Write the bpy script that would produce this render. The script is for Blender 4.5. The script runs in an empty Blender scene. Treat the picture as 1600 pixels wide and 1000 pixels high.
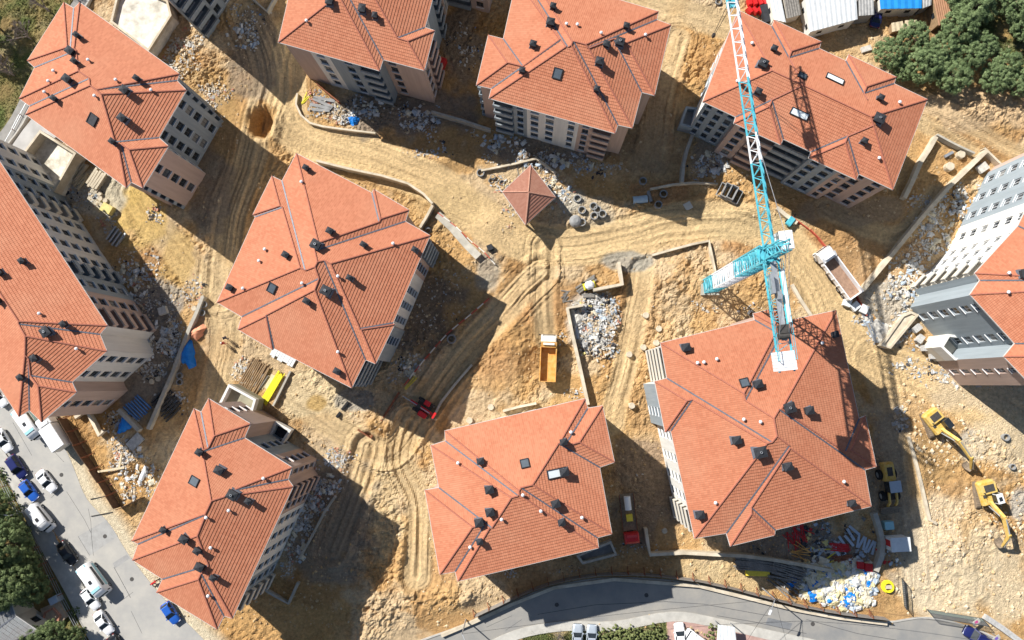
import bpy, bmesh, math, random
import numpy as np
from mathutils import Vector, Matrix, Quaternion

# ------------------------------------------------------------------ camera, sky, sun, exposure
SC = bpy.context.scene
COL = SC.collection
CAM_H, FPX = 110.0, 1100.0                  # metres above the ground, focal length in photo pixels
NADIR = (828.0, 600.0)                      # the point of the photograph straight below the drone
_dn = Vector(((NADIR[0]-800)/FPX, -(NADIR[1]-500)/FPX, -1)).normalized()
CAM_Q = _dn.rotation_difference(Vector((0, 0, -1)))
cam_data = bpy.data.cameras.new('camera')
cam_data.sensor_width = 36.0
cam_data.lens = 36.0*FPX/1600.0
cam_data.clip_start, cam_data.clip_end = 1.0, 3000.0
cam = bpy.data.objects.new('camera', cam_data)
COL.objects.link(cam)
cam.location = (0, 0, CAM_H)
cam.rotation_mode = 'QUATERNION'
cam.rotation_quaternion = CAM_Q
SC.camera = cam

SUN_EL = math.radians(38.5)
SUN_DIR2 = Vector((0.773, -0.634))          # the way shadows fall on the ground
world = bpy.data.worlds.new('World')
SC.world = world
world.use_nodes = True
wn = world.node_tree
sky = wn.nodes.new('ShaderNodeTexSky')
sky.sky_type = 'NISHITA'
sky.sun_disc = False
sky.dust_density = 0.5
sky.ozone_density = 1.6
sky.sun_elevation = SUN_EL
sky.sun_rotation = math.atan2(-SUN_DIR2.x, -SUN_DIR2.y) % (2*math.pi)
wn.links.new(sky.outputs[0], wn.nodes['Background'].inputs[0])
wn.nodes['Background'].inputs[1].default_value = 0.06
sun_data = bpy.data.lights.new('sun', 'SUN')
sun_data.energy = 5.0
sun_data.angle = math.radians(0.5)
sun_data.color = (1.0, 0.965, 0.91)
sun = bpy.data.objects.new('sun', sun_data)
COL.objects.link(sun)
sun.location = (-60, 50, 150)
_sd = Vector((SUN_DIR2.x*math.cos(SUN_EL), SUN_DIR2.y*math.cos(SUN_EL), -math.sin(SUN_EL)))
sun.rotation_euler = _sd.to_track_quat('-Z', 'Y').to_euler()
SC.view_settings.view_transform = 'Standard'
SC.view_settings.look = 'None'
SC.view_settings.exposure = 0.68
SC.view_settings.gamma = 1.0
SC.view_settings.use_curve_mapping = False

RNG = random.Random(7)

def at(px, py, z=0.0):
    """Where the sight line of a photograph pixel meets the level z."""
    d = CAM_Q @ Vector(((px-800)/FPX, -(py-500)/FPX, -1))
    t = (z-CAM_H)/d.z
    return Vector((d.x*t, d.y*t, z))

def px_of(p):
    c = CAM_Q.inverted() @ (Vector(p)-Vector((0, 0, CAM_H)))
    return (800+FPX*c.x/-c.z, 500-FPX*c.y/-c.z)

# ------------------------------------------------------------------ materials
MATS = {}
def nd(nt, kind, **kw):
    n = nt.nodes.new(kind)
    for k, v in kw.items():
        if isinstance(k, str) and k.startswith('i_'):
            n.inputs[k[2:].replace('_', ' ')].default_value = v
        else:
            setattr(n, k, v)
    return n

def mat(name, col, rough=0.8, var=0.12, scale=2.0, bump=0.0, bscale=20.0, metal=0.0, spec=0.3, tint=None, coat=0.0, streak=False):
    if name in MATS:
        return MATS[name]
    m = bpy.data.materials.new(name)
    m.use_nodes = True
    nt = m.node_tree
    b = nt.nodes['Principled BSDF']
    b.inputs['Roughness'].default_value = rough
    b.inputs['Metallic'].default_value = metal
    b.inputs['Specular IOR Level'].default_value = spec
    b.inputs['Coat Weight'].default_value = coat
    tc = nd(nt, 'ShaderNodeTexCoord')
    if var > 0:
        no = nd(nt, 'ShaderNodeTexNoise')
        no.inputs['Scale'].default_value = scale
        no.inputs['Detail'].default_value = 6.0
        no.inputs['Roughness'].default_value = 0.65
        if streak:                          # rain streaks run down the walls
            mp = nd(nt, 'ShaderNodeMapping'); mp.inputs['Scale'].default_value = (3.0, 3.0, 0.22)
            nt.links.new(tc.outputs['Object'], mp.inputs['Vector']); nt.links.new(mp.outputs[0], no.inputs['Vector'])
        else:
            nt.links.new(tc.outputs['Object'], no.inputs['Vector'])
        mx = nd(nt, 'ShaderNodeMix', data_type='RGBA')
        c2 = tint if tint else col
        mx.inputs['A'].default_value = (*[c*(1-var) for c in col], 1)
        mx.inputs['B'].default_value = (*[min(1, c*(1+var)) for c in c2], 1)
        rp = nd(nt, 'ShaderNodeMapRange')
        rp.inputs['From Min'].default_value = 0.3
        rp.inputs['From Max'].default_value = 0.7
        nt.links.new(no.outputs['Fac'], rp.inputs['Value'])
        nt.links.new(rp.outputs['Result'], mx.inputs['Factor'])
        nt.links.new(mx.outputs['Result'], b.inputs['Base Color'])
    else:
        b.inputs['Base Color'].default_value = (*col, 1)
    if bump > 0:
        n2 = nd(nt, 'ShaderNodeTexNoise')
        n2.inputs['Scale'].default_value = bscale
        n2.inputs['Detail'].default_value = 4.0
        nt.links.new(tc.outputs['Object'], n2.inputs['Vector'])
        bp = nd(nt, 'ShaderNodeBump')
        bp.inputs['Strength'].default_value = bump
        bp.inputs['Distance'].default_value = 0.05
        nt.links.new(n2.outputs['Fac'], bp.inputs['Height'])
        nt.links.new(bp.outputs['Normal'], b.inputs['Normal'])
    MATS[name] = m
    return m

PAL = {
    'pink': mat('render_pink', (0.47, 0.35, 0.29), 0.9, 0.11, 0.6, streak=True),
    'white': mat('render_white', (0.66, 0.645, 0.60), 0.9, 0.11, 0.5, streak=True),
    'grey': mat('render_grey', (0.27, 0.31, 0.335), 0.9, 0.13, 0.6, streak=True),
    'cream': mat('render_cream', (0.62, 0.57, 0.48), 0.9, 0.06, 0.6),
    'concrete': mat('raw_concrete', (0.40, 0.37, 0.31), 0.95, 0.22, 0.9, 0.3, 12),
    'pale_concrete': mat('pale_concrete', (0.50, 0.42, 0.30), 0.95, 0.2, 0.6, 0.3, 10, tint=(0.56, 0.49, 0.38)),
    'grey_concrete': mat('grey_concrete', (0.27, 0.27, 0.265), 0.95, 0.2, 1.5, 0.3, 15),
    'glass': mat('window_glass', (0.022, 0.028, 0.034), 0.12, 0.3, 1.0, spec=0.5),
    'frame_dark': mat('window_frame_dark', (0.05, 0.055, 0.06), 0.5, 0.05),
    'frame_white': mat('window_frame_white', (0.7, 0.7, 0.7), 0.5, 0.05),
    'charcoal': mat('chimney_charcoal', (0.028, 0.030, 0.035), 0.75, 0.3, 3),
    'lead': mat('valley_zinc', (0.13, 0.14, 0.165), 0.5, 0.25, 2, metal=0.2),
    'fascia': mat('eave_fascia', (0.55, 0.53, 0.50), 0.7, 0.1),
    'metal': mat('galvanised', (0.42, 0.44, 0.46), 0.45, 0.15, 3, metal=0.5),
    'tyre': mat('tyre_rubber', (0.018, 0.018, 0.02), 0.9, 0.2, 5),
    'cyan': mat('crane_cyan', (0.05, 0.38, 0.48), 0.5, 0.15, 2, tint=(0.12, 0.46, 0.54)),
    'crane_white': mat('crane_white', (0.72, 0.73, 0.74), 0.5, 0.08, 2),
    'yellow': mat('machine_yellow', (0.68, 0.40, 0.03), 0.55, 0.12, 2.5, tint=(0.60, 0.46, 0.20)),
    'dusty_dark': mat('dusty_dark_steel', (0.06, 0.055, 0.05), 0.8, 0.3, 3),
    'track': mat('track_steel', (0.22, 0.17, 0.12), 0.9, 0.35, 4),
    'orange': mat('tipper_orange', (0.62, 0.25, 0.03), 0.7, 0.15, 1.5, tint=(0.60, 0.36, 0.13)),
    'red': mat('paint_red', (0.55, 0.02, 0.02), 0.4, 0.1, 2, coat=0.3),
    'paint_white': mat('paint_white', (0.78, 0.78, 0.78), 0.35, 0.04, 2, coat=0.4),
    'dust_white': mat('dusty_white', (0.70, 0.66, 0.58), 0.6, 0.15, 2),
    'blue': mat('paint_blue', (0.02, 0.10, 0.42), 0.35, 0.08, 2, coat=0.5),
    'navy': mat('paint_navy', (0.015, 0.02, 0.10), 0.35, 0.1, 2, coat=0.5),
    'black': mat('paint_black', (0.012, 0.013, 0.016), 0.35, 0.1, 2, coat=0.5),
    'silver': mat('paint_silver', (0.45, 0.50, 0.55), 0.35, 0.06, 2, metal=0.3, coat=0.4),
    'ltblue': mat('paint_light_blue', (0.30, 0.55, 0.60), 0.4, 0.08, 2, coat=0.3),
    'lamp': mat('headlamp', (0.75, 0.76, 0.78), 0.15, 0.05),
    'tail': mat('tail_lamp', (0.35, 0.01, 0.01), 0.3, 0.1),
    'tarp_blue': mat('tarp_blue', (0.01, 0.19, 0.60), 0.5, 0.2, 1.0, 0.6, 3),
    'tarp_yellow': mat('sheet_yellow', (0.72, 0.56, 0.06), 0.6, 0.15, 2),
    'lemon': mat('lemon_beams', (0.80, 0.70, 0.03), 0.5, 0.12, 3),
    'timber': mat('timber', (0.30, 0.20, 0.11), 0.9, 0.35, 3),
    'old_timber': mat('old_timber', (0.20, 0.185, 0.165), 0.9, 0.35, 3),
    'pale_timber': mat('pale_timber', (0.58, 0.48, 0.32), 0.9, 0.2, 3),
    'rust': mat('rusty_steel', (0.24, 0.09, 0.045), 0.9, 0.35, 4),
    'hoarding': mat('hoarding_brown', (0.11, 0.065, 0.042), 0.8, 0.3, 2),
    'barrier_red': mat('barrier_red', (0.48, 0.10, 0.06), 0.7, 0.25, 3),
    'paper_white': mat('scrap_white', (0.54, 0.51, 0.45), 0.8, 0.28, 2),
    'scrap_grey': mat('scrap_grey', (0.42, 0.41, 0.39), 0.9, 0.3, 3),
    'scrap_blue': mat('scrap_blue', (0.36, 0.42, 0.48), 0.7, 0.2, 3),
    'scrap_deep': mat('scrap_deep_blue', (0.10, 0.22, 0.45), 0.6, 0.2, 3),
    'scrap_tan': mat('scrap_tan', (0.52, 0.40, 0.26), 0.9, 0.3, 3),
    'scrap_pink': mat('scrap_brick', (0.50, 0.24, 0.16), 0.9, 0.3, 3),
    'scrap_dark': mat('scrap_dark', (0.05, 0.05, 0.055), 0.8, 0.3, 3),
    'scrap_yellow': mat('scrap_straw', (0.62, 0.52, 0.20), 0.8, 0.2, 3),
    'brown_sheet': mat('brown_sheet', (0.33, 0.17, 0.09), 0.6, 0.2, 1.2),
    'grey_sheet': mat('grey_sheet', (0.36, 0.355, 0.34), 0.8, 0.3, 0.9),
    'white_sheet': mat('white_sheet', (0.66, 0.68, 0.68), 0.6, 0.12, 0.9),
    'skin': mat('skin', (0.45, 0.28, 0.2), 0.6, 0.05),
}

# ------------------------------------------------------------------ mesh helpers
class MB:
    """Collects shapes; build() links them as one mesh object."""
    def __init__(s):
        s.v, s.f, s.m, s.mi = [], [], [], 0
    def use(s, i):
        s.mi = i
        return s
    def poly(s, pts):
        n = len(s.v)
        s.v.extend([tuple(p) for p in pts])
        s.f.append(tuple(range(n, n+len(pts))))
        s.m.append(s.mi)
    def hexa(s, b, t):
        """b, t: lower and upper rings of equal length, anticlockwise seen from above."""
        n, k = len(s.v), len(b)
        s.v.extend([tuple(p) for p in b]); s.v.extend([tuple(p) for p in t])
        s.f.append(tuple(range(n+k-1, n-1, -1))); s.m.append(s.mi)
        s.f.append(tuple(range(n+k, n+2*k))); s.m.append(s.mi)
        for i in range(k):
            j = (i+1) % k
            s.f.append((n+i, n+j, n+k+j, n+k+i)); s.m.append(s.mi)
    def box(s, c, d, M=None, taper=0.0, rz=0.0):
        x, y, z = d[0]/2, d[1]/2, d[2]/2
        tx, ty = x*(1-taper), y*(1-taper)
        R = Matrix.Rotation(rz, 3, 'Z')
        C = Vector(c)
        b = [C+R@Vector(p) for p in ((-x, -y, -z), (x, -y, -z), (x, y, -z), (-x, y, -z))]
        t = [C+R@Vector(p) for p in ((-tx, -ty, z), (tx, -ty, z), (tx, ty, z), (-tx, ty, z))]
        if M is not None:
            b = [M@p for p in b]; t = [M@p for p in t]
        s.hexa(b, t)
    def bar(s, a, b, w, h=None, up=(0, 0, 1)):
        a, b = Vector(a), Vector(b)
        h = h or w
        d = (b-a).normalized()
        u = Vector(up)
        if abs(d.dot(u)) > 0.95:
            u = Vector((1, 0, 0))
        r = d.cross(u).normalized()*w/2
        u = r.cross(d).normalized()*h/2
        s.hexa([a-r-u, a+r-u, b+r-u, b-r-u], [a-r+u, a+r+u, b+r+u, b-r+u])
    def cyl(s, a, b, r, r2=None, n=10):
        a, b = Vector(a), Vector(b)
        r2 = r if r2 is None else r2
        d = (b-a).normalized()
        u = Vector((1, 0, 0)) if abs(d.x) < 0.8 else Vector((0, 1, 0))
        x = d.cross(u).normalized(); y = d.cross(x)
        ring = lambda c, q: [c+(x*math.cos(2*math.pi*i/n)+y*math.sin(2*math.pi*i/n))*q for i in range(n)]
        s.hexa(ring(a, r), ring(b, r2))
    def ring(s, c, ro, ri, h, n=16, M=None):
        c = Vector(c)
        T = (lambda p: M@p) if M is not None else (lambda p: p)
        P = lambda r, z, i: T(c+Vector((r*math.cos(2*math.pi*i/n), r*math.sin(2*math.pi*i/n), z)))
        for i in range(n):
            j = (i+1) % n
            s.poly([P(ro, 0, i), P(ro, 0, j), P(ro, h, j), P(ro, h, i)])
            s.poly([P(ro, h, i), P(ro, h, j), P(ri, h, j), P(ri, h, i)])
            s.poly([P(ri, h, i), P(ri, h, j), P(ri, 0, j), P(ri, 0, i)])
            s.poly([P(ri, 0, i), P(ri, 0, j), P(ro, 0, j), P(ro, 0, i)])
    def loft(s, rings, cap=True):
        n, k = len(s.v), len(rings[0])
        for r in rings:
            s.v.extend([tuple(p) for p in r])
        for a in range(len(rings)-1):
            for i in range(k):
                j = (i+1) % k
                s.f.append((n+a*k+i, n+a*k+j, n+(a+1)*k+j, n+(a+1)*k+i)); s.m.append(s.mi)
        if cap:
            s.f.append(tuple(range(n+k-1, n-1, -1))); s.m.append(s.mi)
            s.f.append(tuple(range(n+(len(rings)-1)*k, n+len(rings)*k))); s.m.append(s.mi)
    def mesh(s, name, mats, org=None, smooth=False):
        me = bpy.data.meshes.new(name)
        v = s.v
        if org is not None:
            v = [(p[0]-org[0], p[1]-org[1], p[2]-org[2]) for p in v]
        me.from_pydata(v, [], s.f)
        for m in (mats if isinstance(mats, (list, tuple)) else [mats]):
            me.materials.append(m)
        me.polygons.foreach_set('material_index', s.m)
        if smooth:
            me.polygons.foreach_set('use_smooth', [True]*len(s.f))
        me.update()
        return me
    def build(s, name, mats, parent=None, org=None, smooth=False, bevel=0.0):
        me = s.mesh(name, mats, org, smooth)
        if bevel > 0:
            soften(me, bevel)
        return link(name, me, parent)

def soften(me, w, seg=2):
    bm = bmesh.new(); bm.from_mesh(me)
    bmesh.ops.remove_doubles(bm, verts=bm.verts, dist=1e-4)
    es = [e for e in bm.edges if len(e.link_faces) == 2 and e.calc_face_angle() > 0.5]
    bmesh.ops.bevel(bm, geom=es, offset=w, segments=seg, affect='EDGES', clamp_overlap=True)
    bm.to_mesh(me); bm.free()

def link(name, me, parent=None, loc=None, rz=None):
    o = bpy.data.objects.new(name, me)
    COL.objects.link(o)
    if parent is not None:
        o.parent = parent
    if loc is not None:
        o.location = loc
    if rz is not None:
        o.rotation_euler = (0, 0, rz)
    return o

def tag(o, label, cat, group=None):
    o['label'] = label; o['category'] = cat
    if group:
        o['group'] = group
    return o
def struct(o):
    o['kind'] = 'structure'; return o
def stuff(o, label, cat):
    o['kind'] = 'stuff'; o['label'] = label; o['category'] = cat; return o
def thing(name, label, cat, loc=(0, 0, 0), rz=0.0, group=None):
    return tag(link(name, None, None, loc, rz), label, cat, group)
def copy_tree(o, parent=None):
    c = o.copy(); COL.objects.link(c); c.parent = parent
    for ch in list(o.children):
        copy_tree(ch, c)
    return c

# ------------------------------------------------------------------ ground
_tab = np.random.RandomState(11).rand(256, 256)
def vnoise(x, y, f, seed=0):
    x = x*f+seed*17.31; y = y*f+seed*9.73
    xi, yi = np.floor(x).astype(int), np.floor(y).astype(int)
    u, v = x-xi, y-yi
    u = u*u*(3-2*u); v = v*v*(3-2*v)
    g = lambda a, b: _tab[a & 255, b & 255]
    return (g(xi, yi)*(1-u)+g(xi+1, yi)*u)*(1-v)+(g(xi, yi+1)*(1-u)+g(xi+1, yi+1)*u)*v
def fbm(x, y, f, oct=4, seed=0, gain=0.5):
    r, a, t = 0, 1.0, 0
    for i in range(oct):
        r = r+a*vnoise(x, y, f*2**i, seed+i); t += a; a *= gain
    return r/t
def inpoly(X, Y, pts):
    r = np.zeros(X.shape, bool)
    n = len(pts)
    for i in range(n):
        x0, y0 = pts[i][0], pts[i][1]; x1, y1 = pts[(i+1) % n][0], pts[(i+1) % n][1]
        if y0 == y1:
            continue
        c = ((Y < y0) != (Y < y1)) & (X < (x1-x0)*(Y-y0)/(y1-y0)+x0)
        r ^= c
    return r
def polydist(X, Y, pts):
    """signed distance to a polyline, and the run along it"""
    best = np.full(X.shape, 1e9); sg = np.zeros(X.shape); al = np.zeros(X.shape)
    run = 0.0
    for a, b in zip(pts[:-1], pts[1:]):
        dx, dy = b[0]-a[0], b[1]-a[1]
        L = math.hypot(dx, dy)
        t = np.clip(((X-a[0])*dx+(Y-a[1])*dy)/L**2, 0, 1)
        ex, ey = X-a[0]-t*dx, Y-a[1]-t*dy
        d = np.hypot(ex, ey)
        m = d < best
        best = np.where(m, d, best)
        sg = np.where(m, np.sign(dx*ey-dy*ex), sg)
        al = np.where(m, run+t*L, al)
        run += L
    return best, sg, al
def smooth_line(pts, n=6):
    out = []
    P = [pts[0]]+list(pts)+[pts[-1]]
    for i in range(1, len(P)-2):
        p0, p1, p2, p3 = [np.array(q[:2], float) for q in P[i-1:i+3]]
        for k in range(n):
            t = k/n
            out.append(0.5*((2*p1)+(-p0+p2)*t+(2*p0-5*p1+4*p2-p3)*t*t+(-p0+3*p1-3*p2+p3)*t**3))
    out.append(np.array(P[-1][:2], float))
    return [tuple(q) for q in out]
def W(pts, z=0.0):
    return [at(p[0], p[1], z) for p in pts]

# paved areas, in photograph pixels on the ground
STREET_W = smooth_line([(-70, 520), (0, 612), (62, 652), (99, 697), (117, 736), (136, 780), (172, 820), (202, 868), (260, 940), (330, 1012), (400, 1100)], 4)
STREET_W2 = smooth_line([(300, 1110), (215, 1045), (176, 985), (140, 930), (97, 850), (56, 790), (28, 742), (6, 702), (-60, 620)], 4)
WALK_W = smooth_line([(-60, 625), (5, 704), (27, 744), (55, 792), (96, 852), (139, 932), (175, 987), (213, 1047), (298, 1112)], 4)
WALK_W2 = smooth_line([(255, 1110), (180, 1060), (140, 1000), (105, 930), (58, 846), (36, 802), (15, 757), (-4, 730), (-70, 650)], 4)
STREET_S = smooth_line([(560, 1050), (640, 1008), (720, 978), (800, 941), (866, 916), (960, 903), (1090, 913), (1240, 950), (1310, 963), (1382, 972), (1450, 965), (1530, 985), (1620, 1030)], 4)
STREET_S2 = smooth_line([(1500, 1080), (1400, 1040), (1290, 1005), (1200, 985), (1120, 968), (1050, 957), (960, 972), (880, 972), (810, 985), (740, 1020), (660, 1075)], 4)
PATH_NW = smooth_line([(170, -60), (120, 20), (60, 130), (30, 190), (-6, 240), (-60, 330)], 3)
LANE_NW = [(140, 120), (60, 180), (40, 205), (0, 262), (-80, 400), (-60, 410), (25, 290), (70, 235), (120, 190)]
st_w = W(STREET_W+STREET_W2)
wk_w = W(WALK_W+WALK_W2)
st_s = W(STREET_S+STREET_S2)

fine_x = np.arange(-100, 96, 0.22); fine_y = np.arange(-56, 80, 0.22)
xs = np.concatenate([[-1500, -800, -400, -220, -150, -115], fine_x, [105, 130, 200, 400, 800, 1500]])
ys = np.concatenate([[-1500, -800, -400, -200, -110, -70], fine_y, [90, 110, 160, 300, 700, 1500]])
GX, GY = np.meshgrid(xs, ys, indexing='ij')
GZ = (fbm(GX, GY, 0.07, 3, 1)-0.5)*0.8

TRACKS = [  # centre line (px), half width (m), rut depth (m)
    ([(455, 60), (448, 130), (452, 195), (500, 228), (580, 246), (680, 288), (740, 332), (800, 368), (870, 385), (960, 372), (1060, 350), (1150, 345), (1215, 372), (1272, 432), (1312, 512), (1380, 560), (1450, 592), (1540, 640), (1620, 700)], 3.2, 0.10),
    ([(852, 385), (848, 450), (852, 530)], 1.6, 0.10),
    ([(846, 425), (790, 480), (720, 560), (660, 640), (612, 706), (560, 690), (500, 652), (430, 600)], 2.2, 0.17),
    ([(1005, 425), (988, 520), (968, 600), (958, 660)], 1.9, 0.10),
    ([(640, 660), (628, 720), (655, 790), (652, 900)], 2.0, 0.2),
    ([(575, 700), (560, 760), (520, 860)], 1.7, 0.2),
    ([(205, 300), (250, 360), (300, 420), (340, 470), (352, 540), (330, 640)], 2.5, 0.10),
    ([(385, 20), (420, 120), (390, 250), (362, 340), (345, 460)], 2.4, 0.15),
    ([(1440, 165), (1520, 202), (1640, 262)], 1.2, 0.12),
    ([(1400, 175), (1500, 225), (1620, 300)], 1.2, 0.12),
    ([(1370, 560), (1400, 680), (1420, 800), (1432, 930)], 2.3, 0.07),
    ([(960, -20), (1080, 25), (1180, 55)], 2.4, 0.06),
    ([(1060, 60), (1040, 130), (1020, 250)], 1.8, 0.14),
    ([(1290, 330), (1400, 370), (1460, 300)], 1.5, 0.08),
]
MOUNDS = [  # px, py, rx, ry (m), height (m), roughness
    (1150, 440, 8, 5, 1.5, 1.6), (1050, 455, 6, 4.5, 1.1, 1.5), (1090, 420, 5, 3, 0.6, 1.5), (808, 530, 4.0, 6.5, 1.5, 1.7), (760, 600, 5, 3.5, 0.9, 1.4),
    (700, 250, 4, 2, 0.7, 1.2), (890, 335, 6, 3.2, 0.6, 1.2), (560, 890, 6, 6, 0.5, 1.1), (720, 930, 8, 2.4, 1.0, 1.8), (600, 950, 5, 4, 0.7, 1.2),
    (1075, 110, 6, 9, 1.0, 1.6), (310, 110, 7, 6, 0.5, 1.2), (1480, 860, 7, 5, 0.8, 1.2), (1560, 700, 6, 6, 0.7, 1.0), (1330, 370, 6, 4, 0.4, 1.0),
    (1515, 175, 9, 3, 0.9, 1.4), (1180, 870, 6, 3, 0.5, 1.5), (1400, 470, 5, 5, 0.6, 1.2), (430, 190, 4, 4, 0.8, 1.8), (765, 350, 4, 2, 0.5, 1.2),
    (640, 240, 4, 2, 0.4, 1), (750, 400, 4, 3, 0.5, 1.2), (1040, 330, 5, 1.5, 0.6, 1.4), (200, 740, 5, 5, 0.6, 1.5), (590, 655, 3, 2.2, 0.8, 1.6), (1170, 330, 4, 1.6, .5, 1.2),
]
rough = 0.34+1.0*np.clip(fbm(GX, GY, 0.09, 3, 5)*2.2-0.75, 0, 1)
for px, py, rx, ry, h, ro in MOUNDS:
    c = at(px, py)
    q = ((GX-c.x)/rx)**2+((GY-c.y)/ry)**2
    q = q*(0.75+0.5*fbm(GX, GY, 0.25, 3, 3))
    e = np.exp(-q*1.4)
    GZ += h*e
    rough = np.maximum(rough, ro*e*1.2)
lane_tone = np.zeros_like(GX); track_mask = np.zeros_like(GX); rut = np.zeros_like(GX)
warp = (fbm(GX, GY, 0.12, 3, 8)-0.5)*1.0
for k, (pts, hw, dep) in enumerate(TRACKS):
    L = smooth_line(W(pts), 5)
    d, sg, al = polydist(GX, GY, L)
    sd = d*sg+warp*0.8
    m = np.clip((hw+0.5-np.abs(sd))/1.0, 0, 1); m = m*m*(3-2*m)
    track_mask = np.maximum(track_mask, m)
    if k == 0:
        haul = m.copy()
    lane = vnoise(sd*1.0+k*7, al*0.045, 1.7, 20+k)*0.65+vnoise(sd*1.0, al*0.03, 3.4, 40+k)*0.35
    wide = np.clip((hw+2.8-np.abs(sd))/2.0, 0, 1)
    lane_tone += m*(lane-0.5)*2
    rut += wide*((lane-0.5)*dep*3.9-np.clip(0.12-np.abs(vnoise(sd*1.0+k*3, al*0.03, 1.1, 45+k)-0.5), 0, 1)*dep*9*np.clip(fbm(al, sd, 0.12, 2, 48+k)*2-0.5, 0, 1))
    GZ += 0.30*dep/0.13*np.exp(-((np.abs(sd)-hw-0.7)/0.55)**2)*np.clip(fbm(al, sg*3, 0.35, 2, 60+k)*2-0.55, 0, 1)
    GZ -= m*0.12
rough *= (1-0.82*track_mask)
clod = fbm(GX, GY, 0.36, 4, 30, 0.72)
ridge = 1-np.abs(2*fbm(GX, GY, 0.5, 3, 33)-1)
_jit = np.random.RandomState(5).rand(*GX.shape)
fine = np.clip(fbm(GX, GY, 0.13, 3, 58)*3-0.8, 0.15, 1.35)
GZ += rut
GZ += rough*((clod-0.5)*0.75+(ridge-0.8)*0.25+(vnoise(GX, GY, 1.4, 50)-0.5)*0.26*fine+(vnoise(GX, GY, 2.6, 53)-0.5)*0.34*fine+(_jit-0.5)*0.11*fine)+(_jit-0.5)*0.025+(vnoise(GX, GY, 2.1, 56)-0.5)*0.06
# the dug pit by the service road
c = at(411, 193)
q = (((GX-c.x)/1.6)**2+((GY-c.y)/2.4)**2)*(0.45+1.1*fbm(GX, GY, 0.45, 4, 66))
GZ += 0.4*np.exp(-((np.sqrt(q)-1.5)/0.4)**2)*fbm(GX, GY, 0.5, 3, 64)*1.6-2.6*np.exp(-q**3)
c = at(1160, 30)
FAR = (GX < fine_x[0]) | (GX > fine_x[-1]) | (GY < fine_y[0]) | (GY > fine_y[-1])
GZ = np.where(FAR, 0.0, GZ)
flat_mask = np.zeros(GX.shape, bool)
for poly in (st_w, wk_w, st_s):
    flat_mask |= inpoly(GX, GY, poly)
soft = np.zeros_like(GX); edge = np.full(GX.shape, 1e9)
for line, sgn in ((STREET_W, 1), (STREET_S, 1), (STREET_S2, 1), (WALK_W2, 1)):
    d, _, _ = polydist(GX, GY, W(line))
    soft = np.maximum(soft, np.clip(1.5-d/2.2, 0, 1)); edge = np.minimum(edge, d)
GZ = GZ*(1-soft)-0.03*(soft > 0.99)
flat_mask &= edge > 0.5
GZ = np.where(flat_mask, -0.35, GZ)

# soil colours (what the soil is, plus shade painted in by the dark grey PATCH entries)
def lerp(a, b, t):
    return a+(np.array(b)-a)*t[..., None]
colr = np.zeros(GX.shape+(3,))+np.array((0.505, 0.318, 0.142))
colr = lerp(colr, (0.425, 0.245, 0.092), np.clip(fbm(GX, GY, 0.05, 4, 70)*3-1.2, 0, 1))
colr = lerp(colr, (0.585, 0.44, 0.265), np.clip(fbm(GX, GY, 0.08, 4, 75)*3.2-1.6, 0, 1)*0.8)
colr = lerp(colr, (0.36, 0.195, 0.09), np.clip(fbm(GX, GY, 0.11, 3, 79)*3.4-1.95, 0, 1)*0.7)
tn = np.clip(fbm(GX, GY, 0.3, 3, 82)*1.6-0.3, 0, 1)
damp = np.clip((fbm(GX, GY, 0.17, 5, 84, 0.6)-0.52)*9, 0, 1)
colr = lerp(colr, (0.335, 0.19, 0.08), damp*0.55)
colr = lerp(colr, (0.55, 0.43, 0.275), np.clip((fbm(GX, GY, 0.14, 5, 87, 0.6)-0.55)*9, 0, 1)*0.7)
colr = lerp(colr, (0.53, 0.39, 0.215), track_mask*(0.62+0.33*tn))
colr = lerp(colr, (0.60, 0.43, 0.225), haul*(0.72+0.25*tn))
colr = colr*(1+np.clip(lane_tone, -1, 1)*0.22)[..., None]
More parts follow.
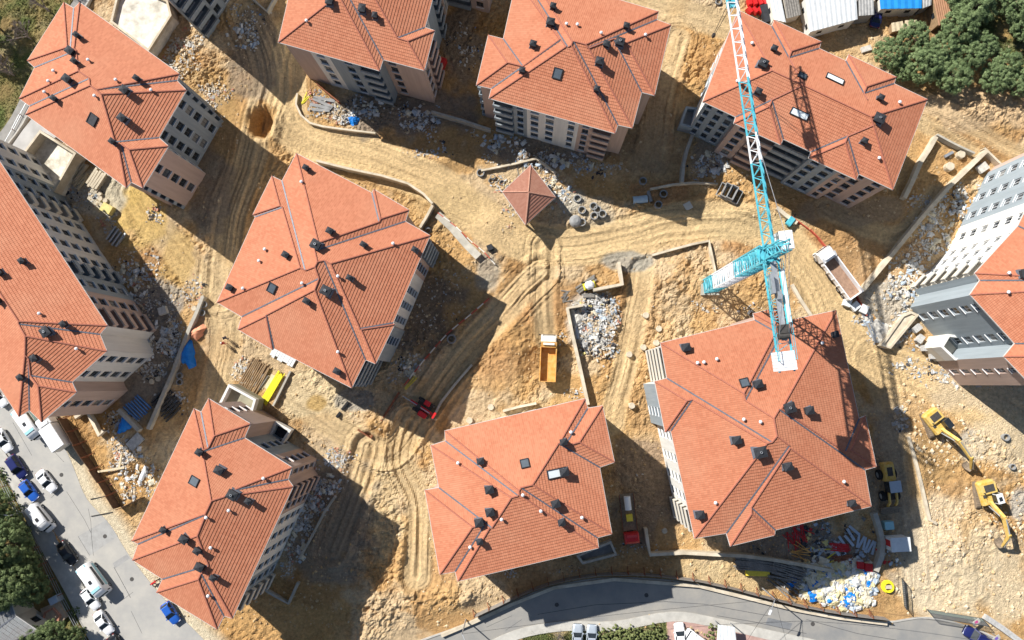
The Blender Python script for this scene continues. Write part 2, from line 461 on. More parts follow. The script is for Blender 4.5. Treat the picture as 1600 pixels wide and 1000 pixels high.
PATCH = [  # px, py, rx, ry (m), colour, strength
    (208, 318, 5.0, 7, (0.56, 0.39, 0.14), 1.0), (225, 345, 4, 5, (0.55, 0.38, 0.15), 0.9), (280, 400, 3, 6, (0.50, 0.34, 0.13), 0.6), (145, 300, 6, 4, (0.50, 0.46, 0.37), 0.8),
    (480, 620, 5.5, 4, (0.58, 0.46, 0.28), 0.9), (495, 632, 1.6, 1.4, (0.42, 0.27, 0.09), 0.8), (555, 625, 3.2, 1.8, (0.30, 0.28, 0.24), 0.8),
    (1520, 692, 2.4, 3.2, (0.37, 0.35, 0.30), 0.9), (1592, 790, 2, 3, (0.42, 0.40, 0.35), 0.8), (1480, 900, 8, 7, (0.62, 0.51, 0.35), 0.9),
    (1475, 830, 7, 6, (0.60, 0.48, 0.32), 0.85), (1460, 720, 4, 4, (0.42, 0.27, 0.12), 0.7), (1520, 840, 3, 5, (0.42, 0.27, 0.12), 0.7), (1560, 600, 9, 6, (0.58, 0.46, 0.30), 0.8), (1550, 900, 8, 7, (0.60, 0.48, 0.31), 0.8), (1560, 690, 6, 5, (0.58, 0.47, 0.31), 0.8),
    (985, 408, 4, 1.5, (0.30, 0.29, 0.25), 0.8), (760, 425, 2, 3, (0.33, 0.30, 0.24), 0.7), (930, 330, 4, 2.5, (0.40, 0.36, 0.28), 0.5), (885, 310, 3, 2, (0.40, 0.38, 0.32), 0.7),
    (1390, 480, 4, 5, (0.42, 0.38, 0.31), 0.85), (1130, 910, 8, 4, (0.52, 0.40, 0.22), 0.7), (920, 500, 3.5, 4.5, (0.46, 0.44, 0.39), 0.9), (600, 800, 3, 8, (0.52, 0.40, 0.23), 0.7),
    (250, 470, 4, 3, (0.33, 0.31, 0.27), 0.7), (300, 150, 9, 7, (0.42, 0.27, 0.11), 0.6), (1170, 350, 9, 2.5, (0.52, 0.39, 0.21), 0.7), (1030, 300, 5, 2, (0.42, 0.22, 0.10), 0.7),
    (690, 320, 6, 4, (0.47, 0.34, 0.17), 0.5), (1520, 170, 10, 4, (0.55, 0.40, 0.24), 0.8), (640, 170, 12, 5, (0.22, 0.185, 0.15), 0.8), (640, 480, 8, 8, (0.17, 0.135, 0.105), 0.8), (520, 820, 8, 10, (0.24, 0.20, 0.155), 0.75),  # dark greys from here: rubble-stained soil, darkened further to deepen the blocks' shade
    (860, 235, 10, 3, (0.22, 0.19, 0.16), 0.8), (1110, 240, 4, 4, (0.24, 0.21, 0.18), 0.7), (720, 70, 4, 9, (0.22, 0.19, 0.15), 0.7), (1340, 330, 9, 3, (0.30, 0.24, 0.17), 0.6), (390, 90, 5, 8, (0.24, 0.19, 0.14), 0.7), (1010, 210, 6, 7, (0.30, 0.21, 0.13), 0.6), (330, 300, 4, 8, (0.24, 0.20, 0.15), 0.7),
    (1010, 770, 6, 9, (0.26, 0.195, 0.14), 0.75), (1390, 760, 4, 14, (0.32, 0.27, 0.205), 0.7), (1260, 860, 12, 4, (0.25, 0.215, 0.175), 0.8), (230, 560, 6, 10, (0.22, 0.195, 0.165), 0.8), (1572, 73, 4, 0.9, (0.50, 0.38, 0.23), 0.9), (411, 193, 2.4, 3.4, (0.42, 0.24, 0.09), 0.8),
]
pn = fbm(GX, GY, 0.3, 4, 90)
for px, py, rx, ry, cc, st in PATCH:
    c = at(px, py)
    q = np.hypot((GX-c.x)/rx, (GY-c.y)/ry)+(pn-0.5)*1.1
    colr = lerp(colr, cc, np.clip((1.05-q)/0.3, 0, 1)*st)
GREEN = [[(-60, -60), (190, -60), (60, 130), (20, 260), (-60, 300)], [(1500, -40), (1680, -40), (1680, 130), (1600, 130), (1530, 50)],
         [(-60, 700), (0, 735), (60, 845), (150, 1010), (200, 1100), (-60, 1100)], [(820, 985), (950, 975), (1040, 962), (1042, 1060), (800, 1060)]]
gn = np.clip(fbm(GX, GY, 0.35, 4, 95)*2.6-0.75, 0, 1)
for poly in GREEN:
    colr = lerp(colr, (0.085, 0.115, 0.035), inpoly(GX, GY, W(poly))*(0.35+0.6*gn))
colr = lerp(colr, (0.14, 0.125, 0.06), inpoly(GX, GY, W(GREEN[0]))*0.35*(1-gn))
# sandy verge beside the west street
d, _, _ = polydist(GX, GY, W(STREET_W))
colr = lerp(colr, (0.60, 0.52, 0.37), np.clip(1.6-d/1.9, 0, 1)*0.9)
colr = colr*(0.90+0.2*fbm(GX, GY, 0.9, 3, 99))[..., None]*(0.93+0.14*vnoise(GX, GY, 3.1, 98))[..., None]
colr = np.clip(colr, 0.01, 0.9)

nx, ny = GX.shape
verts = np.stack([GX, GY, GZ], -1).reshape(-1, 3)
i = np.arange((nx-1)*(ny-1)); a = (i//(ny-1))*ny+i % (ny-1)
quads = np.stack([a, a+ny, a+ny+1, a+1], -1)
gm = bpy.data.meshes.new('ground')
gm.vertices.add(len(verts)); gm.vertices.foreach_set('co', verts.ravel())
gm.loops.add(quads.size); gm.loops.foreach_set('vertex_index', quads.ravel().astype(np.int32))
gm.polygons.add(len(quads)); gm.polygons.foreach_set('loop_start', np.arange(0, quads.size, 4, dtype=np.int32))
gm.polygons.foreach_set('use_smooth', np.zeros(len(quads), bool))
gm.update(); gm.validate()
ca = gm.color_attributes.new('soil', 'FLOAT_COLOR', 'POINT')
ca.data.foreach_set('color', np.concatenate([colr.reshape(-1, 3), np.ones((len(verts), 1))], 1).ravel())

def soil_material():
    m = bpy.data.materials.new('site_soil'); m.use_nodes = True
    nt = m.node_tree; b = nt.nodes['Principled BSDF']
    b.inputs['Roughness'].default_value = 0.97; b.inputs['Specular IOR Level'].default_value = 0.1
    at_ = nd(nt, 'ShaderNodeAttribute', attribute_name='soil')
    tc = nd(nt, 'ShaderNodeTexCoord')
    n1 = nd(nt, 'ShaderNodeTexNoise'); n1.inputs['Scale'].default_value = 2.3; n1.inputs['Detail'].default_value = 8; n1.inputs['Roughness'].default_value = 0.7
    n2 = nd(nt, 'ShaderNodeTexNoise'); n2.inputs['Scale'].default_value = 7.0; n2.inputs['Detail'].default_value = 6
    nt.links.new(tc.outputs['Object'], n1.inputs['Vector']); nt.links.new(tc.outputs['Object'], n2.inputs['Vector'])
    mr = nd(nt, 'ShaderNodeMapRange'); mr.inputs['From Min'].default_value = 0.3; mr.inputs['From Max'].default_value = 0.7
    mr.inputs['To Min'].default_value = 0.66; mr.inputs['To Max'].default_value = 1.3
    nt.links.new(n1.outputs['Fac'], mr.inputs['Value'])
    vm = nd(nt, 'ShaderNodeVectorMath', operation='SCALE')
    nt.links.new(at_.outputs['Color'], vm.inputs[0]); nt.links.new(mr.outputs['Result'], vm.inputs['Scale'])
    nt.links.new(vm.outputs[0], b.inputs['Base Color'])
    bp = nd(nt, 'ShaderNodeBump'); bp.inputs['Strength'].default_value = 1.0; bp.inputs['Distance'].default_value = 0.22
    nt.links.new(n2.outputs['Fac'], bp.inputs['Height']); nt.links.new(bp.outputs['Normal'], b.inputs['Normal'])
    return m
gm.materials.append(soil_material())
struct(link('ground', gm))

def gz(x, y):
    i = min(max(int(np.searchsorted(xs, x))-1, 0), nx-2); j = min(max(int(np.searchsorted(ys, y))-1, 0), ny-2)
    u = (x-xs[i])/(xs[i+1]-xs[i]); v = (y-ys[j])/(ys[j+1]-ys[j])
    return float((GZ[i, j]*(1-u)+GZ[i+1, j]*u)*(1-v)+(GZ[i, j+1]*(1-u)+GZ[i+1, j+1]*u)*v)
def g(px, py, dz=0.0):
    """A point on the ground under a photograph pixel."""
    p = at(px, py)
    for _ in range(2):
        p = at(px, py, gz(p.x, p.y))
    return Vector((p.x, p.y, gz(p.x, p.y)+dz))
def ang(p0, p1):
    a, b = at(*p0), at(*p1)
    return math.atan2(b.y-a.y, b.x-a.x)

# paved sheets with a real edge
def sheet(name, pts, z, thick, m):
    bm = bmesh.new()
    top = [bm.verts.new((p.x, p.y, z)) for p in pts]
    f = bm.faces.new(top)
    if f.normal.z < 0:
        f.normal_flip()
    r = bmesh.ops.extrude_face_region(bm, geom=[f])
    for v in r['geom']:
        if isinstance(v, bmesh.types.BMVert):
            v.co.z = z
    for v in top:
        v.co.z = z-thick
    bmesh.ops.recalc_face_normals(bm, faces=bm.faces)
    bmesh.ops.triangulate(bm, faces=[x for x in bm.faces if len(x.verts) > 4])
    me = bpy.data.meshes.new(name); bm.to_mesh(me); bm.free()
    me.materials.append(m)
    return struct(link(name, me))
ASPH_PALE = mat('street_concrete', (0.36, 0.352, 0.335), 0.9, 0.12, 0.3, 0.2, 30, tint=(0.38, 0.36, 0.32))
ASPH = mat('street_asphalt', (0.24, 0.24, 0.235), 0.9, 0.12, 0.25, 0.2, 30, tint=(0.29, 0.27, 0.235))
PAVE = mat('pavement', (0.45, 0.43, 0.385), 0.92, 0.16, 0.8, 0.2, 20)
sheet('street', st_w, 0.0, 0.34, ASPH_PALE)
sheet('pavement', wk_w, 0.12, 0.46, PAVE)
sheet('road', st_s, 0.0, 0.34, ASPH)
KERB = mat('kerb_stone', (0.42, 0.40, 0.36), 0.9, 0.15, 1.5)
def strip(name, line, w, z0, z1, m, off=0.0):
    pts = [Vector((p[0], p[1], 0)) for p in line]
    mb = MB(); rr = []
    for i, p in enumerate(pts):
        d = (pts[min(i+1, len(pts)-1)]-pts[max(i-1, 0)]).normalized()
        n = Vector((-d.y, d.x, 0))
        a, b = p+n*(off-w/2), p+n*(off+w/2)
        rr.append([(a.x, a.y, z0), (b.x, b.y, z0), (b.x, b.y, z1), (a.x, a.y, z1)])
    mb.loft(rr)
    return mb.build(name, m)
struct(strip('kerb', W(WALK_W), 0.2, -0.3, 0.135, KERB))
struct(strip('kerb', W(STREET_S), 0.25, -0.3, 0.12, KERB))
struct(strip('pavement', W(smooth_line([(640, 1085), (735, 1027), (806, 992), (880, 978), (960, 978), (1050, 963), (1120, 973), (1198, 991), (1288, 1011), (1398, 1046)], 4)), 1.4, -0.3, 0.13, PAVE))
# repair patches let into the carriageways
for nm, poly, z, c in (('street_patch', [(122, 838), (166, 812), (184, 838), (140, 868)], 0.004, (0.33, 0.325, 0.31)), ('street_patch', [(176, 880), (198, 866), (203, 872), (180, 888)], 0.004, (0.30, 0.295, 0.285)),
                       ('street_patch', [(1200, 965), (1238, 974), (1234, 984), (1196, 975)], 0.004, (0.18, 0.185, 0.19))):
    sheet(nm, W(poly), z, 0.003, mat('patch_%.2f' % c[0], c, 0.95, 0.15, 1.0))
struct(strip('path', W(PATH_NW), 2.2, -0.6, 0.62, mat('park_path', (0.26, 0.25, 0.23), 0.95, 0.15, 1.0)))
struct(strip('kerb', W(PATH_NW), 0.25, -0.6, 0.72, KERB, 1.25))
sheet('lane', W(LANE_NW), 0.62, 1.2, mat('lane_concrete', (0.40, 0.39, 0.37), 0.95, 0.15, 0.5))

def joint(pts, w=0.06, z=0.004):
    struct(strip('street_joint', [Vector((p.x, p.y, 0)) for p in W(pts)], w, z-0.003, z, mat('tar_joint', (0.10, 0.10, 0.10), 0.95, 0.3, 3)))
for pts in ([(104, 768), (118, 790), (132, 812), (142, 832)], [(138, 795), (142, 815), (143, 838), (146, 868)], [(96, 762), (80, 778)], [(178, 886), (190, 908), (204, 934)], [(188, 940), (208, 925)], [(205, 955), (222, 990)], [(122, 838), (140, 868)], [(20, 660), (50, 712)], [(70, 690), (100, 722)],
            [(840, 960), (930, 945), (1040, 940), (1100, 944), (1200, 962)], [(1120, 962), (1180, 972), (1260, 990)], [(760, 980), (800, 962)], [(790, 985), (815, 968)], [(1260, 968), (1340, 990), (1400, 1000)]):
    joint(pts, 0.05+0.03*(len(pts) % 2))
cov = mat('iron_cover', (0.07, 0.065, 0.06), 0.7, 0.3, 6)
for x, y in ((164, 838), (206, 905), (96, 742), (1010, 930), (1270, 975), (870, 945)):
    mb = MB(); p = at(x, y); mb.cyl((p.x, p.y, -0.01), (p.x, p.y, 0.006), 0.32, n=18); struct(mb.build('road_cover', cov))

# ------------------------------------------------------------------ hip roofs from their eave outline
def cross2(a, b):
    return a[0]*b[1]-a[1]*b[0]
class Hip:
    """Shrinks the eave outline inwards at one pace; what the moving edges sweep are the roof planes."""
    def __init__(s, pts, course=0.40):
        s.P = [np.array(p[:2], float) for p in pts]
        n = len(s.P)
        s.u, s.n = [], []
        for i in range(n):
            d = s.P[(i+1) % n]-s.P[i]; d = d/np.linalg.norm(d)
            s.u.append(d); s.n.append(np.array((d[1], -d[0])))       # outline runs clockwise: inside is on the right
        s.course = course
        s.slabs = []                                                   # edge, t0, t1, 4 points
        s.arr = {}                                                     # (edge a, edge b) -> hip / valley line
        s.run()
    def X(s, a, b, t):
        c = cross2(s.u[a], s.u[b])
        pa = s.P[a]+s.n[a]*t; pb = s.P[b]+s.n[b]*t
        if abs(c) < 1e-7:
            return (pa+pb)/2
        k = cross2(pb-pa, s.u[b])/c
        return pa+s.u[a]*k
    def emit(s, loop, t0, t1):
        n = len(loop)
        V0 = [s.X(loop[i-1], loop[i], t0) for i in range(n)]
        V1 = [s.X(loop[i-1], loop[i], t1) for i in range(n)]
        for i in range(n):
            e = loop[i]
            a0, b0, a1, b1 = V0[i], V0[(i+1) % n], V1[i], V1[(i+1) % n]
            k0 = math.floor(t0/s.course+1e-6); t = t0
            while t < t1-1e-9:
                tn = min(t1, (math.floor(t/s.course+1e-6)+1)*s.course)
                f0, f1 = (t-t0)/(t1-t0), (tn-t0)/(t1-t0)
                s.slabs.append((e, t, tn, a0+(a1-a0)*f0, b0+(b1-b0)*f0, b0+(b1-b0)*f1, a0+(a1-a0)*f1))
                t = tn
            key = (loop[i-1], e)
            if key in s.arr:
                s.arr[key][2:] = [V1[i], t1]
            else:
                s.arr[key] = [V0[i], t0, V1[i], t1]
    def run(s):
        loops = [(list(range(len(s.P))), 0.0)]
        guard = 0
        while loops and guard < 200:
            guard += 1
            loop, t = loops.pop()
            n = len(loop)
            if n < 3:
                continue
            V = [s.X(loop[i-1], loop[i], t) for i in range(n)]
            D = [s.X(loop[i-1], loop[i], t+0.01) for i in range(n)]
            vel = [(D[i]-V[i])/0.01 for i in range(n)]
            best = None
            for i in range(n):
                j = (i+1) % n; e = loop[i]
                L = np.dot(V[j]-V[i], s.u[e]); r = np.dot(vel[j]-vel[i], s.u[e])
                if r < -1e-9:
                    tau = max(-L/r, 0)
                    if best is None or tau < best[0]:
                        best = (tau, 'edge', i)
            if n > 3:
                for i in range(n):
                    a, b = loop[i-1], loop[i]
                    if cross2(s.u[a], s.u[b]) <= 1e-6:                 # convex corner of a clockwise outline
                        continue
                    for k in range(n):
                        e = loop[k]
                        if e in (a, b):
                            continue
                        d = np.dot(s.n[e], V[i]-s.P[e])-t; r = np.dot(s.n[e], vel[i])-1
                        if r >= -1e-9 or d < -1e-6:
                            continue
                        tau = max(-d/r, 0)
                        if best is not None and tau >= best[0]-1e-9:
                            continue
                        h = V[i]+vel[i]*tau
                        p, q = V[k]+vel[k]*tau, V[(k+1) % n]+vel[(k+1) % n]*tau
                        if np.dot(h-p, s.u[e]) > 1e-6 and np.dot(q-h, s.u[e]) > 1e-6:
                            best = (tau, 'split', i, k)
            if best is None:
                continue
            t1 = t+best[0]
            if best[0] > 1e-7:
                s.emit(loop, t, t1)
            if best[1] == 'edge':
                nl = loop[:best[2]]+loop[best[2]+1:]
                loops.append((nl, t1))
            else:
                i, k = best[2], best[3]
                l1, x = [], i
                while True:
                    l1.append(loop[x])
                    if x == k:
                        break
                    x = (x+1) % n
                l2, x = [], k
                while True:
                    l2.append(loop[x])
                    if x == (i-1) % n:
                        break
                    x = (x+1) % n
                loops += [(l1, t1), (l2, t1)]
    def height(s, x, y):
        p = np.array((x, y))
        for e, t0, t1, a, b, c, d in s.slabs:
            q = [a, b, c, d]
            if all(cross2(q[(k+1) % 4]-q[k], p-q[k]) <= 1e-6 for k in range(4)):
                return float(np.dot(s.n[e], p-s.P[e]))
        return None

def tile_material(name, col):
    m = bpy.data.materials.new(name); m.use_nodes = True
    nt = m.node_tree; b = nt.nodes['Principled BSDF']
    b.inputs['Roughness'].default_value = 0.85; b.inputs['Specular IOR Level'].default_value = 0.2
    uv = nd(nt, 'ShaderNodeUVMap', uv_map='tiles')
    sx = nd(nt, 'ShaderNodeSeparateXYZ'); nt.links.new(uv.outputs[0], sx.inputs[0])
    def fl(sock, div):
        d = nd(nt, 'ShaderNodeMath', operation='DIVIDE'); d.inputs[1].default_value = div; nt.links.new(sock, d.inputs[0])
        f = nd(nt, 'ShaderNodeMath', operation='FLOOR'); nt.links.new(d.outputs[0], f.inputs[0]); return f.outputs[0]
    cb = nd(nt, 'ShaderNodeCombineXYZ'); nt.links.new(fl(sx.outputs[0], 0.28), cb.inputs[0]); nt.links.new(fl(sx.outputs[1], 0.40), cb.inputs[1])
    wn_ = nd(nt, 'ShaderNodeTexWhiteNoise', noise_dimensions='2D'); nt.links.new(cb.outputs[0], wn_.inputs['Vector'])
    tc = nd(nt, 'ShaderNodeTexCoord')
    oi = nd(nt, 'ShaderNodeObjectInfo')
    om = nd(nt, 'ShaderNodeMath', operation='MULTIPLY'); om.inputs[1].default_value = 190.0; nt.links.new(oi.outputs['Random'], om.inputs[0])
    ov = nd(nt, 'ShaderNodeVectorMath', operation='ADD'); nt.links.new(tc.outputs['Object'], ov.inputs[0]); nt.links.new(om.outputs[0], ov.inputs[1])
    n1 = nd(nt, 'ShaderNodeTexNoise'); n1.inputs['Scale'].default_value = 0.42; n1.inputs['Detail'].default_value = 7; n1.inputs['Roughness'].default_value = 0.62; nt.links.new(ov.outputs[0], n1.inputs['Vector'])
    n3 = nd(nt, 'ShaderNodeTexNoise'); n3.inputs['Scale'].default_value = 0.16; n3.inputs['Detail'].default_value = 4; nt.links.new(ov.outputs[0], n3.inputs['Vector'])
    ad = nd(nt, 'ShaderNodeMath', operation='ADD'); nt.links.new(wn_.outputs['Value'], ad.inputs[0]); nt.links.new(n1.outputs['Fac'], ad.inputs[1])
    mr = nd(nt, 'ShaderNodeMapRange'); mr.inputs['From Min'].default_value = 0.3; mr.inputs['From Max'].default_value = 1.6; nt.links.new(ad.outputs[0], mr.inputs['Value'])
    mx = nd(nt, 'ShaderNodeMix', data_type='RGBA')
    mx.inputs['A'].default_value = (col[0]*0.88, col[1]*0.84, col[2]*0.82, 1); mx.inputs['B'].default_value = (col[0]*1.08, col[1]*1.14, col[2]*1.16, 1)
    nt.links.new(mr.outputs['Result'], mx.inputs['Factor'])
    # dusty, cement-smeared areas and a tone of its own for each roof
    du = nd(nt, 'ShaderNodeMapRange'); du.inputs['From Min'].default_value = 0.48; du.inputs['From Max'].default_value = 0.75; du.inputs['To Max'].default_value = 0.42; nt.links.new(n3.outputs['Fac'], du.inputs['Value'])
    m2 = nd(nt, 'ShaderNodeMix', data_type='RGBA'); m2.inputs['B'].default_value = (min(1, col[0]*1.08), col[1]*1.38, col[2]*1.5, 1)
    nt.links.new(du.outputs['Result'], m2.inputs['Factor']); nt.links.new(mx.outputs['Result'], m2.inputs['A'])
    tv = nd(nt, 'ShaderNodeMapRange'); tv.inputs['To Min'].default_value = 0.92; tv.inputs['To Max'].default_value = 1.07; nt.links.new(oi.outputs['Random'], tv.inputs['Value'])
    sc_ = nd(nt, 'ShaderNodeVectorMath', operation='SCALE'); nt.links.new(m2.outputs['Result'], sc_.inputs[0]); nt.links.new(tv.outputs['Result'], sc_.inputs['Scale'])
    nt.links.new(sc_.outputs[0], b.inputs['Base Color'])
    sn = nd(nt, 'ShaderNodeMath', operation='MULTIPLY'); sn.inputs[1].default_value = 2*math.pi/0.28; nt.links.new(sx.outputs[0], sn.inputs[0])
    s2 = nd(nt, 'ShaderNodeMath', operation='SINE'); nt.links.new(sn.outputs[0], s2.inputs[0])
    bp = nd(nt, 'ShaderNodeBump'); bp.inputs['Strength'].default_value = 0.22; bp.inputs['Distance'].default_value = 0.03
    nt.links.new(s2.outputs[0], bp.inputs['Height']); nt.links.new(bp.outputs['Normal'], b.inputs['Normal'])
    return m
TILE = tile_material('roof_tiles', (0.475, 0.180, 0.099))
TILE_OLD = tile_material('roof_tiles_weathered', (0.31, 0.145, 0.10))
CAP = mat('ridge_tiles', (0.38, 0.14, 0.09), 0.85, 0.2, 4)

def roof(parent, org, hip, E, slope, tile=TILE, lip=0.05, soffit=0.22, cap=CAP):
    me = bpy.data.meshes.new('roof')
    v, f, uvs = [], [], []
    z = lambda t: E+slope*t
    for e, t0, t1, a, b, c, d in hip.slabs:
        k = math.floor(t0/hip.course+1e-6)
        l0 = lip*(1-(t0-k*hip.course)/hip.course); l1 = lip*(1-(t1-k*hip.course)/hip.course)
        n = len(v)
        for p, t, l in ((a, t0, l0), (b, t0, l0), (c, t1, l1), (d, t1, l1)):
            v.append((p[0]-org.x, p[1]-org.y, z(t)+l-org.z))
        f.append((n+3, n+2, n+1, n))
        u = [float(np.dot(p, hip.u[e])) for p in (a, b, c, d)]
        uvs += [(u[3], t1-1e-4), (u[2], t1-1e-4), (u[1], t0+1e-4), (u[0], t0+1e-4)]
        if abs(t0-k*hip.course) < 1e-6:
            n = len(v)
            for p, l in ((a, 0), (b, 0), (b, lip), (a, lip)):
                v.append((p[0]-org.x, p[1]-org.y, z(t0)+l-org.z))
            f.append((n+3, n+2, n+1, n))
            uvs += [(u[0], t0+1e-4)]*4
    me.from_pydata(v, [], f)
    ul = me.uv_layers.new(name='tiles')
    ul.data.foreach_set('uv', [q for w in uvs for q in w])
    me.materials.append(tile); me.update()
    r = link('roof', me, parent)
    # hips, ridges and valleys
    for (i, j), (p0, t0, p1, t1) in hip.arr.items():
        L = np.linalg.norm(p1-p0)
        if L < 0.35 or (abs(cross2(hip.u[i], hip.u[j])) < 0.09 and np.dot(hip.u[i], hip.u[j]) > 0):
            continue
        mb = MB()
        reflex = cross2(hip.u[i], hip.u[j]) > 1e-6
        a = Vector((p0[0], p0[1], z(t0)))-org; b = Vector((p1[0], p1[1], z(t1)))-org
        if reflex:
            mb.bar(a+Vector((0, 0, 0.075)), b+Vector((0, 0, 0.075)), 0.19, 0.03)
            mb.build('valley_gutter', PAL['lead'], r)
        else:
            d = (b-a).normalized(); s_ = Vector((-d.y, d.x, 0)).normalized()
            up = Vector((0, 0, 1)); w = 0.125
            q = lambda c: [c-s_*w-up*0.06, c-s_*w*0.6+up*0.13, c+s_*w*0.6+up*0.13, c+s_*w-up*0.06]
            mb.loft([q(a), q(b)])
            mb.build('ridge_cap', cap, r)
    # eave board and gutter, and the soffit below
    n = len(hip.P)
    mb = MB()
    out = [hip.X(i-1, i, -0.06) for i in range(n)]; inn = [hip.X(i-1, i, 0.04) for i in range(n)]
    for i in range(n):
        j = (i+1) % n
        q = lambda p, zz: (p[0]-org.x, p[1]-org.y, zz-org.z)
        mb.hexa([q(out[j], E-0.16), q(inn[j], E-0.16), q(inn[i], E-0.16), q(out[i], E-0.16)], [q(out[j], E+0.03), q(inn[j], E+0.03), q(inn[i], E+0.03), q(out[i], E+0.03)])
    mb.build('gutter', PAL['fascia'], r)
    bm = bmesh.new()
    ff = bm.faces.new([bm.verts.new((p[0]-org.x, p[1]-org.y, E-soffit*0.6-org.z)) for p in inn])
    bmesh.ops.triangulate(bm, faces=[ff])
    me = bpy.data.meshes.new('soffit'); bm.to_mesh(me); bm.free(); me.materials.append(PAL['fascia'])
    link('soffit', me, r)
    return r

# shared window meshes
PANE = [mat('pane_papered', (0.20, 0.20, 0.19), 0.5, 0.3, 1.5), mat('pane_dusty', (0.075, 0.085, 0.095), 0.3, 0.4, 1.0)]
_win = {}
def window(parent, loc, rz, w, h, dark=True):
    key = (round(w, 2), round(h, 2), dark)
    if key not in _win:
        p = MB(); p.box((0, 0, 0), (w, 0.03, h))
        fr = MB(); t = 0.07
        for sx in (-1, 1):
            fr.box((sx*(w/2-t/2), 0.03, 0), (t, 0.06, h))
            fr.box((0, 0.03, sx*(h/2-t/2)), (w-2*t, 0.06, t))
        fr.box((0, 0.025, 0), (t, 0.05, h-2*t))
        sl = MB(); sl.box((0, 0.17, -h/2-0.03), (w+0.16, 0.34, 0.05))
        _win[key] = (p.mesh('window', PAL['glass']), fr.mesh('frame', PAL['frame_dark'] if dark else PAL['frame_white']), sl.mesh('sill', PAL['frame_white']))
    a, b, c = _win[key]
    k = RNG.random()
    if k < 0.22:
        kk = key+('curtain' if k < 0.1 else 'pale',)
        if kk not in _win:
            _win[kk] = a.copy(); _win[kk].materials[0] = PANE[0] if k < 0.1 else PANE[1]
        a = _win[kk]
    o = link('window', a, parent, loc, rz)
    link('frame', b, o); link('sill', c, o)
    return o

def wall_run(parent, org, P, Q, out, z0, z1, spec, fine, storeys=5, dark=True):
    """One side of a house: sections of its own render colour with window columns or stacked balconies."""
    P, Q = Vector((P[0], P[1], 0)), Vector((Q[0], Q[1], 0))
    L = (Q-P).length; u = (Q-P)/L; o = Vector((out[0], out[1], 0)); rz = math.atan2(u.y, u.x)
    secs = []
    for tok in spec.split():
        bits = tok.split(':')
        secs.append((bits[0], bits[1] if len(bits) > 1 else '0', float(bits[2]) if len(bits) > 2 else 1.0))
    tot = sum(x[2] for x in secs); s0 = 0.0
    names = {'p': 'pink', 'w': 'white', 'g': 'grey', 'c': 'cream', 'k': 'concrete'}
    fh = (z1-0.4)/storeys
    for colr_, kind, wt in secs:
        s1 = s0+L*wt/tot; wd = s1-s0
        m = PAL[names[colr_]]
        mb = MB()
        pt = lambda s, w, z: P+u*s+o*w+Vector((0, 0, z))-org
        if kind == 'b':                                     # loggias, open to the front
            dep = 1.15
            mb.poly([pt(s0, -dep, z0), pt(s1, -dep, z0), pt(s1, -dep, z1), pt(s0, -dep, z1)])
            mb.poly([pt(s0, 0, z0), pt(s0, -dep, z0), pt(s0, -dep, z1), pt(s0, 0, z1)])
            mb.poly([pt(s1, -dep, z0), pt(s1, 0, z0), pt(s1, 0, z1), pt(s1, -dep, z1)])
            w = mb.build('wall', m, parent)
            for k in range(storeys):
                zf = 0.35+fh*k
                c = MB()
                def slab(sa, sb, wa, wb, za, zb):
                    c.hexa([pt(sa, wb, za), pt(sa, wa, za), pt(sb, wa, za), pt(sb, wb, za)], [pt(sa, wb, zb), pt(sa, wa, zb), pt(sb, wa, zb), pt(sb, wb, zb)])
                slab(s0+0.02, s1-0.02, -dep+0.01, 0.55, zf-0.2, zf)
                slab(s0+0.02, s1-0.02, 0.42, 0.56, zf+0.001, zf+0.75)
                slab(s0+0.03, s0+0.15, 0.0, 0.415, zf+0.001, zf+0.74)
                slab(s1-0.15, s1-0.03, 0.0, 0.415, zf+0.001, zf+0.74)
                bal = c.build('balcony', PAL['cream'] if colr_ == 'w' else m, parent)
                if fine:
                    r = MB(); r.bar(pt(s0+0.05, 0.49, zf+1.0), pt(s1-0.05, 0.49, zf+1.0), 0.06)
                    for q in range(4):
                        ss = s0+0.1+(wd-0.2)*q/3
                        r.bar(pt(ss, 0.49, zf+0.74), pt(ss, 0.49, zf+1.0), 0.05)
                    r.build('railing', PAL['metal'], bal)
                    window(parent, pt((s0+s1)/2, -dep+0.03, zf+1.05), rz, min(1.9, wd*0.6), 2.05, dark)
        else:
            nc = int(kind)
            ops = []
            ww = min(1.2, wd/(nc+0.6)*0.7) if nc else 0
            if nc and fine:
                for c in range(nc):
                    sc = s0+wd*(c+0.5)/nc
                    for k in range(storeys):
                        zc = 0.35+fh*k+1.5
                        if zc+0.75 < z1-0.1:
                            ops.append((sc-ww/2, sc+ww/2, zc-0.9, zc+0.72))
            su = sorted({s0, s1, *[x for q in ops for x in q[:2]]}); sz = sorted({z0, z1, *[x for q in ops for x in q[2:]]})
            for a, b in zip(su[:-1], su[1:]):
                for c, d in zip(sz[:-1], sz[1:]):
                    if any(q[0]-1e-6 <= a and b <= q[1]+1e-6 and q[2]-1e-6 <= c and d <= q[3]+1e-6 for q in ops):
                        continue
                    mb.poly([pt(a, 0, c), pt(b, 0, c), pt(b, 0, d), pt(a, 0, d)])
            dep = 0.24
            for a, b, c, d in ops:
                mb.poly([pt(a, 0, c), pt(b, 0, c), pt(b, -dep, c), pt(a, -dep, c)])
                mb.poly([pt(a, -dep, d), pt(b, -dep, d), pt(b, 0, d), pt(a, 0, d)])
                mb.poly([pt(a, -dep, c), pt(a, -dep, d), pt(a, 0, d), pt(a, 0, c)])
                mb.poly([pt(b, 0, c), pt(b, 0, d), pt(b, -dep, d), pt(b, -dep, c)])
                window(parent, pt((a+b)/2, -dep+0.02, (c+d)/2), rz, b-a, d-c, dark)
            mb.build('wall', m, parent)
        s0 = s1

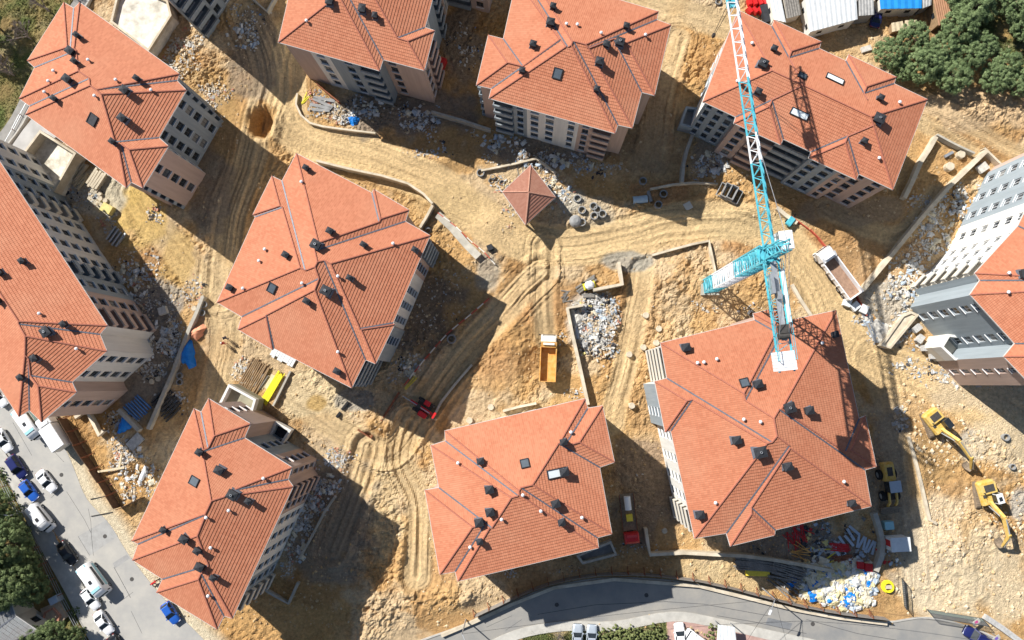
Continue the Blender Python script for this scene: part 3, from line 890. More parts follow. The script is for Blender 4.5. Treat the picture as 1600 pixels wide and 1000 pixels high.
_chim = {}
def chimney(parent, org, p, size, rz):
    """charcoal stack with a louvred head and a hipped cowl"""
    key = round(size, 1)
    if key not in _chim:
        w = size
        b = MB(); b.box((0, 0, 0.05), (w, w*0.86, 1.9))
        h = MB()
        for sx in (-1, 1):
            for sy in (-1, 1):
                h.box((sx*w*0.4, sy*w*0.33, 1.12), (w*0.14, w*0.14, 0.25))
        h.box((0, 0, 1.12), (w*0.5, w*0.4, 0.24))
        h.hexa([(-w*.62, -w*.55, 1.245), (w*.62, -w*.55, 1.245), (w*.62, w*.55, 1.245), (-w*.62, w*.55, 1.245)], [(-w*.62, -w*.55, 1.31), (w*.62, -w*.55, 1.31), (w*.62, w*.55, 1.31), (-w*.62, w*.55, 1.31)])
        h.hexa([(-w*.6, -w*.53, 1.312), (w*.6, -w*.53, 1.312), (w*.6, w*.53, 1.312), (-w*.6, w*.53, 1.312)], [(-w*.1, -w*.05, 1.56), (w*.1, -w*.05, 1.56), (w*.1, w*.05, 1.56), (-w*.1, w*.05, 1.56)])
        fl = MB(); fl.hexa([(-w*.72, -w*.64, -0.12), (w*.72, -w*.64, -0.12), (w*.72, w*.64, -0.12), (-w*.72, w*.64, -0.12)], [(-w*.53, -w*.46, 0.3), (w*.53, -w*.46, 0.3), (w*.53, w*.46, 0.3), (-w*.53, w*.46, 0.3)])
        _chim[key, 'f'] = fl.mesh('flashing', PAL['lead'])
        f = MB(); f.ring((0, 0, 1.5), 0.16, 0.11, 0.22, 10)
        _chim[key] = (b.mesh('chimney', PAL['charcoal']), h.mesh('cowl', PAL['charcoal']), f.mesh('flue', PAL['metal']))
    a, c, d = _chim[key]
    o = link('chimney', a, parent, p-org, rz); o.scale = (1, 1, RNG.uniform(0.62, 0.82))
    link('cowl', c, o); link('flashing', _chim[key, 'f'], o)
    if size > 1.0:
        link('flue', d, o)
_vent = {}
def vent(parent, org, p):
    if not _vent:
        b = MB(); b.cyl((0, 0, -0.15), (0, 0, 0.4), 0.11, 0.11, 10)
        c = MB(); c.cyl((0, 0, 0.401), (0, 0, 0.5), 0.24, 0.2, 10); c.cyl((0, 0, 0.501), (0, 0, 0.58), 0.2, 0.06, 10)
        _vent['v'] = (b.mesh('vent_pipe', PAL['metal']), c.mesh('vent_hood', PAL['crane_white']))
    o = link('vent_pipe', _vent['v'][0], parent, p-org)
    link('vent_hood', _vent['v'][1], o)
def skylight(parent, org, hip, E, slope, px, py, w, h, glass, name='roof_window'):
    P, e = on_roof(hip, E, slope, px, py)
    if P is None:
        return
    u = Vector((*hip.u[e], 0)); n = Vector((*hip.n[e], slope)).normalized(); up = u.cross(n)
    if up.z < 0:
        up = -up
    M = Matrix((u, n, up)).transposed()
    fr = MB()
    C = P-org+up*0.12
    q = lambda a, b, c: C+u*a+n*b+up*c
    def bx(mb, a0, a1, b0, b1, c0, c1):
        mb.hexa([q(a0, b0, c0), q(a1, b0, c0), q(a1, b1, c0), q(a0, b1, c0)], [q(a0, b0, c1), q(a1, b0, c1), q(a1, b1, c1), q(a0, b1, c1)])
    t = 0.1
    bx(fr, -w/2, -w/2+t, -h/2, h/2, -0.2, 0.1); bx(fr, w/2-t, w/2, -h/2, h/2, -0.2, 0.1)
    bx(fr, -w/2+t, w/2-t, -h/2, -h/2+t, -0.2, 0.1); bx(fr, -w/2+t, w/2-t, h/2-t, h/2, -0.2, 0.1)
    o = fr.build(name, PAL['charcoal'], parent)
    gl = MB(); bx(gl, -w/2+t, w/2-t, -h/2+t, h/2-t, -0.1, 0.03)
    gl.build('pane', glass, o)
def on_roof(hip, E, slope, px, py):
    z = E+1.5
    for _ in range(6):
        P = at(px, py, z)
        t = hip.height(P.x, P.y)
        if t is None:
            return None, None
        z = E+slope*t
    P = at(px, py, z)
    for e, t0, t1, a, b, c, d in hip.slabs:
        q = [a, b, c, d]; p = np.array((P.x, P.y))
        if all(cross2(q[(k+1) % 4]-q[k], p-q[k]) <= 1e-6 for k in range(4)):
            return P, e
    return P, 0

SLATE = mat('slate_board', (0.075, 0.095, 0.115), 0.5, 0.15, 3)
WHITE_PANEL = mat('white_panel', (0.72, 0.76, 0.76), 0.4, 0.06, 2)
LAST = {}
def block(label, pts, E, styles, chims=(), vents=(), lights=(), slope=0.30, storeys=5, inset=0.45, dark=True):
    """An apartment house. pts: its eave outline in the photograph, clockwise."""
    n = len(pts)
    if sum(pts[i][0]*pts[(i+1) % n][1]-pts[(i+1) % n][0]*pts[i][1] for i in range(n)) < 0:     # listed the other way round
        pts = pts[::-1]
        styles = {(n-2-i) % n: ' '.join(sp.split()[::-1]) for i, sp in styles.items()}
    w = [at(px, py, E) for px, py in pts]
    hip = Hip(w)
    c = sum(w, Vector())/len(w)
    org = Vector((c.x, c.y, 0))
    root = thing('apartment_building', label, 'building', org, 0, 'terracotta roofed apartment blocks on the site')
    roof(root, org, hip, E, slope)
    n = len(w)
    V = [hip.X(i-1, i, inset) for i in range(n)]
    for i in range(n):
        A, B = V[i], V[(i+1) % n]
        out = -hip.n[i]
        mid = (A+B)/2
        seen = float(np.dot(out, -mid)) > -4
        L = float(np.linalg.norm(B-A))
        sp = styles.get(i)
        if sp is None:
            sp = 'p' if L < 4 else ('p:1:2 w:2:3' if L < 9 else 'g:1:2 w:3:5 p:1:3')
        wall_run(root, org, A, B, out, -1.2, E-0.14, sp, seen, storeys, dark)
    rz = math.atan2(hip.u[0][1], hip.u[0][0])
    for q in chims:
        P, e = on_roof(hip, E, slope, q[0], q[1])
        if P is not None:
            chimney(root, org, P-Vector((0, 0, 0.1)), (q[2] if len(q) > 2 else 0.8)*0.86, rz+RNG.uniform(-0.06, 0.06))
    for q in vents:
        P, e = on_roof(hip, E, slope, q[0], q[1])
        if P is not None:
            vent(root, org, P)
    for q in lights:
        skylight(root, org, hip, E, slope, q[0], q[1], q[2], q[3], {'s': SLATE, 'w': WHITE_PANEL, 'd': PAL['scrap_dark']}[q[4]])
    LAST['hip'], LAST['root'], LAST['org'] = hip, root, org
    return root, hip
def Z(pts, k, ox, oy):
    return [(ox+x/k, oy+y/k) for x, y in pts]

# ------------------------------------------------------------------ the eleven blocks
block('apartment block with jogged red roof beside the park path and concrete courts',
      Z([(378, 12), (850, 350), (838, 382), (882, 427), (752, 652), (798, 692), (676, 890), (622, 862), (598, 888), (122, 542), (142, 502), (92, 467), (165, 320), (130, 288), (303, 12), (350, 40)], 3.03, 0, 0),
      13.0, {0: 'w:1 g:1 p:1', 1: 'g', 2: 'g:b', 3: 'g:1:2 g:2:3', 4: 'w:1', 5: 'p:0:1 p:1:2 p:0:1', 6: 'g:b', 7: 'p', 8: 'p w:2:2 g'},
      [(124, 58), (113, 82, 1.1), (120, 98), (109, 126, 1.1), (88, 156), (198, 143, 1.1), (217, 125), (195, 187, 1.1), (179, 223)], [(140, 95), (183, 126), (72, 145), (78, 128), (86, 112), (150, 151), (238, 142)], [(145, 187, 1.4, 1.6, 'd')])
block('apartment block with pink and slate blue walls above the curved planter',
      Z([(75, 330), (865, 553), (893, 465), (1215, 550), (1295, 240), (1220, 215), (1288, -40), (1345, -330), (1700, -240), (1830, -780), (700, -1080), (330, -760), (260, -790), (165, -60)], 5, 420, 0),
      13.0, {0: 'p:0:2 w:1:1.6 g:0:0.5 g:1:2 g:b:1.6', 1: 'g', 2: 'p:1:1.2 p:0:1.6', 3: 'p:1:1 p:b:1.2', 4: 'w:1', 5: 'w:1:2 g:0:2', 6: 'g:b:2 p:1:2 w:2:2', 7: 'g:b:2 p:1:1.5', 8: 'p:1:2 g:b'},
      [(516, 4, 1.0), (567, 16, 1.1), (587, 27)], [(480, 34)])
block('apartment block with white banded wall facing the small pavilion',
      Z([(115, 275), (232, 305), (335, -159), (415, -137), (440, -207), (1443, 90), (1430, 155), (1540, 195), (1412, 745), (1312, 720), (1240, 1000), (1125, 975), (1105, 1042), (120, 768), (140, 692), (22, 665)], 5, 740, 0),
      12.8, {7: 'p:1', 8: 'p', 9: 'g:1:2', 11: 'g', 12: 'p:b:1.3 p:1:1 w:1:1 w:0:0.5 w:2:2.2 g:1:1 g:b:1.4', 13: 'p', 14: 'p:0:1', 15: 'g:b:1 p:1'},
      [(833, 72, 0.9), (860, 38, 1.1), (864, 13), (816, 112), (978, 43), (947, 71, 0.9), (968, 68, 1.2), (936, 99, 1.1), (932, 142)], [(885, 39), (939, 53), (902, 40), (1008, 56)], [(871, 115, 1.3, 1.5, 's')])
block('apartment block with four hipped bays under the crane jib near the pines',
      Z([(300, 47), (453, 119.2), (465, 92), (678, 190), (668, 220.3), (790, 277.6), (803, 250), (1018, 350), (1008, 380.2), (1160, 452), (1003, 862), (848, 790.3), (837, 817), (622, 718), (632, 690.2), (505, 631.4), (493, 658), (281, 560), (290, 531.6), (140, 462)], 2.909, 1050, 0),
      13.0, {10: 'p:1:1 p:1:1', 12: 'p:1:1 g:2:2.2', 13: 'g', 14: 'g:b:2 g:b:2', 15: 'g', 16: 'p:b:1.2 p:1:1', 18: 'g:2:2 g:1:1', 19: 'w g:1 p:1'},
      [(1208, 78), (1190, 102, 1.2), (1183, 145, 0.9), (1373, 155), (1371, 187, 1.4), (1348, 222)], [(1174, 69), (1151, 128), (1404, 161), (1372, 248), (1181, 205)], [(1253, 119, 1.2, 1.0, 's'), (1304, 124, 2.6, 1.0, 'w'), (1249, 178, 2.6, 1.0, 'w')])
block('long apartment block with white walls and chevron balconies beside the west street',
      Z([(-95, -115), (400, 640), (372, 672), (398, 735), (268, 850), (285, 888), (155, 998), (110, 955), (70, 978), (-450, 180)], 2.381, 0, 240),
      13.4, {0: 'w:2:2 g:2:1.6 w:b:0.7 w:4:3.3 g:b:0.7 g:1:1 p:1:1 p:b:1', 1: 'w', 2: 'w:0:1 w:0:1', 3: 'w:1:2 w:1:2', 4: 'p', 5: 'p:0:1 p:1:2 p:0:1', 6: 'k', 7: 'p', 8: 'w:1 p:2'},
      [(39, 409), (2, 426, 0.9), (75, 519, 1.3), (103, 507), (58, 560, 0.9), (36, 590), (0, 470)], [(64, 490), (122, 545)])
block('square apartment block with crossing hips in the middle of the site',
      Z([(358, 25), (653, 179), (661, 165), (797, 245), (783, 290), (880, 345), (735, 686), (741, 692), (667, 846), (628, 830), (574, 940), (270, 785), (264, 791), (130, 712), (145, 662), (48, 606), (198, 272), (188, 264), (262, 113), (302, 132)], 2.5, 320, 230),
      11.2, {5: 'g:b:1.4 p:1:1.3 w:0:.7 w:1:1.2 w:1:1.2 w:1:1.2', 7: 'g:1:2 g:0:.6', 8: 'g', 9: 'g:b', 10: 'g:b:1 w:2 p:1', 3: 'p', 4: 'p:1:2'},
      [(480, 264), (517, 362, 0.9), (495, 383, 1.3), (448, 399, 0.9), (361, 450, 0.9), (569, 383, 0.8), (548, 435), (511, 455, 1.4), (481, 471, 0.9), (528, 580, 0.9), (649, 391)], [(472, 285), (415, 390), (406, 408), (473, 443), (529, 432), (381, 451), (529, 550), (615, 381)], [(425, 450, 1.2, 1.4, 's')])
block('apartment block with roof of stepped hips along the west street, walled terrace behind',
      Z([(365, 57), (528, 155), (505, 210), (690, 325), (675, 372), (695, 400), (458, 915), (425, 905), (398, 958), (162, 813), (185, 762), (68, 687), (90, 625), (65, 612), (308, 97), (336, 110)], 2.5, 180, 600),
      13.0, {0: 'p:1:2 p:0:1', 1: 'p', 2: 'g:1:1.5 p:1:1', 3: 'p:1', 4: 'p', 5: 'p:b:1 p:1:1 w:1:1 w:1:1 w:1:1 w:1:1 g:1:1 w:b:1'},
      [(315, 706, 0.9), (345, 734, 1.0), (366, 772, 1.3), (391, 782), (258, 827), (291, 841, 1.0), (312, 859, 0.9), (315, 884, 1.0), (336, 901)], [(413, 747), (359, 797), (331, 855), (327, 930), (324, 808)], [(304, 752, 1.2, 1.5, 's')])
block('apartment block with plain roof above the asphalt road bend',
      Z([(488, 183), (1035, 57), (1045, 95), (1103, 85), (1150, 305), (1092, 325), (1140, 585), (1083, 600), (1088, 640), (538, 770), (528, 732), (468, 743), (410, 415), (465, 405), (433, 240), (490, 222)], 2.5, 500, 600),
      12.6, {0: 'p w:2:2 g', 8: 'g:1:2 p:2:3 w:2', 6: 'p:1:2 g'},
      [(751, 720, 0.9), (765, 764, 1.0), (766, 799, 1.0), (749, 815, 1.1), (750, 845), (880, 690, 0.9), (881, 737, 1.0), (868, 786, 1.1), (877, 815, 0.9)], [(716, 723), (784, 811), (845, 798), (909, 808), (817, 773), (735, 854), (892, 675)], [(820, 724, 1.2, 1.2, 's'), (870, 739, 1.2, 2.8, 'w')])
block('apartment block with big four part roof beneath the crane counterweights',
      [(1032, 536), (1179, 500), (1177, 490), (1225, 478), (1231, 501), (1306, 485), (1342, 654), (1352, 650), (1369, 729), (1351, 734), (1361, 791), (1211, 828), (1210, 836), (1141, 853), (1135, 833), (1085, 841), (1048, 673), (1039, 675), (1023, 596), (1042, 591)],
      13.0, {15: 'w:b:1 w:2:1.6 w:1:1 w:1:1', 17: 'g:1:2 g', 19: 'w:b:1', 0: 'w:2:2 g p', 18: 'w'},
      [(1070, 543, 1.0), (1182, 600, 1.1), (1231, 637, 1.4), (1261, 641, 1.1), (1149, 687, 1.1), (1186, 706, 1.5), (1228, 728, 1.0), (1092, 803, 1.0), (1328, 785, 0.9), (1302, 523, 0.9)], [(1089, 567), (1099, 566), (1119, 561), (1161, 655), (1187, 659), (1283, 536), (1317, 752), (1117, 785)], [(1163, 598, 1.2, 1.2, 's')])
block('tall apartment block with white gridded wall beyond the long concrete wall',
      Z([(820, -250), (765, -205), (560, 215), (362, 432), (385, 465), (340, 530), (545, 755), (495, 815), (640, 965), (900, 900), (1150, 400), (1000, -100)], 2.94, 1400, 280),
      16.2, {1: 'g:3:2 w:1:.9', 2: 'w:3:3 w:b:1.3', 3: 'g', 4: 'g:0:.6 g:0:.2', 5: 'g:1:1.5 g:0:.6 g:1:1', 6: 'g:0', 7: 'p:0:.7 p:1:1 p:0:.8'},
      [(1597, 428, 1.0)], [(1574, 427), (1573, 457)], dark=False, storeys=6)
block('apartment block with brown gable wall beyond the concrete roof deck',
      [(254, -8), (114, -138), (189, -247), (329, -117)],
      14.0, {0: 'p:0:4 p:0:4', 3: 'w:2:1.6 g:2:2 g:b:1.6'})

# ------------------------------------------------------------------ free-standing concrete walls
def gwall(name, label, pts, h, th, m, cat='wall', sink=0.5, level=False, grp=None):
    P = [g(*p) for p in pts]
    top = max(p.z for p in P)+h
    mb = MB(); rr = []
    for i, p in enumerate(P):
        d = P[min(i+1, len(P)-1)]-P[max(i-1, 0)]; d.z = 0; d.normalize()
        n = Vector((-d.y, d.x, 0))*th/2
        t = top if level else p.z+h
        rr.append([(p.x-n.x, p.y-n.y, p.z-sink), (p.x+n.x, p.y+n.y, p.z-sink), (p.x+n.x, p.y+n.y, t), (p.x-n.x, p.y-n.y, t)])
    mb.loft(rr)
    c = P[0]
    o = mb.build(name, m, None, c); o.location = c
    o['kind'] = 'thing'
    return tag(o, label, cat, grp)
PC, RC = PAL['pale_concrete'], PAL['concrete']
for label, pts, h, th, m in (
    ('long curved concrete wall between the dirt road and the middle block', [(499, 256), (548, 268), (600, 279), (640, 291), (664, 307), (678, 322)], 1.7, 0.35, PC),
    ('short concrete wall running down from the curved wall end', [(678, 323), (669, 340), (658, 358)], 1.3, 0.4, PC),
    ('sloping concrete ramp wall beside the red and white barrier', [(684, 336), (706, 356), (730, 384), (748, 402)], 0.5, 1.2, RC),
    ('grey concrete garden wall between two blocks in the shade', [(676, 179), (722, 192), (767, 207)], 1.4, 0.35, RC),
    ('curved concrete wall below the block with four bays', [(1079, 216), (1070, 240), (1065, 262), (1063, 289)], 1.5, 0.5, RC),
    ('low concrete kerb wall beside the concrete rings and troughs', [(1015, 297), (1050, 290), (1082, 287), (1120, 289)], 0.7, 0.3, PC),
    ('long straight concrete wall below the white gridded block', [(1533, 240), (1475, 296), (1432, 345), (1390, 397), (1342, 455)], 1.4, 0.6, PC),
    ('concrete wall running along the upper dirt tracks to the frame edge', [(1531, 235), (1562, 265), (1602, 302)], 1.2, 0.3, PC),
    ('stepped concrete wall by the two round footings', [(1458, 214), (1476, 224), (1492, 232), (1516, 243)], 1.2, 0.3, RC),
    ('sloping concrete wall beside the roof corner near the upper tracks', [(1457, 217), (1447, 235), (1434, 255), (1421, 285), (1408, 312)], 1.1, 0.65, PC),
    ('square cornered foundation wall beside the crane mast', [(1018, 400), (1050, 391), (1080, 383), (1106, 378), (1109, 395), (1116, 427), (1145, 419)], 0.9, 0.35, PC),
    ('long pale concrete wall between the orange tipper and the rubbish heap', [(910, 478), (886, 483), (893, 520), (905, 572), (918, 632)], 1.5, 0.45, PC),
    ('right angled concrete wall above the rubbish heap', [(965, 412), (968, 430), (971, 446), (950, 450), (926, 455)], 1.6, 0.45, PC),
    ('short concrete wall at the roof edge above the asphalt road block', [(786, 642), (812, 635), (838, 630)], 0.8, 0.35, PC),
    ('long narrow concrete wall past the blue tarpaulin', [(321, 464), (311, 490), (300, 514), (287, 548), (275, 581), (262, 610), (250, 638), (236, 670)], 1.0, 0.55, RC),
    ('concrete boundary wall behind the big four part roof', [(1007, 823), (1010, 843), (1014, 864), (1066, 861), (1120, 864), (1160, 866), (1205, 872), (1250, 880), (1298, 890)], 1.2, 0.5, PC),
    ('curved concrete wall beside the white site box', [(1362, 800), (1369, 822), (1375, 845), (1372, 868), (1364, 890)], 1.1, 0.7, RC),
    ('low concrete kerb beside the two excavators', [(1418, 682), (1428, 715), (1438, 755), (1451, 812), (1462, 818)], 0.4, 0.4, PC),
    ('curved edge wall of the planter full of scrap', [(466, 148), (464, 165), (472, 182), (486, 194), (508, 200)], 0.6, 0.3, PC),
    ('straight edge wall of the planter full of scrap', [(508, 200), (545, 205), (588, 210)], 0.7, 0.3, PC),
    ('rusty steel sheet wall behind the planter scrap', [(497, 133), (512, 147), (532, 163)], 1.0, 0.2, PAL['rust']),
    ('thin wall in the shade beside the red drilling rig', [(738, 570), (712, 600), (690, 628), (676, 655)], 0.7, 0.35, RC),
    ('concrete edge beside the rubble trench of the stepped hip block', [(525, 775), (508, 800), (490, 835), (470, 870)], 0.7, 0.3, RC),
    ('low concrete wall under the pavilion corner', [(752, 268), (782, 262), (806, 257), (838, 249)], 0.6, 0.3, PC),
    ('curved low wall on the sunny side of the pavilion', [(838, 249), (853, 260), (868, 272)], 0.6, 0.35, PC),
    ('concrete edge wall below the tall gable block', [(395, 0), (420, 22), (440, -15)], 0.9, 0.35, RC),
    ('concrete court wall at the west block corner', [(122, 652), (140, 640), (146, 652), (160, 680), (166, 672)], 0.9, 0.5, PC),
    ('concrete wall along the foot of the west street block', [(190, 640), (205, 655), (222, 672)], 1.0, 0.6, RC),
    ('timber edged trench wall by the barrier corner', [(624, 613), (602, 648), (580, 684), (560, 671)], 0.5, 0.25, PAL['rust']),
    ('pale kerb at the crane base beside the dirt road', [(1236, 445), (1250, 470), (1266, 494)], 0.5, 0.5, PC),
    ('raised concrete platform edge above the truck lane', [(1212, 326), (1226, 338), (1243, 350)], 0.7, 0.6, PC),
    ('concrete kerb of the terrace yard by the brown timber stacks', [(455, 580), (442, 606), (428, 634)], 0.5, 0.3, RC),
):
    gwall('concrete_wall' if 'rusty' not in label and 'timber' not in label else 'site_wall', label, pts, h, th, m)

# concrete decks with parapets
def deck(label, pts, z, par, m, inside, open_edges=(), org_px=None):
    P = [at(px, py, z+par) for px, py in pts]
    n = len(P); c = sum(P, Vector())/n; org = Vector((c.x, c.y, 0))
    root = thing('concrete_deck', label, 'deck', org)
    ccw = sum(P[i].x*P[(i+1) % n].y-P[(i+1) % n].x*P[i].y for i in range(n)) > 0
    if not ccw:
        P = P[::-1]
    inn = []
    for i in range(n):
        a, b, d = P[i-1], P[i], P[(i+1) % n]
        u, v = (b-a).normalized(), (d-b).normalized()
        n1, n2 = Vector((-u.y, u.x, 0)), Vector((-v.y, v.x, 0))
        inn.append(b+(n1+n2).normalized()*0.35/max(0.4, (n1+n2).length/2))
    lo = lambda p, zz: Vector((p.x-org.x, p.y-org.y, zz))
    fl = MB(); fl.hexa([lo(p, -0.8) for p in P], [lo(p, z) for p in P]); fl.build('floor_slab', inside, root)
    for i in range(n):
        if i in open_edges:
            continue
        j = (i+1) % n
        w = MB(); w.hexa([lo(P[i], z+0.004), lo(P[j], z+0.004), lo(inn[j], z+0.004), lo(inn[i], z+0.004)], [lo(P[i], z+par), lo(P[j], z+par), lo(inn[j], z+par), lo(inn[i], z+par)])
        w.build('parapet', m, root)
    return root, org, z
WET = mat('deck_stained', (0.56, 0.52, 0.43), 0.85, 0.35, 0.5, tint=(0.66, 0.62, 0.54))
deck('walled concrete deck with puddles between two western blocks', [(62, 203), (119, 239), (84, 300), (18, 262)], 0.9, 1.8, PC, mat('deck_wet', (0.46, 0.40, 0.27), 0.7, 0.4, 0.6, tint=(0.60, 0.56, 0.48)))
deck('bright concrete roof deck next to the brown gable wall', [(196, -30), (262, 0), (268, 24), (232, 80), (172, 34), (180, 0)], 1.9, 0.6, PC, WET)
deck('small walled concrete terrace behind the stepped hip block', [(357, 600), (400, 624), (392, 652), (340, 634)], 2.6, 1.3, PAL['white'], mat('terrace_floor', (0.30, 0.28, 0.20), 0.9, 0.2, 1))
deck('dark walled light well behind the stepped hip block', [(430, 658), (455, 672), (440, 695), (415, 690)], 0.6, 1.4, PAL['white'], PAL['scrap_dark'])
deck('white boxed light well at the foot of the white gridded block', [(1470, 542), (1482, 522), (1560, 532), (1566, 560), (1492, 563)], 2.6, 2.4, PAL['white'], PAL['cream'])
deck('pale retaining box at the foot of the white gridded block', [(1376, 540), (1410, 492), (1424, 486), (1436, 492), (1392, 545)], 0.8, 0.25, PC, PC)
deck('grey concrete light well beside the block with four bays', [(1062, 195), (1072, 166), (1090, 168), (1082, 200)], 1.4, 1.2, PAL['grey'], PAL['grey_concrete'])
deck('shallow basement court below the asphalt road block', [(900, 868), (955, 845), (965, 868), (910, 882)], 0.2, 1.2, RC, PAL['grey_concrete'])
gwall('concrete_wall', 'angled concrete wall below the foot of the stepped hip block', [(414, 918), (434, 930), (453, 941), (468, 908)], 0.8, 0.35, RC)

# ------------------------------------------------------------------ hoardings, barriers and fences
def fence(name, label, pts, h, pw, m, cat='fence', posts=True, brace=0.0, base=0.0, th=0.05, alt=None, rails=False):
    P = [g(*p) for p in smooth_line(pts, 3)] if len(pts) > 2 else [g(*p) for p in pts]
    org = P[0].copy()
    root = thing(name, label, cat, org)
    run = [0.0]
    for a, b in zip(P[:-1], P[1:]):
        run.append(run[-1]+math.hypot(b.x-a.x, b.y-a.y))
    def sample(s):
        for i in range(len(P)-1):
            if s <= run[i+1] or i == len(P)-2:
                t = (s-run[i])/max(1e-6, run[i+1]-run[i]); q = P[i].lerp(P[i+1], t); return Vector((q.x, q.y, gz(q.x, q.y)))
    n = max(1, int(run[-1]/pw)); st = run[-1]/n
    for k in range(n):
        a, b = sample(k*st+0.02), sample((k+1)*st-0.02)
        zb = min(a.z, b.z)+base; tilt = RNG.uniform(-0.03, 0.03)
        a.z = b.z = 0
        d = (b-a).normalized(); q = Vector((-d.y, d.x, 0))
        mb = MB()
        lo = lambda p, s, z: p+q*(s+tilt*(z-zb))+Vector((0, 0, z))-org
        if rails:
            for q_ in (0.25, 0.62, 1.0):
                mb.bar(lo(a, 0, zb+h*q_), lo(b, 0, zb+h*q_), 0.05)
        else:
            mb.hexa([lo(a, -th/2, zb), lo(b, -th/2, zb), lo(b, th/2, zb), lo(a, th/2, zb)], [lo(a, -th/2, zb+h), lo(b, -th/2, zb+h), lo(b, th/2, zb+h), lo(a, th/2, zb+h)])
        mb.build('rail' if rails else 'panel', alt if (alt and k % 2) else m, root)
        if posts:
            r = MB(); r.bar(lo(a, th, zb-0.2), lo(a, th, zb+h+0.12), 0.08); r.build('post', PAL['rust'], root)
        if brace:
            r = MB(); r.bar(lo(a, 0.1, zb+h), lo(a, brace, zb-0.05), 0.07); r.bar(lo(a, 0.1, zb+h*0.4), lo(a, brace, zb-0.05), 0.06); r.build('brace', PAL['rust'], root)
    return root
off_s = [(p[0], p[1]-6) for p in [(742, 966), (800, 939), (866, 913), (960, 900), (1090, 911), (1240, 948), (1310, 961), (1382, 970)]]
fence('site_hoarding', 'grey steel sheet hoarding with braces along the asphalt road', off_s, 1.6, 2.4, mat('hoarding_grey', (0.24, 0.22, 0.20), 0.7, 0.2, 2), brace=0.9)
gwall('concrete_wall', 'low concrete footing below the hoarding on the asphalt road', [(690, 992), (742, 970), (800, 943), (866, 917), (960, 904), (1090, 914), (1240, 951), (1310, 964), (1384, 973)], 0.5, 0.5, PC)
fence('site_hoarding', 'dark brown sheet hoarding beside the sandy verge of the west street', [(104, 654), (130, 700), (160, 746), (189, 792)], 2.0, 2.2, PAL['hoarding'], brace=1.1)
fence('site_hoarding', 'short brown hoarding return beside the rubbish pit', [(190, 794), (208, 786), (226, 776)], 1.6, 2.0, PAL['hoarding'])
fence('safety_barrier', 'red and white safety barrier in the shade beside the trench track', [(765, 466), (735, 492), (701, 520), (672, 552), (649, 580), (632, 602)], 0.5, 1.2, PAL['barrier_red'], 'barrier', False, alt=PAL['dust_white'], th=0.14)
fence('safety_barrier', 'red and white safety barrier along the ramp by the middle block', [(684, 333), (712, 354), (736, 378), (756, 394), (774, 414)], 0.5, 1.2, PAL['barrier_red'], 'barrier', False, alt=PAL['dust_white'], th=0.14)
fence('safety_barrier', 'red brown barrier boards beside the white tipper lorry', [(1264, 360), (1287, 385), (1312, 424), (1331, 452), (1352, 494)], 0.7, 1.6, PAL['barrier_red'], 'barrier', True, th=0.12)
fence('safety_barrier', 'red brown barrier boards along the shaded truck lane', [(1236, 340), (1250, 350), (1263, 359)], 0.6, 1.5, PAL['barrier_red'], 'barrier', True, th=0.12)
fence('park_railing', 'low metal railing on the verge beside the park path', [(128, 28), (100, 75), (60, 140), (20, 215), (0, 250)], 1.0, 2.5, PAL['metal'], th=0.03, rails=True)
fence('garden_fence', 'thin metal fence along the pavement under the street trees', [(0, 735), (36, 806), (70, 868), (100, 930), (138, 1000)], 1.2, 2.5, PAL['metal'], th=0.03, rails=True)
def gate(label, a, b, h, lean):
    A, B = g(*a), g(*b); org = A
    root = thing('steel_gate', label, 'gate', org)
    L = (B-A).length; u = (B-A).normalized(); q = Vector((-u.y, u.x, 0)); up = (Vector((0, 0, 1))+q*lean).normalized()
    f = MB(); pt = lambda s, z: u*s+up*z
    for s in (0.03, L-0.03):
        f.bar(pt(s, 0), pt(s, h), 0.09)
    for z in (0.08, h*0.5, h):
        f.bar(pt(0.08, z), pt(L-0.08, z), 0.08)
    f.build('gate_frame', PAL['frame_dark'], root)
    n = max(4, int(L/0.28))
    bar = MB(); bar.bar(pt(0, 0.12), pt(0, h-0.05), 0.05); me = bar.mesh('gate_bar', PAL['metal'])
    for k in range(1, n):
        link('gate_bar', me, root, u*(L*k/n))
    s = MB(); s.bar(pt(0.1, h*0.27), pt(L-0.1, h*0.27), 0.02, h*0.44, up=up); s.build('sheet', mat('gate_green', (0.10, 0.14, 0.125), 0.6, 0.2, 2), root)
gate('open green steel gate leaf standing beside the yellow coil', (1413, 946), (1409, 903), 2.2, 0.35)
gate('open grey steel gate leaf across the sandy entrance', (1448, 952), (1534, 966), 2.0, -0.3)

# ------------------------------------------------------------------ tower crane
def lattice(mb, a, b, w, h, bays, ch=0.16, dg=0.07, side=None, up=None):
    a, b = Vector(a), Vector(b); d = (b-a).normalized()
    s, u = side.normalized(), up.normalized()
    cs = [(-1, -1), (1, -1), (1, 1), (-1, 1)]
    pt = lambda t, c: a.lerp(b, t)+s*c[0]*w/2+u*c[1]*h/2
    for c in cs:
        mb.bar(pt(0, c), pt(1, c), ch, up=u)
    for k in range(bays):
        t0, t1 = k/bays, (k+1)/bays
        for i in range(4):
            c, e = cs[i], cs[(i+1) % 4]
            mb.bar(pt(t0, c), pt(t0, e), dg, up=d)
            mb.bar(pt(t0, c if k % 2 else e), pt(t1, e if k % 2 else c), dg, up=s+u)
CB = g(1109, 447)
CZ = 27.4
SX = at(1211, 402, CZ+1.5)
mast_top = Vector((CB.x, CB.y, CZ))
crane = thing('tower_crane', 'cyan and white tower crane with counterweights standing between the blocks', 'crane', CB)
X, Y, Zv = Vector((1, 0, 0)), Vector((0, 1, 0)), Vector((0, 0, 1))
tip = at(1140, -70, CZ+2.6); root_ = Vector((CB.x, CB.y, CZ+1.8))
jd = (tip-root_); jd.z = 0; jd.normalize(); js = Vector((jd.y, -jd.x, 0))
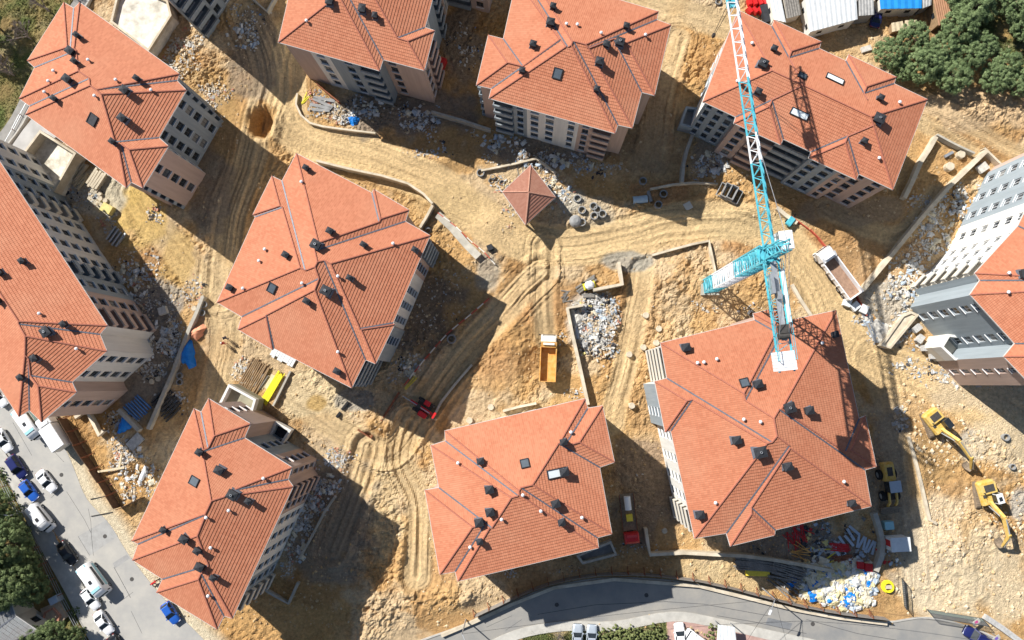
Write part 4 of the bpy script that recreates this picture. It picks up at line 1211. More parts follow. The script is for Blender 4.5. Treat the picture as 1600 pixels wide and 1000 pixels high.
ms = (jd+js).normalized(); mu = (jd-js).normalized()
b = MB(); b.box((0, 0, -0.1), (2.8, 2.8, 0.6)); b.build('base_slab', PAL['concrete'], crane)
segs = 10
for k in range(segs):
    m = MB(); z0, z1 = 0.3+(CZ-0.3)*k/segs, 0.3+(CZ-0.3)*(k+1)/segs
    lattice(m, (0, 0, z0), (0, 0, z1), 2.0, 2.0, 3, 0.17, 0.085, js, jd)
    m.build('mast_section', PAL['cyan'] if k in (0, 1, 6, 7, 8, 9) else PAL['crane_white'], crane)
lad = MB()
for k in range(60):
    lad.bar(js*0.35+jd*0.45+Zv*(0.6+k*0.5), js*-0.05+jd*0.45+Zv*(0.6+k*0.5), 0.04)
lad.build('ladder', PAL['metal'], crane)
J = lambda f, s, z: jd*f+js*s+Zv*(CZ-CB.z+z)
m = MB(); m.cyl(J(0, 0, 0), J(0, 0, 0.5), 1.25, 1.25, 20); m.cyl(J(0, 0, 0.51), J(0, 0, 0.95), 1.0, 1.0, 20); m.build('slewing_ring', PAL['cyan'], crane)
m = MB(); lattice(m, J(0, 0, 0.95), J(0, 0, 6.2), 1.2, 1.2, 4, 0.16, 0.08, js, jd)
m.bar(J(0, -0.6, 6.2), J(0, 0, 7.2), 0.14); m.bar(J(0, 0.6, 6.2), J(0, 0, 7.2), 0.14); m.build('cat_head', PAL['cyan'], crane)
NJ = 12; JL = 40.0
for k in range(NJ):
    m = MB(); f0, f1 = 0.8+JL*k/NJ, 0.8+JL*(k+1)/NJ
    for s in (-0.62, 0.62):
        m.bar(J(f0, s, 1.3), J(f1, s, 1.3), 0.17)
        for q in range(2):
            a0, a1, am = f0+(f1-f0)*q/2, f0+(f1-f0)*(q+1)/2, f0+(f1-f0)*(q+0.5)/2
            m.bar(J(a0, s, 1.3), J(am, 0, 2.55), 0.08); m.bar(J(am, 0, 2.55), J(a1, s, 1.3), 0.08)
            if s < 0:
                m.bar(J(a0, -0.62, 1.3), J(a0, 0.62, 1.3), 0.08); m.bar(J(a0, -0.62, 1.3), J(a1, 0.62, 1.3), 0.07)
    m.bar(J(f0, 0, 2.55), J(f1, 0, 2.55), 0.16)
    m.build('jib_section', PAL['cyan'] if k in (0, 1, 2, 4, 5, 9) else PAL['crane_white'], crane)
m = MB()
m.bar(J(0, 0, 7.1), J(13.0, 0, 2.65), 0.05)
for s in (-0.5, 0.5):
    m.bar(J(0, s*0.2, 7.1), J(-10.5, s*1.2, 1.5), 0.045)
m.build('pendant_bar', PAL['metal'], crane)
cj = MB()
for s in (-0.85, 0.85):
    cj.bar(J(-0.8, s, 1.2), J(-13.8, s, 1.2), 0.2)
for k in range(13):
    cj.bar(J(-0.9-k*0.96, -0.85, 1.2), J(-0.9-k*0.96, 0.85, 1.2), 0.08)
    cj.bar(J(-0.9-k*0.96, -0.85 if k % 2 else 0.85, 1.2), J(-1.86-k*0.96 if k < 12 else -12.6, 0.85 if k % 2 else -0.85, 1.2), 0.07)
cj.build('counter_jib', PAL['cyan'], crane)
m = MB()
for s in (-0.98, 0.98):
    for z in (1.75, 2.3):
        m.bar(J(-0.8, s, z), J(-12.5, s, z), 0.05)
    for k in range(9):
        m.bar(J(-0.9-k*1.44, s, 1.2), J(-0.9-k*1.44, s, 2.3), 0.05)
m.build('handrail', PAL['cyan'], crane)
m = MB(); m.bar(J(-1, 0.2, 1.36), J(-10.2, 0.2, 1.36), 0.7, 0.04); m.build('walkway', PAL['metal'], crane)
m = MB(); m.bar(J(-2.0, 0.93, 1.8), J(-8.2, 0.93, 1.8), 0.06, 1.0); m.build('sign_board', PAL['crane_white'], crane)
wm = MB(); wm.box((0, 0, 0), (0.34, 2.1, 1.9)); wme = wm.mesh('counterweight', PAL['crane_white'])
for k in range(6):
    link('counterweight', wme, crane, J(-11.6-k*0.37, 0, 0.75), math.atan2(jd.y, jd.x))
m = MB(); m.box(J(-8.9, 0.1, 1.75), (1.0, 1.1, 0.8), rz=math.atan2(jd.y, jd.x)); m.cyl(J(-9.7, -0.6, 1.8), J(-9.7, 0.6, 1.8), 0.38, n=12); m.build('winch', PAL['dusty_dark'], crane)
m = MB(); m.box(J(-5.0, 0.2, 1.7), (0.9, 0.5, 0.65), rz=math.atan2(jd.y, jd.x)); m.box(J(-3.6, -0.45, 1.8), (2.3, 0.35, 0.9), rz=math.atan2(jd.y, jd.x)); m.build('control_cabinet', PAL['metal'], crane)
cab = MB(); cab.box(J(1.35, 2.15, 0.35), (2.2, 1.6, 2.0), rz=math.atan2(jd.y, jd.x)); cab.bar(J(0, 0.6, -0.4), J(1.2, 1.4, -0.5), 0.2); cab.bar(J(-0.6, 0.6, -0.4), J(-0.6, 1.9, -0.4), 0.12); cab.bar(J(-0.6, 2.4, -0.55), J(2.2, 2.4, -0.55), 0.1)
cb = cab.build('operator_cab', PAL['crane_white'], crane, bevel=0.08)
m = MB(); m.box(J(2.47, 2.15, 0.35), (0.04, 1.2, 1.3), rz=math.atan2(jd.y, jd.x)); m.box(J(1.5, 2.97, 0.35), (1.2, 0.04, 1.2), rz=math.atan2(jd.y, jd.x)); m.build('windscreen', PAL['glass'], cb)
tr = MB(); tr.box(J(31, 0, 1.0), (1.6, 1.3, 0.3), rz=math.atan2(jd.y, jd.x)); tr.build('trolley', PAL['cyan'], crane)
hk = MB()
for s in (-0.3, 0.3):
    hk.bar(J(31, s, 0.85), J(31, s*0.3, -7), 0.05)
hk.box(J(31, 0, -7.3), (0.35, 0.35, 0.7)); hk.build('hook_block', PAL['dusty_dark'], crane)

# ------------------------------------------------------------------ vehicles (drawn facing +X, wheels on z = 0)
_wheel = {}
CAR = 0.91
def wheels(root, spots, r, w, rim=True):
    key = (r, w)
    if key not in _wheel:
        t = MB(); n = 16
        prof = [(r*0.86, -w/2), (r, -w*0.32), (r, w*0.32), (r*0.86, w/2), (r*0.55, w/2), (r*0.55, -w/2)]
        rings = [[(q*math.cos(2*math.pi*i/n), y, q*math.sin(2*math.pi*i/n)) for q, y in prof] for i in range(n+1)]
        t.loft(rings, cap=False)
        d = MB(); d.cyl((0, -w*0.42, 0), (0, w*0.42, 0), r*0.56, n=12)
        _wheel[key] = (t.mesh('wheel', PAL['tyre'], smooth=True), d.mesh('rim', PAL['metal']))
    for x, y in spots:
        o = link('wheel', _wheel[key][0], root, (x, y, r))
        if rim:
            link('rim', _wheel[key][1], o)
def rr_ring(x, hw, z0, z1, rnd=0.18, top=0.12):
    """a rounded cross-section of a body at station x"""
    return [(x, -hw+rnd*0.4, z0), (x, -hw, z0+rnd), (x, -hw, z1-rnd), (x, -hw+top, z1-0.02), (x, -hw*0.5, z1), (x, hw*0.5, z1), (x, hw-top, z1-0.02), (x, hw, z1-rnd), (x, hw, z0+rnd), (x, hw-rnd*0.4, z0)]
_cars = {}
def car(label, px, py, dirn, paint, kind='sedan', z=0.0, grp='cars on the west street'):
    L, Wd = {'sedan': (4.4, 1.78), 'hatch': (4.0, 1.75), 'suv': (4.5, 1.86)}[kind]
    p = at(px, py, z)
    root = thing('parked_car', label, 'car', p, ang((px, py), (px+dirn[0], py+dirn[1])), grp)
    root.scale = (CAR, CAR, CAR)
    k = (kind, paint)
    h = 1.62 if kind == 'suv' else 1.42
    hl, hw = L/2, Wd/2
    if k not in _cars:
        m = MB()
        st = [(-hl, hw*0.80, 0.48, 0.78), (-hl+0.12, hw*0.93, 0.36, 0.90), (-hl+0.5, hw, 0.26, 0.95), (-0.6, hw, 0.24, 0.97), (0.7, hw, 0.24, 0.95), (hl-0.9, hw*0.985, 0.26, 0.90), (hl-0.3, hw*0.93, 0.32, 0.80), (hl-0.06, hw*0.80, 0.40, 0.70), (hl, hw*0.66, 0.46, 0.62)]
        m.loft([rr_ring(*s) for s in st])
        bx0, bx1 = (-hl+0.75, hl-1.35) if kind == 'sedan' else (-hl+0.22, hl-1.3)
        rx0, rx1 = (-hl+1.35, hl-2.0) if kind == 'sedan' else (-hl+0.55, hl-1.95)
        gl = MB()
        cab = lambda x0, x1, y, zz: [(x0, -y, zz), (x1, -y*0.96, zz), (x1, y*0.96, zz), (x0, y, zz)]
        gl.hexa(cab(bx0, bx1, hw*0.90, 0.93), cab(rx0-0.06, rx1+0.06, hw*0.72, h-0.05))
        rf = MB(); q = cab(rx0, rx1, hw*0.74, h-0.048); q2 = cab(rx0+0.12, rx1-0.1, hw*0.64, h+0.02)
        rf.hexa(q, q2)
        for s in (-1, 1):
            for xa, xb in ((bx0, rx0), (bx1, rx1), ((bx0+bx1)/2-0.1, (rx0+rx1)/2-0.1)):
                rf.bar((xa, s*hw*0.905, 0.94), (xb, s*hw*0.735, h-0.04), 0.09)
        lt = MB(); lt.box((hl-0.2, 0, 0.66), (0.26, 0.36, 0.12))
        tl = MB(); tl.box((-hl+0.1, 0, 0.78), (0.16, 0.34, 0.14))
        mi = MB(); mi.box((0, 0, 0), (0.16, 0.22, 0.14))
        bd = m.mesh('body', PAL[paint], smooth=True)
        _cars[k] = (bd, gl.mesh('glasshouse', PAL['glass']), rf.mesh('roof_panel', PAL[paint]), lt.mesh('headlight', PAL['lamp']), tl.mesh('tail_light', PAL['tail']), mi.mesh('mirror', PAL[paint]))
    bd, gl, rf, lt, tl, mi = _cars[k]
    o = link('body', bd, root); link('glasshouse', gl, root); link('roof_panel', rf, root)
    for s in (-1, 1):
        link('headlight', lt, root, (0, s*hw*0.62, 0)); link('tail_light', tl, root, (0, s*hw*0.66, 0)); link('mirror', mi, root, (hl-1.45, s*(hw+0.08), 0.98))
    wheels(root, [(x, s*(hw-0.1)) for x in (-hl+0.85, hl-0.85) for s in (-1, 1)], 0.32, 0.2)
    return root
def van(label, px, py, dirn, paint, L=5.4, Wd=1.95, h=2.25, trim=None, grp=None, z=0.0, nose=0.9, name='minibus'):
    root = thing(name, label, 'van', at(px, py, z), ang((px, py), (px+dirn[0], py+dirn[1])), grp)
    root.scale = (CAR, CAR, CAR)
    hl, hw = L/2, Wd/2
    m = MB()
    st = [(-hl, hw*0.93, 0.42, h*0.93), (-hl+0.12, hw, 0.34, h), (hl-nose-0.75, hw, 0.30, h), (hl-nose, hw*0.99, 0.30, h*0.88), (hl-nose+0.35, hw*0.97, 0.30, h*0.52), (hl-0.12, hw*0.92, 0.36, h*0.42), (hl, hw*0.8, 0.42, h*0.34)]
    m.loft([rr_ring(x, y, a, b, 0.2, 0.2) for x, y, a, b in st])
    m.build('body', PAL[paint], root, smooth=True)
    w = MB(); a, b_ = hl-nose-0.68, hl-nose+0.36
    w.hexa([(a, -hw*0.84, h*0.965), (b_, -hw*0.86, h*0.55), (b_, hw*0.86, h*0.55), (a, hw*0.84, h*0.965)], [(a+0.04, -hw*0.82, h*0.99), (b_+0.07, -hw*0.84, h*0.57), (b_+0.07, hw*0.84, h*0.57), (a+0.04, hw*0.82, h*0.99)])
    w.build('windscreen', PAL['glass'], root)
    for s in (-1, 1):
        sw = MB(); sw.box((-0.25, s*(hw+0.004), h*0.68), (L*0.62, 0.03, h*0.24)); sw.build('side_window', PAL['glass'], root)
        li = MB(); li.box((hl-0.1, s*hw*0.62, h*0.32), (0.2, 0.34, 0.18)); li.build('headlight', PAL['lamp'], root)
        mr = MB(); mr.box((hl-nose+0.1, s*(hw+0.16), h*0.56), (0.14, 0.24, 0.3)); mr.build('mirror', PAL['tyre'], root)
    ht = MB(); ht.box((0.1, 0, h+0.03), (0.62, 0.5, 0.08)); ht.build('roof_hatch', PAL['charcoal'], root)
    if trim:
        t = MB(); t.box((-hl+0.35, 0, h*0.985), (0.5, Wd*0.86, 0.06)); t.box((hl-nose-0.95, 0, h+0.012), (0.5, Wd*0.8, 0.05))
        for s in (-1, 1):
            t.box((-0.4, s*(hw+0.01), h*0.36), (L*0.72, 0.03, h*0.2))
        t.build('coloured_band', PAL[trim], root)
    wheels(root, [(x, s*(hw-0.1)) for x in (-hl+1.1, hl-1.0) for s in (-1, 1)], 0.36, 0.24)
    return root
PK = 'cars parked on the west street'
car('white saloon car parked behind the dark blue car', 10, 688, (60, 104), 'paint_white', 'sedan', 0.0, PK)
car('dark blue car parked between the white saloon and the bright blue car', 31, 729, (60, 90), 'navy', 'suv', 0.0, PK)
car('bright blue car parked in front of the white van', 50, 766, (60, 80), 'blue', 'hatch', 0.0, PK)
car('white saloon car driving in the middle of the west street', 77, 751, (66, 84), 'paint_white', 'sedan', 0.0, PK)
van('white panel van with dark roof hatch parked by the lamp post', 71, 808, (66, 84), 'paint_white', 5.3, 1.95, 2.2, None, PK, name='panel_van')
car('black car parked in the tree shade', 109, 863, (56, 80), 'black', 'sedan', 0.0, PK)
van('white and pale blue minibus beside the tree shade', 155, 903, (64, 88), 'paint_white', 6.1, 2.05, 2.6, 'ltblue', PK, nose=0.45)
car('white small hatchback behind the white saloon in tree shade', 146, 934, (60, 88), 'paint_white', 'hatch', 0.0, PK)
car('white saloon car parked behind the minibus past the tree shade', 166, 971, (56, 82), 'paint_white', 'sedan', 0.0, PK)
car('black car at the end of the parked row', 188, 1008, (56, 78), 'black', 'sedan', 0.0, PK)
van('white and pale blue minibus passing under the eave of the long block', 54, 661, (64, 90), 'paint_white', 6.0, 2.05, 2.6, 'ltblue', PK, nose=0.45)
car('white car half hidden under the eave of the long block', 3, 620, (60, 84), 'paint_white', 'hatch', 0.0, PK)
car('blue car parked at the roof corner of the stepped hip block', 270, 956, (52, 80), 'blue', 'hatch', 0.0, PK)
PS = 'cars parked south of the asphalt road'
zg = lambda x, y: g(x, y).z
car('silver car parked left of its twin beside the bare shrub', 902, 992, (1, -60), 'silver', 'hatch', zg(902, 992)+0.02, PS)
car('silver car parked beside the green hedge', 924, 993, (2, -60), 'silver', 'hatch', zg(924, 993)+0.02, PS)
car('white car nose out on the pink forecourt', 1061, 990, (-6, -60), 'paint_white', 'hatch', zg(1061, 990)+0.02, PS)
van('white pickup parked askew on the pink forecourt', 1088, 998, (-50, -34), 'paint_white', 4.6, 1.8, 1.6, None, PS, zg(1088, 998)+0.02, name='pickup_van')
car('navy car beside the information posts at the sandy entrance', 1522, 992, (-60, -36), 'navy', 'suv', 0.0, PS)
car('dark blue car parked between the sheds', 1367, 28, (12, -60), 'navy', 'sedan', zg(1367, 28)+0.02, 'cars by the sheds')

def lorry(label, px, py, dirn, L, cabm, bedm, inner, kind='tipper', Wd=2.45, tint=None):
    p = g(px, py)
    root = thing('tipper_lorry' if kind == 'tipper' else ('box_lorry' if kind == 'box' else 'flatbed_lorry'), label, 'lorry', p+Vector((0, 0, 0.02)), ang((px, py), (px+dirn[0], py+dirn[1])))
    hl, hw = L/2, Wd/2
    ch = MB(); ch.box((-0.1, 0, 0.82), (L-0.5, 0.9, 0.28))
    for x in (-hl+0.5, -0.5, hl-2.4):
        ch.box((x, 0, 0.6), (0.16, Wd*0.8, 0.16))
    ch.box((0.2, hw*0.75, 0.6), (1.1, 0.5, 0.5)); ch.build('chassis', PAL['dusty_dark'], root)
    cl = 1.75
    c = MB()
    c.loft([rr_ring(x, y, a, b, 0.15, 0.15) for x, y, a, b in ((hl-cl, hw*0.96, 0.75, 2.55), (hl-0.55, hw*0.97, 0.6, 2.62), (hl-0.18, hw*0.96, 0.55, 2.3), (hl, hw*0.92, 0.55, 1.5))])
    c.hexa([(hl-cl+0.05, -hw*0.7, 2.57), (hl-cl+0.6, -hw*0.7, 2.6), (hl-cl+0.6, hw*0.7, 2.6), (hl-cl+0.05, hw*0.7, 2.57)], [(hl-cl+0.05, -hw*0.7, 2.85), (hl-cl+0.15, -hw*0.7, 2.85), (hl-cl+0.15, hw*0.7, 2.85), (hl-cl+0.05, hw*0.7, 2.85)])
    cabo = c.build('cab', cabm, root)
    w = MB(); w.hexa([(hl-0.16, -hw*0.82, 1.55), (hl+0.02, -hw*0.82, 1.5), (hl+0.02, hw*0.82, 1.5), (hl-0.16, hw*0.82, 1.55)], [(hl-0.36, -hw*0.8, 2.42), (hl-0.2, -hw*0.8, 2.34), (hl-0.2, hw*0.8, 2.34), (hl-0.36, hw*0.8, 2.42)]); w.build('windscreen', PAL['glass'], cabo)
    for s in (-1, 1):
        mm = MB(); mm.box((hl-0.1, s*(hw+0.2), 1.9), (0.12, 0.3, 0.5)); mm.build('mirror', PAL['tyre'], cabo)
        li = MB(); li.box((hl-0.02, s*hw*0.68, 0.85), (0.12, 0.36, 0.2)); li.build('headlight', PAL['lamp'], cabo)
    x0, x1 = -hl, hl-cl-0.2
    if kind == 'tipper':
        fl = MB(); fl.box(((x0+x1)/2, 0, 1.12), (x1-x0, Wd, 0.16)); bed = fl.build('tipper_floor', inner, root)
        for s in (-1, 1):
            a = MB(); a.box(((x0+x1)/2, s*(hw-0.05), 1.7), (x1-x0, 0.1, 1.0)); a.box(((x0+x1)/2, s*(hw-0.03), 2.24), (x1-x0, 0.16, 0.08))
            for k in range(6):
                a.box((x0+0.3+k*(x1-x0-0.6)/5, s*(hw+0.05), 1.68), (0.12, 0.1, 1.0))
            a.build('side_board', bedm, bed)
        a = MB(); a.box((x0+0.05, 0, 1.7), (0.1, Wd-0.22, 1.0)); a.build('tail_board', bedm, bed)
        a = MB(); a.box((x1-0.05, 0, 1.85), (0.1, Wd-0.22, 1.3)); a.hexa([(x1, -hw, 2.4), (x1+0.75, -hw, 2.72), (x1+0.75, hw, 2.72), (x1, hw, 2.4)], [(x1, -hw, 2.5), (x1+0.75, -hw, 2.8), (x1+0.75, hw, 2.8), (x1, hw, 2.5)]); a.build('head_board', bedm, bed)
    elif kind == 'box':
        a = MB(); a.box(((x0+x1)/2, 0, 1.95), (x1-x0, Wd, 1.9)); a.build('cargo_box', bedm, root, bevel=0.06)
        a = MB(); a.box((x0-0.02, 0, 1.95), (0.03, Wd*0.92, 1.7)); a.build('rear_door', inner, root)
    else:
        a = MB(); a.box(((x0+x1)/2, 0, 1.08), (x1-x0, Wd, 0.14)); a.build('flat_bed', inner, root)
        for s in (-1, 1):
            a = MB(); a.box(((x0+x1)/2, s*(hw-0.03), 1.3), (x1-x0, 0.06, 0.26)); a.build('side_rail', bedm, root)
        a = MB(); a.cyl((x0+0.3, 0, 1.75), (x0+2.3, 0, 1.75), 0.5, n=16); a.build('tank', PAL['paint_white'], root, smooth=False)
        a = MB(); a.box((x0+3.5, 0.05, 1.5), (1.0, 0.9, 0.65)); a.build('pump_box', PAL['tarp_yellow'], root)
    wheels(root, [(x, s*(hw-0.22)) for x in ((hl-1.0, -hl+1.0, -hl+2.1) if L > 7 else (hl-1.0, -hl+1.1)) for s in (-1, 1)], 0.5, 0.34)
    return root
lorry('orange tipper lorry with dusty white cab beside the long pale wall', 856, 560, (3, -75), 7.3, PAL['dust_white'], PAL['orange'], PAL['orange'])
lorry('white tipper lorry with brown tipper floor beside the red barrier', 1302, 429, (-52, -70), 8.8, PAL['paint_white'], PAL['paint_white'], mat('tipper_rust', (0.30, 0.19, 0.13), 0.9, 0.3, 2))
lorry('red cabbed lorry carrying a white tank in the shade between two blocks', 981, 808, (7, 62), 7.4, PAL['red'], PAL['rust'], PAL['track'], 'flat', 2.2)
lorry('white box lorry parked on the sandy verge under the long block', 94, 674, (-56, -86), 6.0, PAL['paint_white'], PAL['paint_white'], PAL['dust_white'], 'box', 2.2)

def excavator(label, px, py, arm, track_dir, reach=7.8, cabc=None, lift=0.0):
    p = g(px, py)
    root = thing('excavator', label, 'excavator', p+Vector((0, 0, 0.05)), ang((px, py), (px+arm[0], py+arm[1])))
    tr = ang((0, 0), track_dir)-ang((0, 0), arm)
    R = Matrix.Rotation(tr, 4, 'Z')
    for s in (-1, 1):
        m = MB(); n = 18
        prof = []
        for i in range(n):
            t = 2*math.pi*i/n
            prof.append((math.cos(t)*0.42+(1.55 if math.cos(t) > 0 else -1.55), math.sin(t)*0.42+0.42))
        m.loft([[R@Vector((x, s*1.12-0.3, z)) for x, z in prof], [R@Vector((x, s*1.12+0.3, z)) for x, z in prof]])
        for i in range(12):
            m.box((0, 0, 0), (0.06, 0.62, 0.05), M=R@Matrix.Translation((-1.6+i*0.29, s*1.12, 0.86)))
        m.build('crawler_track', PAL['track'], root)
    m = MB(); m.box((0, 0, 0.75), (1.6, 1.7, 0.5), M=R); m.cyl((0, 0, 1.0), (0, 0, 1.18), 0.7, n=16); m.build('undercarriage', PAL['dusty_dark'], root)
    m = MB()
    ring = [(-2.35, -0.9), (-2.1, -1.3), (1.25, -1.3), (1.25, 1.3), (-2.1, 1.3), (-2.35, 0.9)]
    m.hexa([(x, y, 1.2) for x, y in ring], [(x, y, 1.75) for x, y in ring])
    m.hexa([(x*0.96-0.02, y*0.97, 1.752) for x, y in ((-2.35, -0.9), (-2.1, -1.3), (-0.35, -1.3), (-0.35, 1.3), (-2.1, 1.3), (-2.35, 0.9))], [(x*0.9-0.05, y*0.9, 2.2) for x, y in ((-2.35, -0.9), (-2.1, -1.3), (-0.35, -1.3), (-0.35, 1.3), (-2.1, 1.3), (-2.35, 0.9))])
    m.box((0.45, -0.95, 1.9), (1.5, 0.6, 0.28))
    h = m.build('house', PAL['yellow'], root, bevel=0.06)
    m = MB(); m.box((-1.2, 0.1, 2.215), (1.05, 1.5, 0.04)); m.box((-0.2, -0.9, 2.1), (0.5, 0.4, 0.1)); m.build('engine_grille', PAL['dusty_dark'], h)
    m = MB(); m.cyl((-0.7, -0.9, 2.1), (-0.7, -0.9, 2.6), 0.07); m.build('exhaust', PAL['dusty_dark'], h)
    m = MB(); m.box((0.45, 0.78, 2.25), (1.5, 0.95, 1.25), taper=0.08); c = m.build('cab', PAL['glass'], root)
    m = MB(); m.box((0.42, 0.78, 2.92), (1.45, 0.93, 0.1))
    for sx in (-0.25, 1.12):
        for sy in (0.36, 1.2):
            m.bar((sx, sy, 1.76), (sx*0.95+0.02, sy, 2.9), 0.09)
    m.build('cab_roof', cabc or PAL['yellow'], c)
    m = MB(); m.box((0.5, 0.78, 2.98), (0.6, 0.5, 0.03)); m.build('roof_hatch', PAL['glass'], c)
    # boom, stick and bucket
    A, B, C, D = Vector((0.9, -0.15, 1.75)), Vector((2.9, -0.15, 3.9+lift)), Vector((reach*0.76, -0.15, 3.5+lift)), Vector((reach, -0.15, 1.3))
    m = MB()
    def plate(a, b, h0, h1, w):
        d = (b-a).normalized(); u = Vector((-d.z, 0, d.x))
        s = Vector((0, w/2, 0))
        m.hexa([a-s-u*h0, b-s-u*h1, b+s-u*h1, a+s-u*h0], [a-s+u*h0, b-s+u*h1, b+s+u*h1, a+s+u*h0])
    plate(A, B+(B-A).normalized()*0.1, 0.25, 0.34, 0.42); plate(B, C, 0.34, 0.2, 0.42); bo = m.build('boom', PAL['yellow'], root)
    m = MB(); plate(C+(C-D).normalized()*0.7, C, 0.12, 0.26, 0.34); plate(C, D, 0.26, 0.13, 0.34); st = m.build('stick', PAL['yellow'], root)
    m = MB()
    for s in (-0.32, 0.32):
        m.cyl(A+Vector((0.5, s, -0.2)), B+Vector((-0.3, s, -0.3)), 0.085, n=8)
    m.cyl(B+Vector((0.1, 0, 0.42)), C+(C-D).normalized()*0.6, 0.085, n=8); m.cyl(C+Vector((0.15, 0, 0.25)), D+Vector((0.05, 0, 0.4)), 0.07, n=8)
    m.build('hydraulic_ram', PAL['metal'], bo)
    m = MB(); w = 0.5
    pr = [(0.15, 0.15), (0.2, -0.5), (-0.25, -0.95), (-0.85, -0.9), (-1.0, -0.55), (-0.72, -0.6), (-0.3, -0.55), (-0.12, -0.2)]
    m.loft([[(D.x+x, D.y-w, D.z+z) for x, z in pr], [(D.x+x, D.y+w, D.z+z) for x, z in pr]])
    bk = m.build('bucket', PAL['track'], root)
    m = MB()
    for k in range(5):
        m.box((D.x-1.05, D.y-w+0.1+k*0.2, D.z-0.6), (0.22, 0.09, 0.08))
    m.build('tooth', PAL['dusty_dark'], bk)
    return root
excavator('yellow excavator with dark cab roof reaching toward the second excavator', 1456, 661, (50, 64), (14, 40), 8.2, PAL['glass'])
excavator('yellow excavator with white cab roof digging beside a steep bank', 1534, 772, (22, 70), (3, 40), 7.6, PAL['paint_white'])

def loader():
    p = g(1383, 757)
    root = thing('wheel_loader', 'yellow wheel loader with grey cab roof in the shade beside the big roof', 'loader', p+Vector((0, 0, 0.03)), ang((1379, 735), (1388, 790)))
    m = MB(); m.box((-2.0, 0, 1.5), (2.6, 1.5, 1.3)); m.box((-3.3, 0, 1.3), (0.4, 1.7, 1.0)); h = m.build('engine_hood', PAL['yellow'], root, bevel=0.08)
    m = MB(); m.box((-2.2, 0, 2.16), (1.3, 0.8, 0.05)); m.build('grille', PAL['dusty_dark'], h)
    m = MB(); m.box((0, 0, 1.0), (4.2, 1.0, 0.6)); m.build('frame', PAL['dusty_dark'], root)
    m = MB(); m.box((-0.1, 0, 2.3), (1.5, 1.5, 1.5), taper=0.06); c = m.build('cab', PAL['glass'], root)
    m = MB(); m.box((-0.1, 0, 3.1), (1.7, 1.7, 0.14)); m.build('cab_roof', PAL['silver'], c, bevel=0.05)
    for s in (-0.55, 0.55):
        m = MB(); m.bar((0.9, s, 1.9), (2.4, s, 1.7), 0.2, 0.4); m.bar((2.4, s, 1.7), (3.2, s, 0.7), 0.2, 0.35); m.build('lift_arm', PAL['yellow'], root)
    m = MB(); pr = [(3.1, 1.2), (3.2, 0.3), (3.5, 0.08), (4.3, 0.05), (3.6, 0.22), (3.35, 0.4), (3.25, 1.2)]
    m.loft([[(x, -1.4, z) for x, z in pr], [(x, 1.4, z) for x, z in pr]]); m.build('bucket', PAL['track'], root)
    wheels(root, [(x, s*1.05) for x in (-1.7, 1.5) for s in (-1, 1)], 0.78, 0.55)
loader()
def rig():
    p = g(663, 637)
    root = thing('drilling_rig', 'red crawler drilling rig with long feed beam in the shade', 'drilling rig', p+Vector((0, 0, 0.03)), ang((682, 650), (638, 622)))
    for s in (-1, 1):
        m = MB(); pr = [(-1.4, 0.1), (-1.2, 0.0), (1.2, 0.0), (1.4, 0.1), (1.5, 0.4), (1.2, 0.7), (-1.2, 0.7), (-1.5, 0.4)]
        m.loft([[(x, s*0.95-0.22, z) for x, z in pr], [(x, s*0.95+0.22, z) for x, z in pr]]); m.build('crawler_track', PAL['dusty_dark'], root)
    m = MB(); m.box((0, 0, 0.75), (2.4, 1.4, 0.3)); m.build('undercarriage', PAL['dusty_dark'], root)
    m = MB(); m.box((-0.45, 0.9, 1.4), (1.4, 0.8, 0.9)); m.build('engine_cover', PAL['red'], root, bevel=0.1)
    m = MB(); m.box((-0.2, -0.95, 1.3), (0.95, 0.75, 0.8)); m.build('control_box', PAL['red'], root, bevel=0.05)
    m = MB(); m.box((0.55, -0.85, 1.2), (0.7, 0.4, 0.6)); m.build('hydraulic_tank', PAL['dusty_dark'], root)
    m = MB(); m.bar((-2.1, 0, 2.0), (2.2, 0, 1.7), 0.42, 0.34); m.box((-2.1, 0, 1.95), (0.35, 1.0, 0.5)); f = m.build('feed_beam', PAL['red'], root)
    m = MB(); m.cyl((-1.4, 0.05, 2.35), (3.6, 0.05, 2.0), 0.07, n=8); m.build('drill_rod', PAL['metal'], f)
    m = MB(); m.box((0.6, 0, 2.2), (0.6, 0.45, 0.35)); m.build('drill_head', PAL['dusty_dark'], f)
rig()

# ------------------------------------------------------------------ small concrete goods and stores
_ring = {}
def ring(px, py, label, grp, ro=0.62, h=0.55, tilt=None, dz=0.0):
    key = (ro, h)
    if key not in _ring:
        m = MB(); m.ring((0, 0, 0), ro, ro*0.76, h, 18); _ring[key] = m.mesh('concrete_ring', PAL['grey_concrete'])
    o = link('concrete_ring', _ring[key], None, g(px, py, -0.04+dz))
    if tilt:
        o.rotation_euler = tilt
    return tag(o, label, 'concrete ring', grp)
for x, y in ((751, 271), (902, 311)):
    ring(x, y, 'single upright concrete manhole ring near the pavilion', 'lone rings near the pavilion')
for x, y, d in ((767, 282, 0), (770, 277, 0.3), (784, 285, 0)):
    ring(x, y, 'small concrete ring lying on scrap beside the pavilion roof', 'scrap rings by the pavilion', 0.42, 0.3, (0.3, 0.2, 0), d)
for x, y in ((927, 323), (933, 328), (928, 338), (941, 335), (909, 329), (909, 348)):
    ring(x, y, 'concrete manhole ring in the cluster east of the pavilion', 'ring cluster east of the pavilion')
for x, y in ((1004, 284), (1036, 304), (1028, 321)):
    ring(x, y, 'upright concrete ring beside the blue grey half pipe', 'rings beside the half pipe', 0.62, 0.7)
for x, y in ((320, 476), (317, 489)):
    ring(x, y, 'concrete ring on the end of the long narrow wall', 'rings at the long narrow wall', 0.5, 0.4)
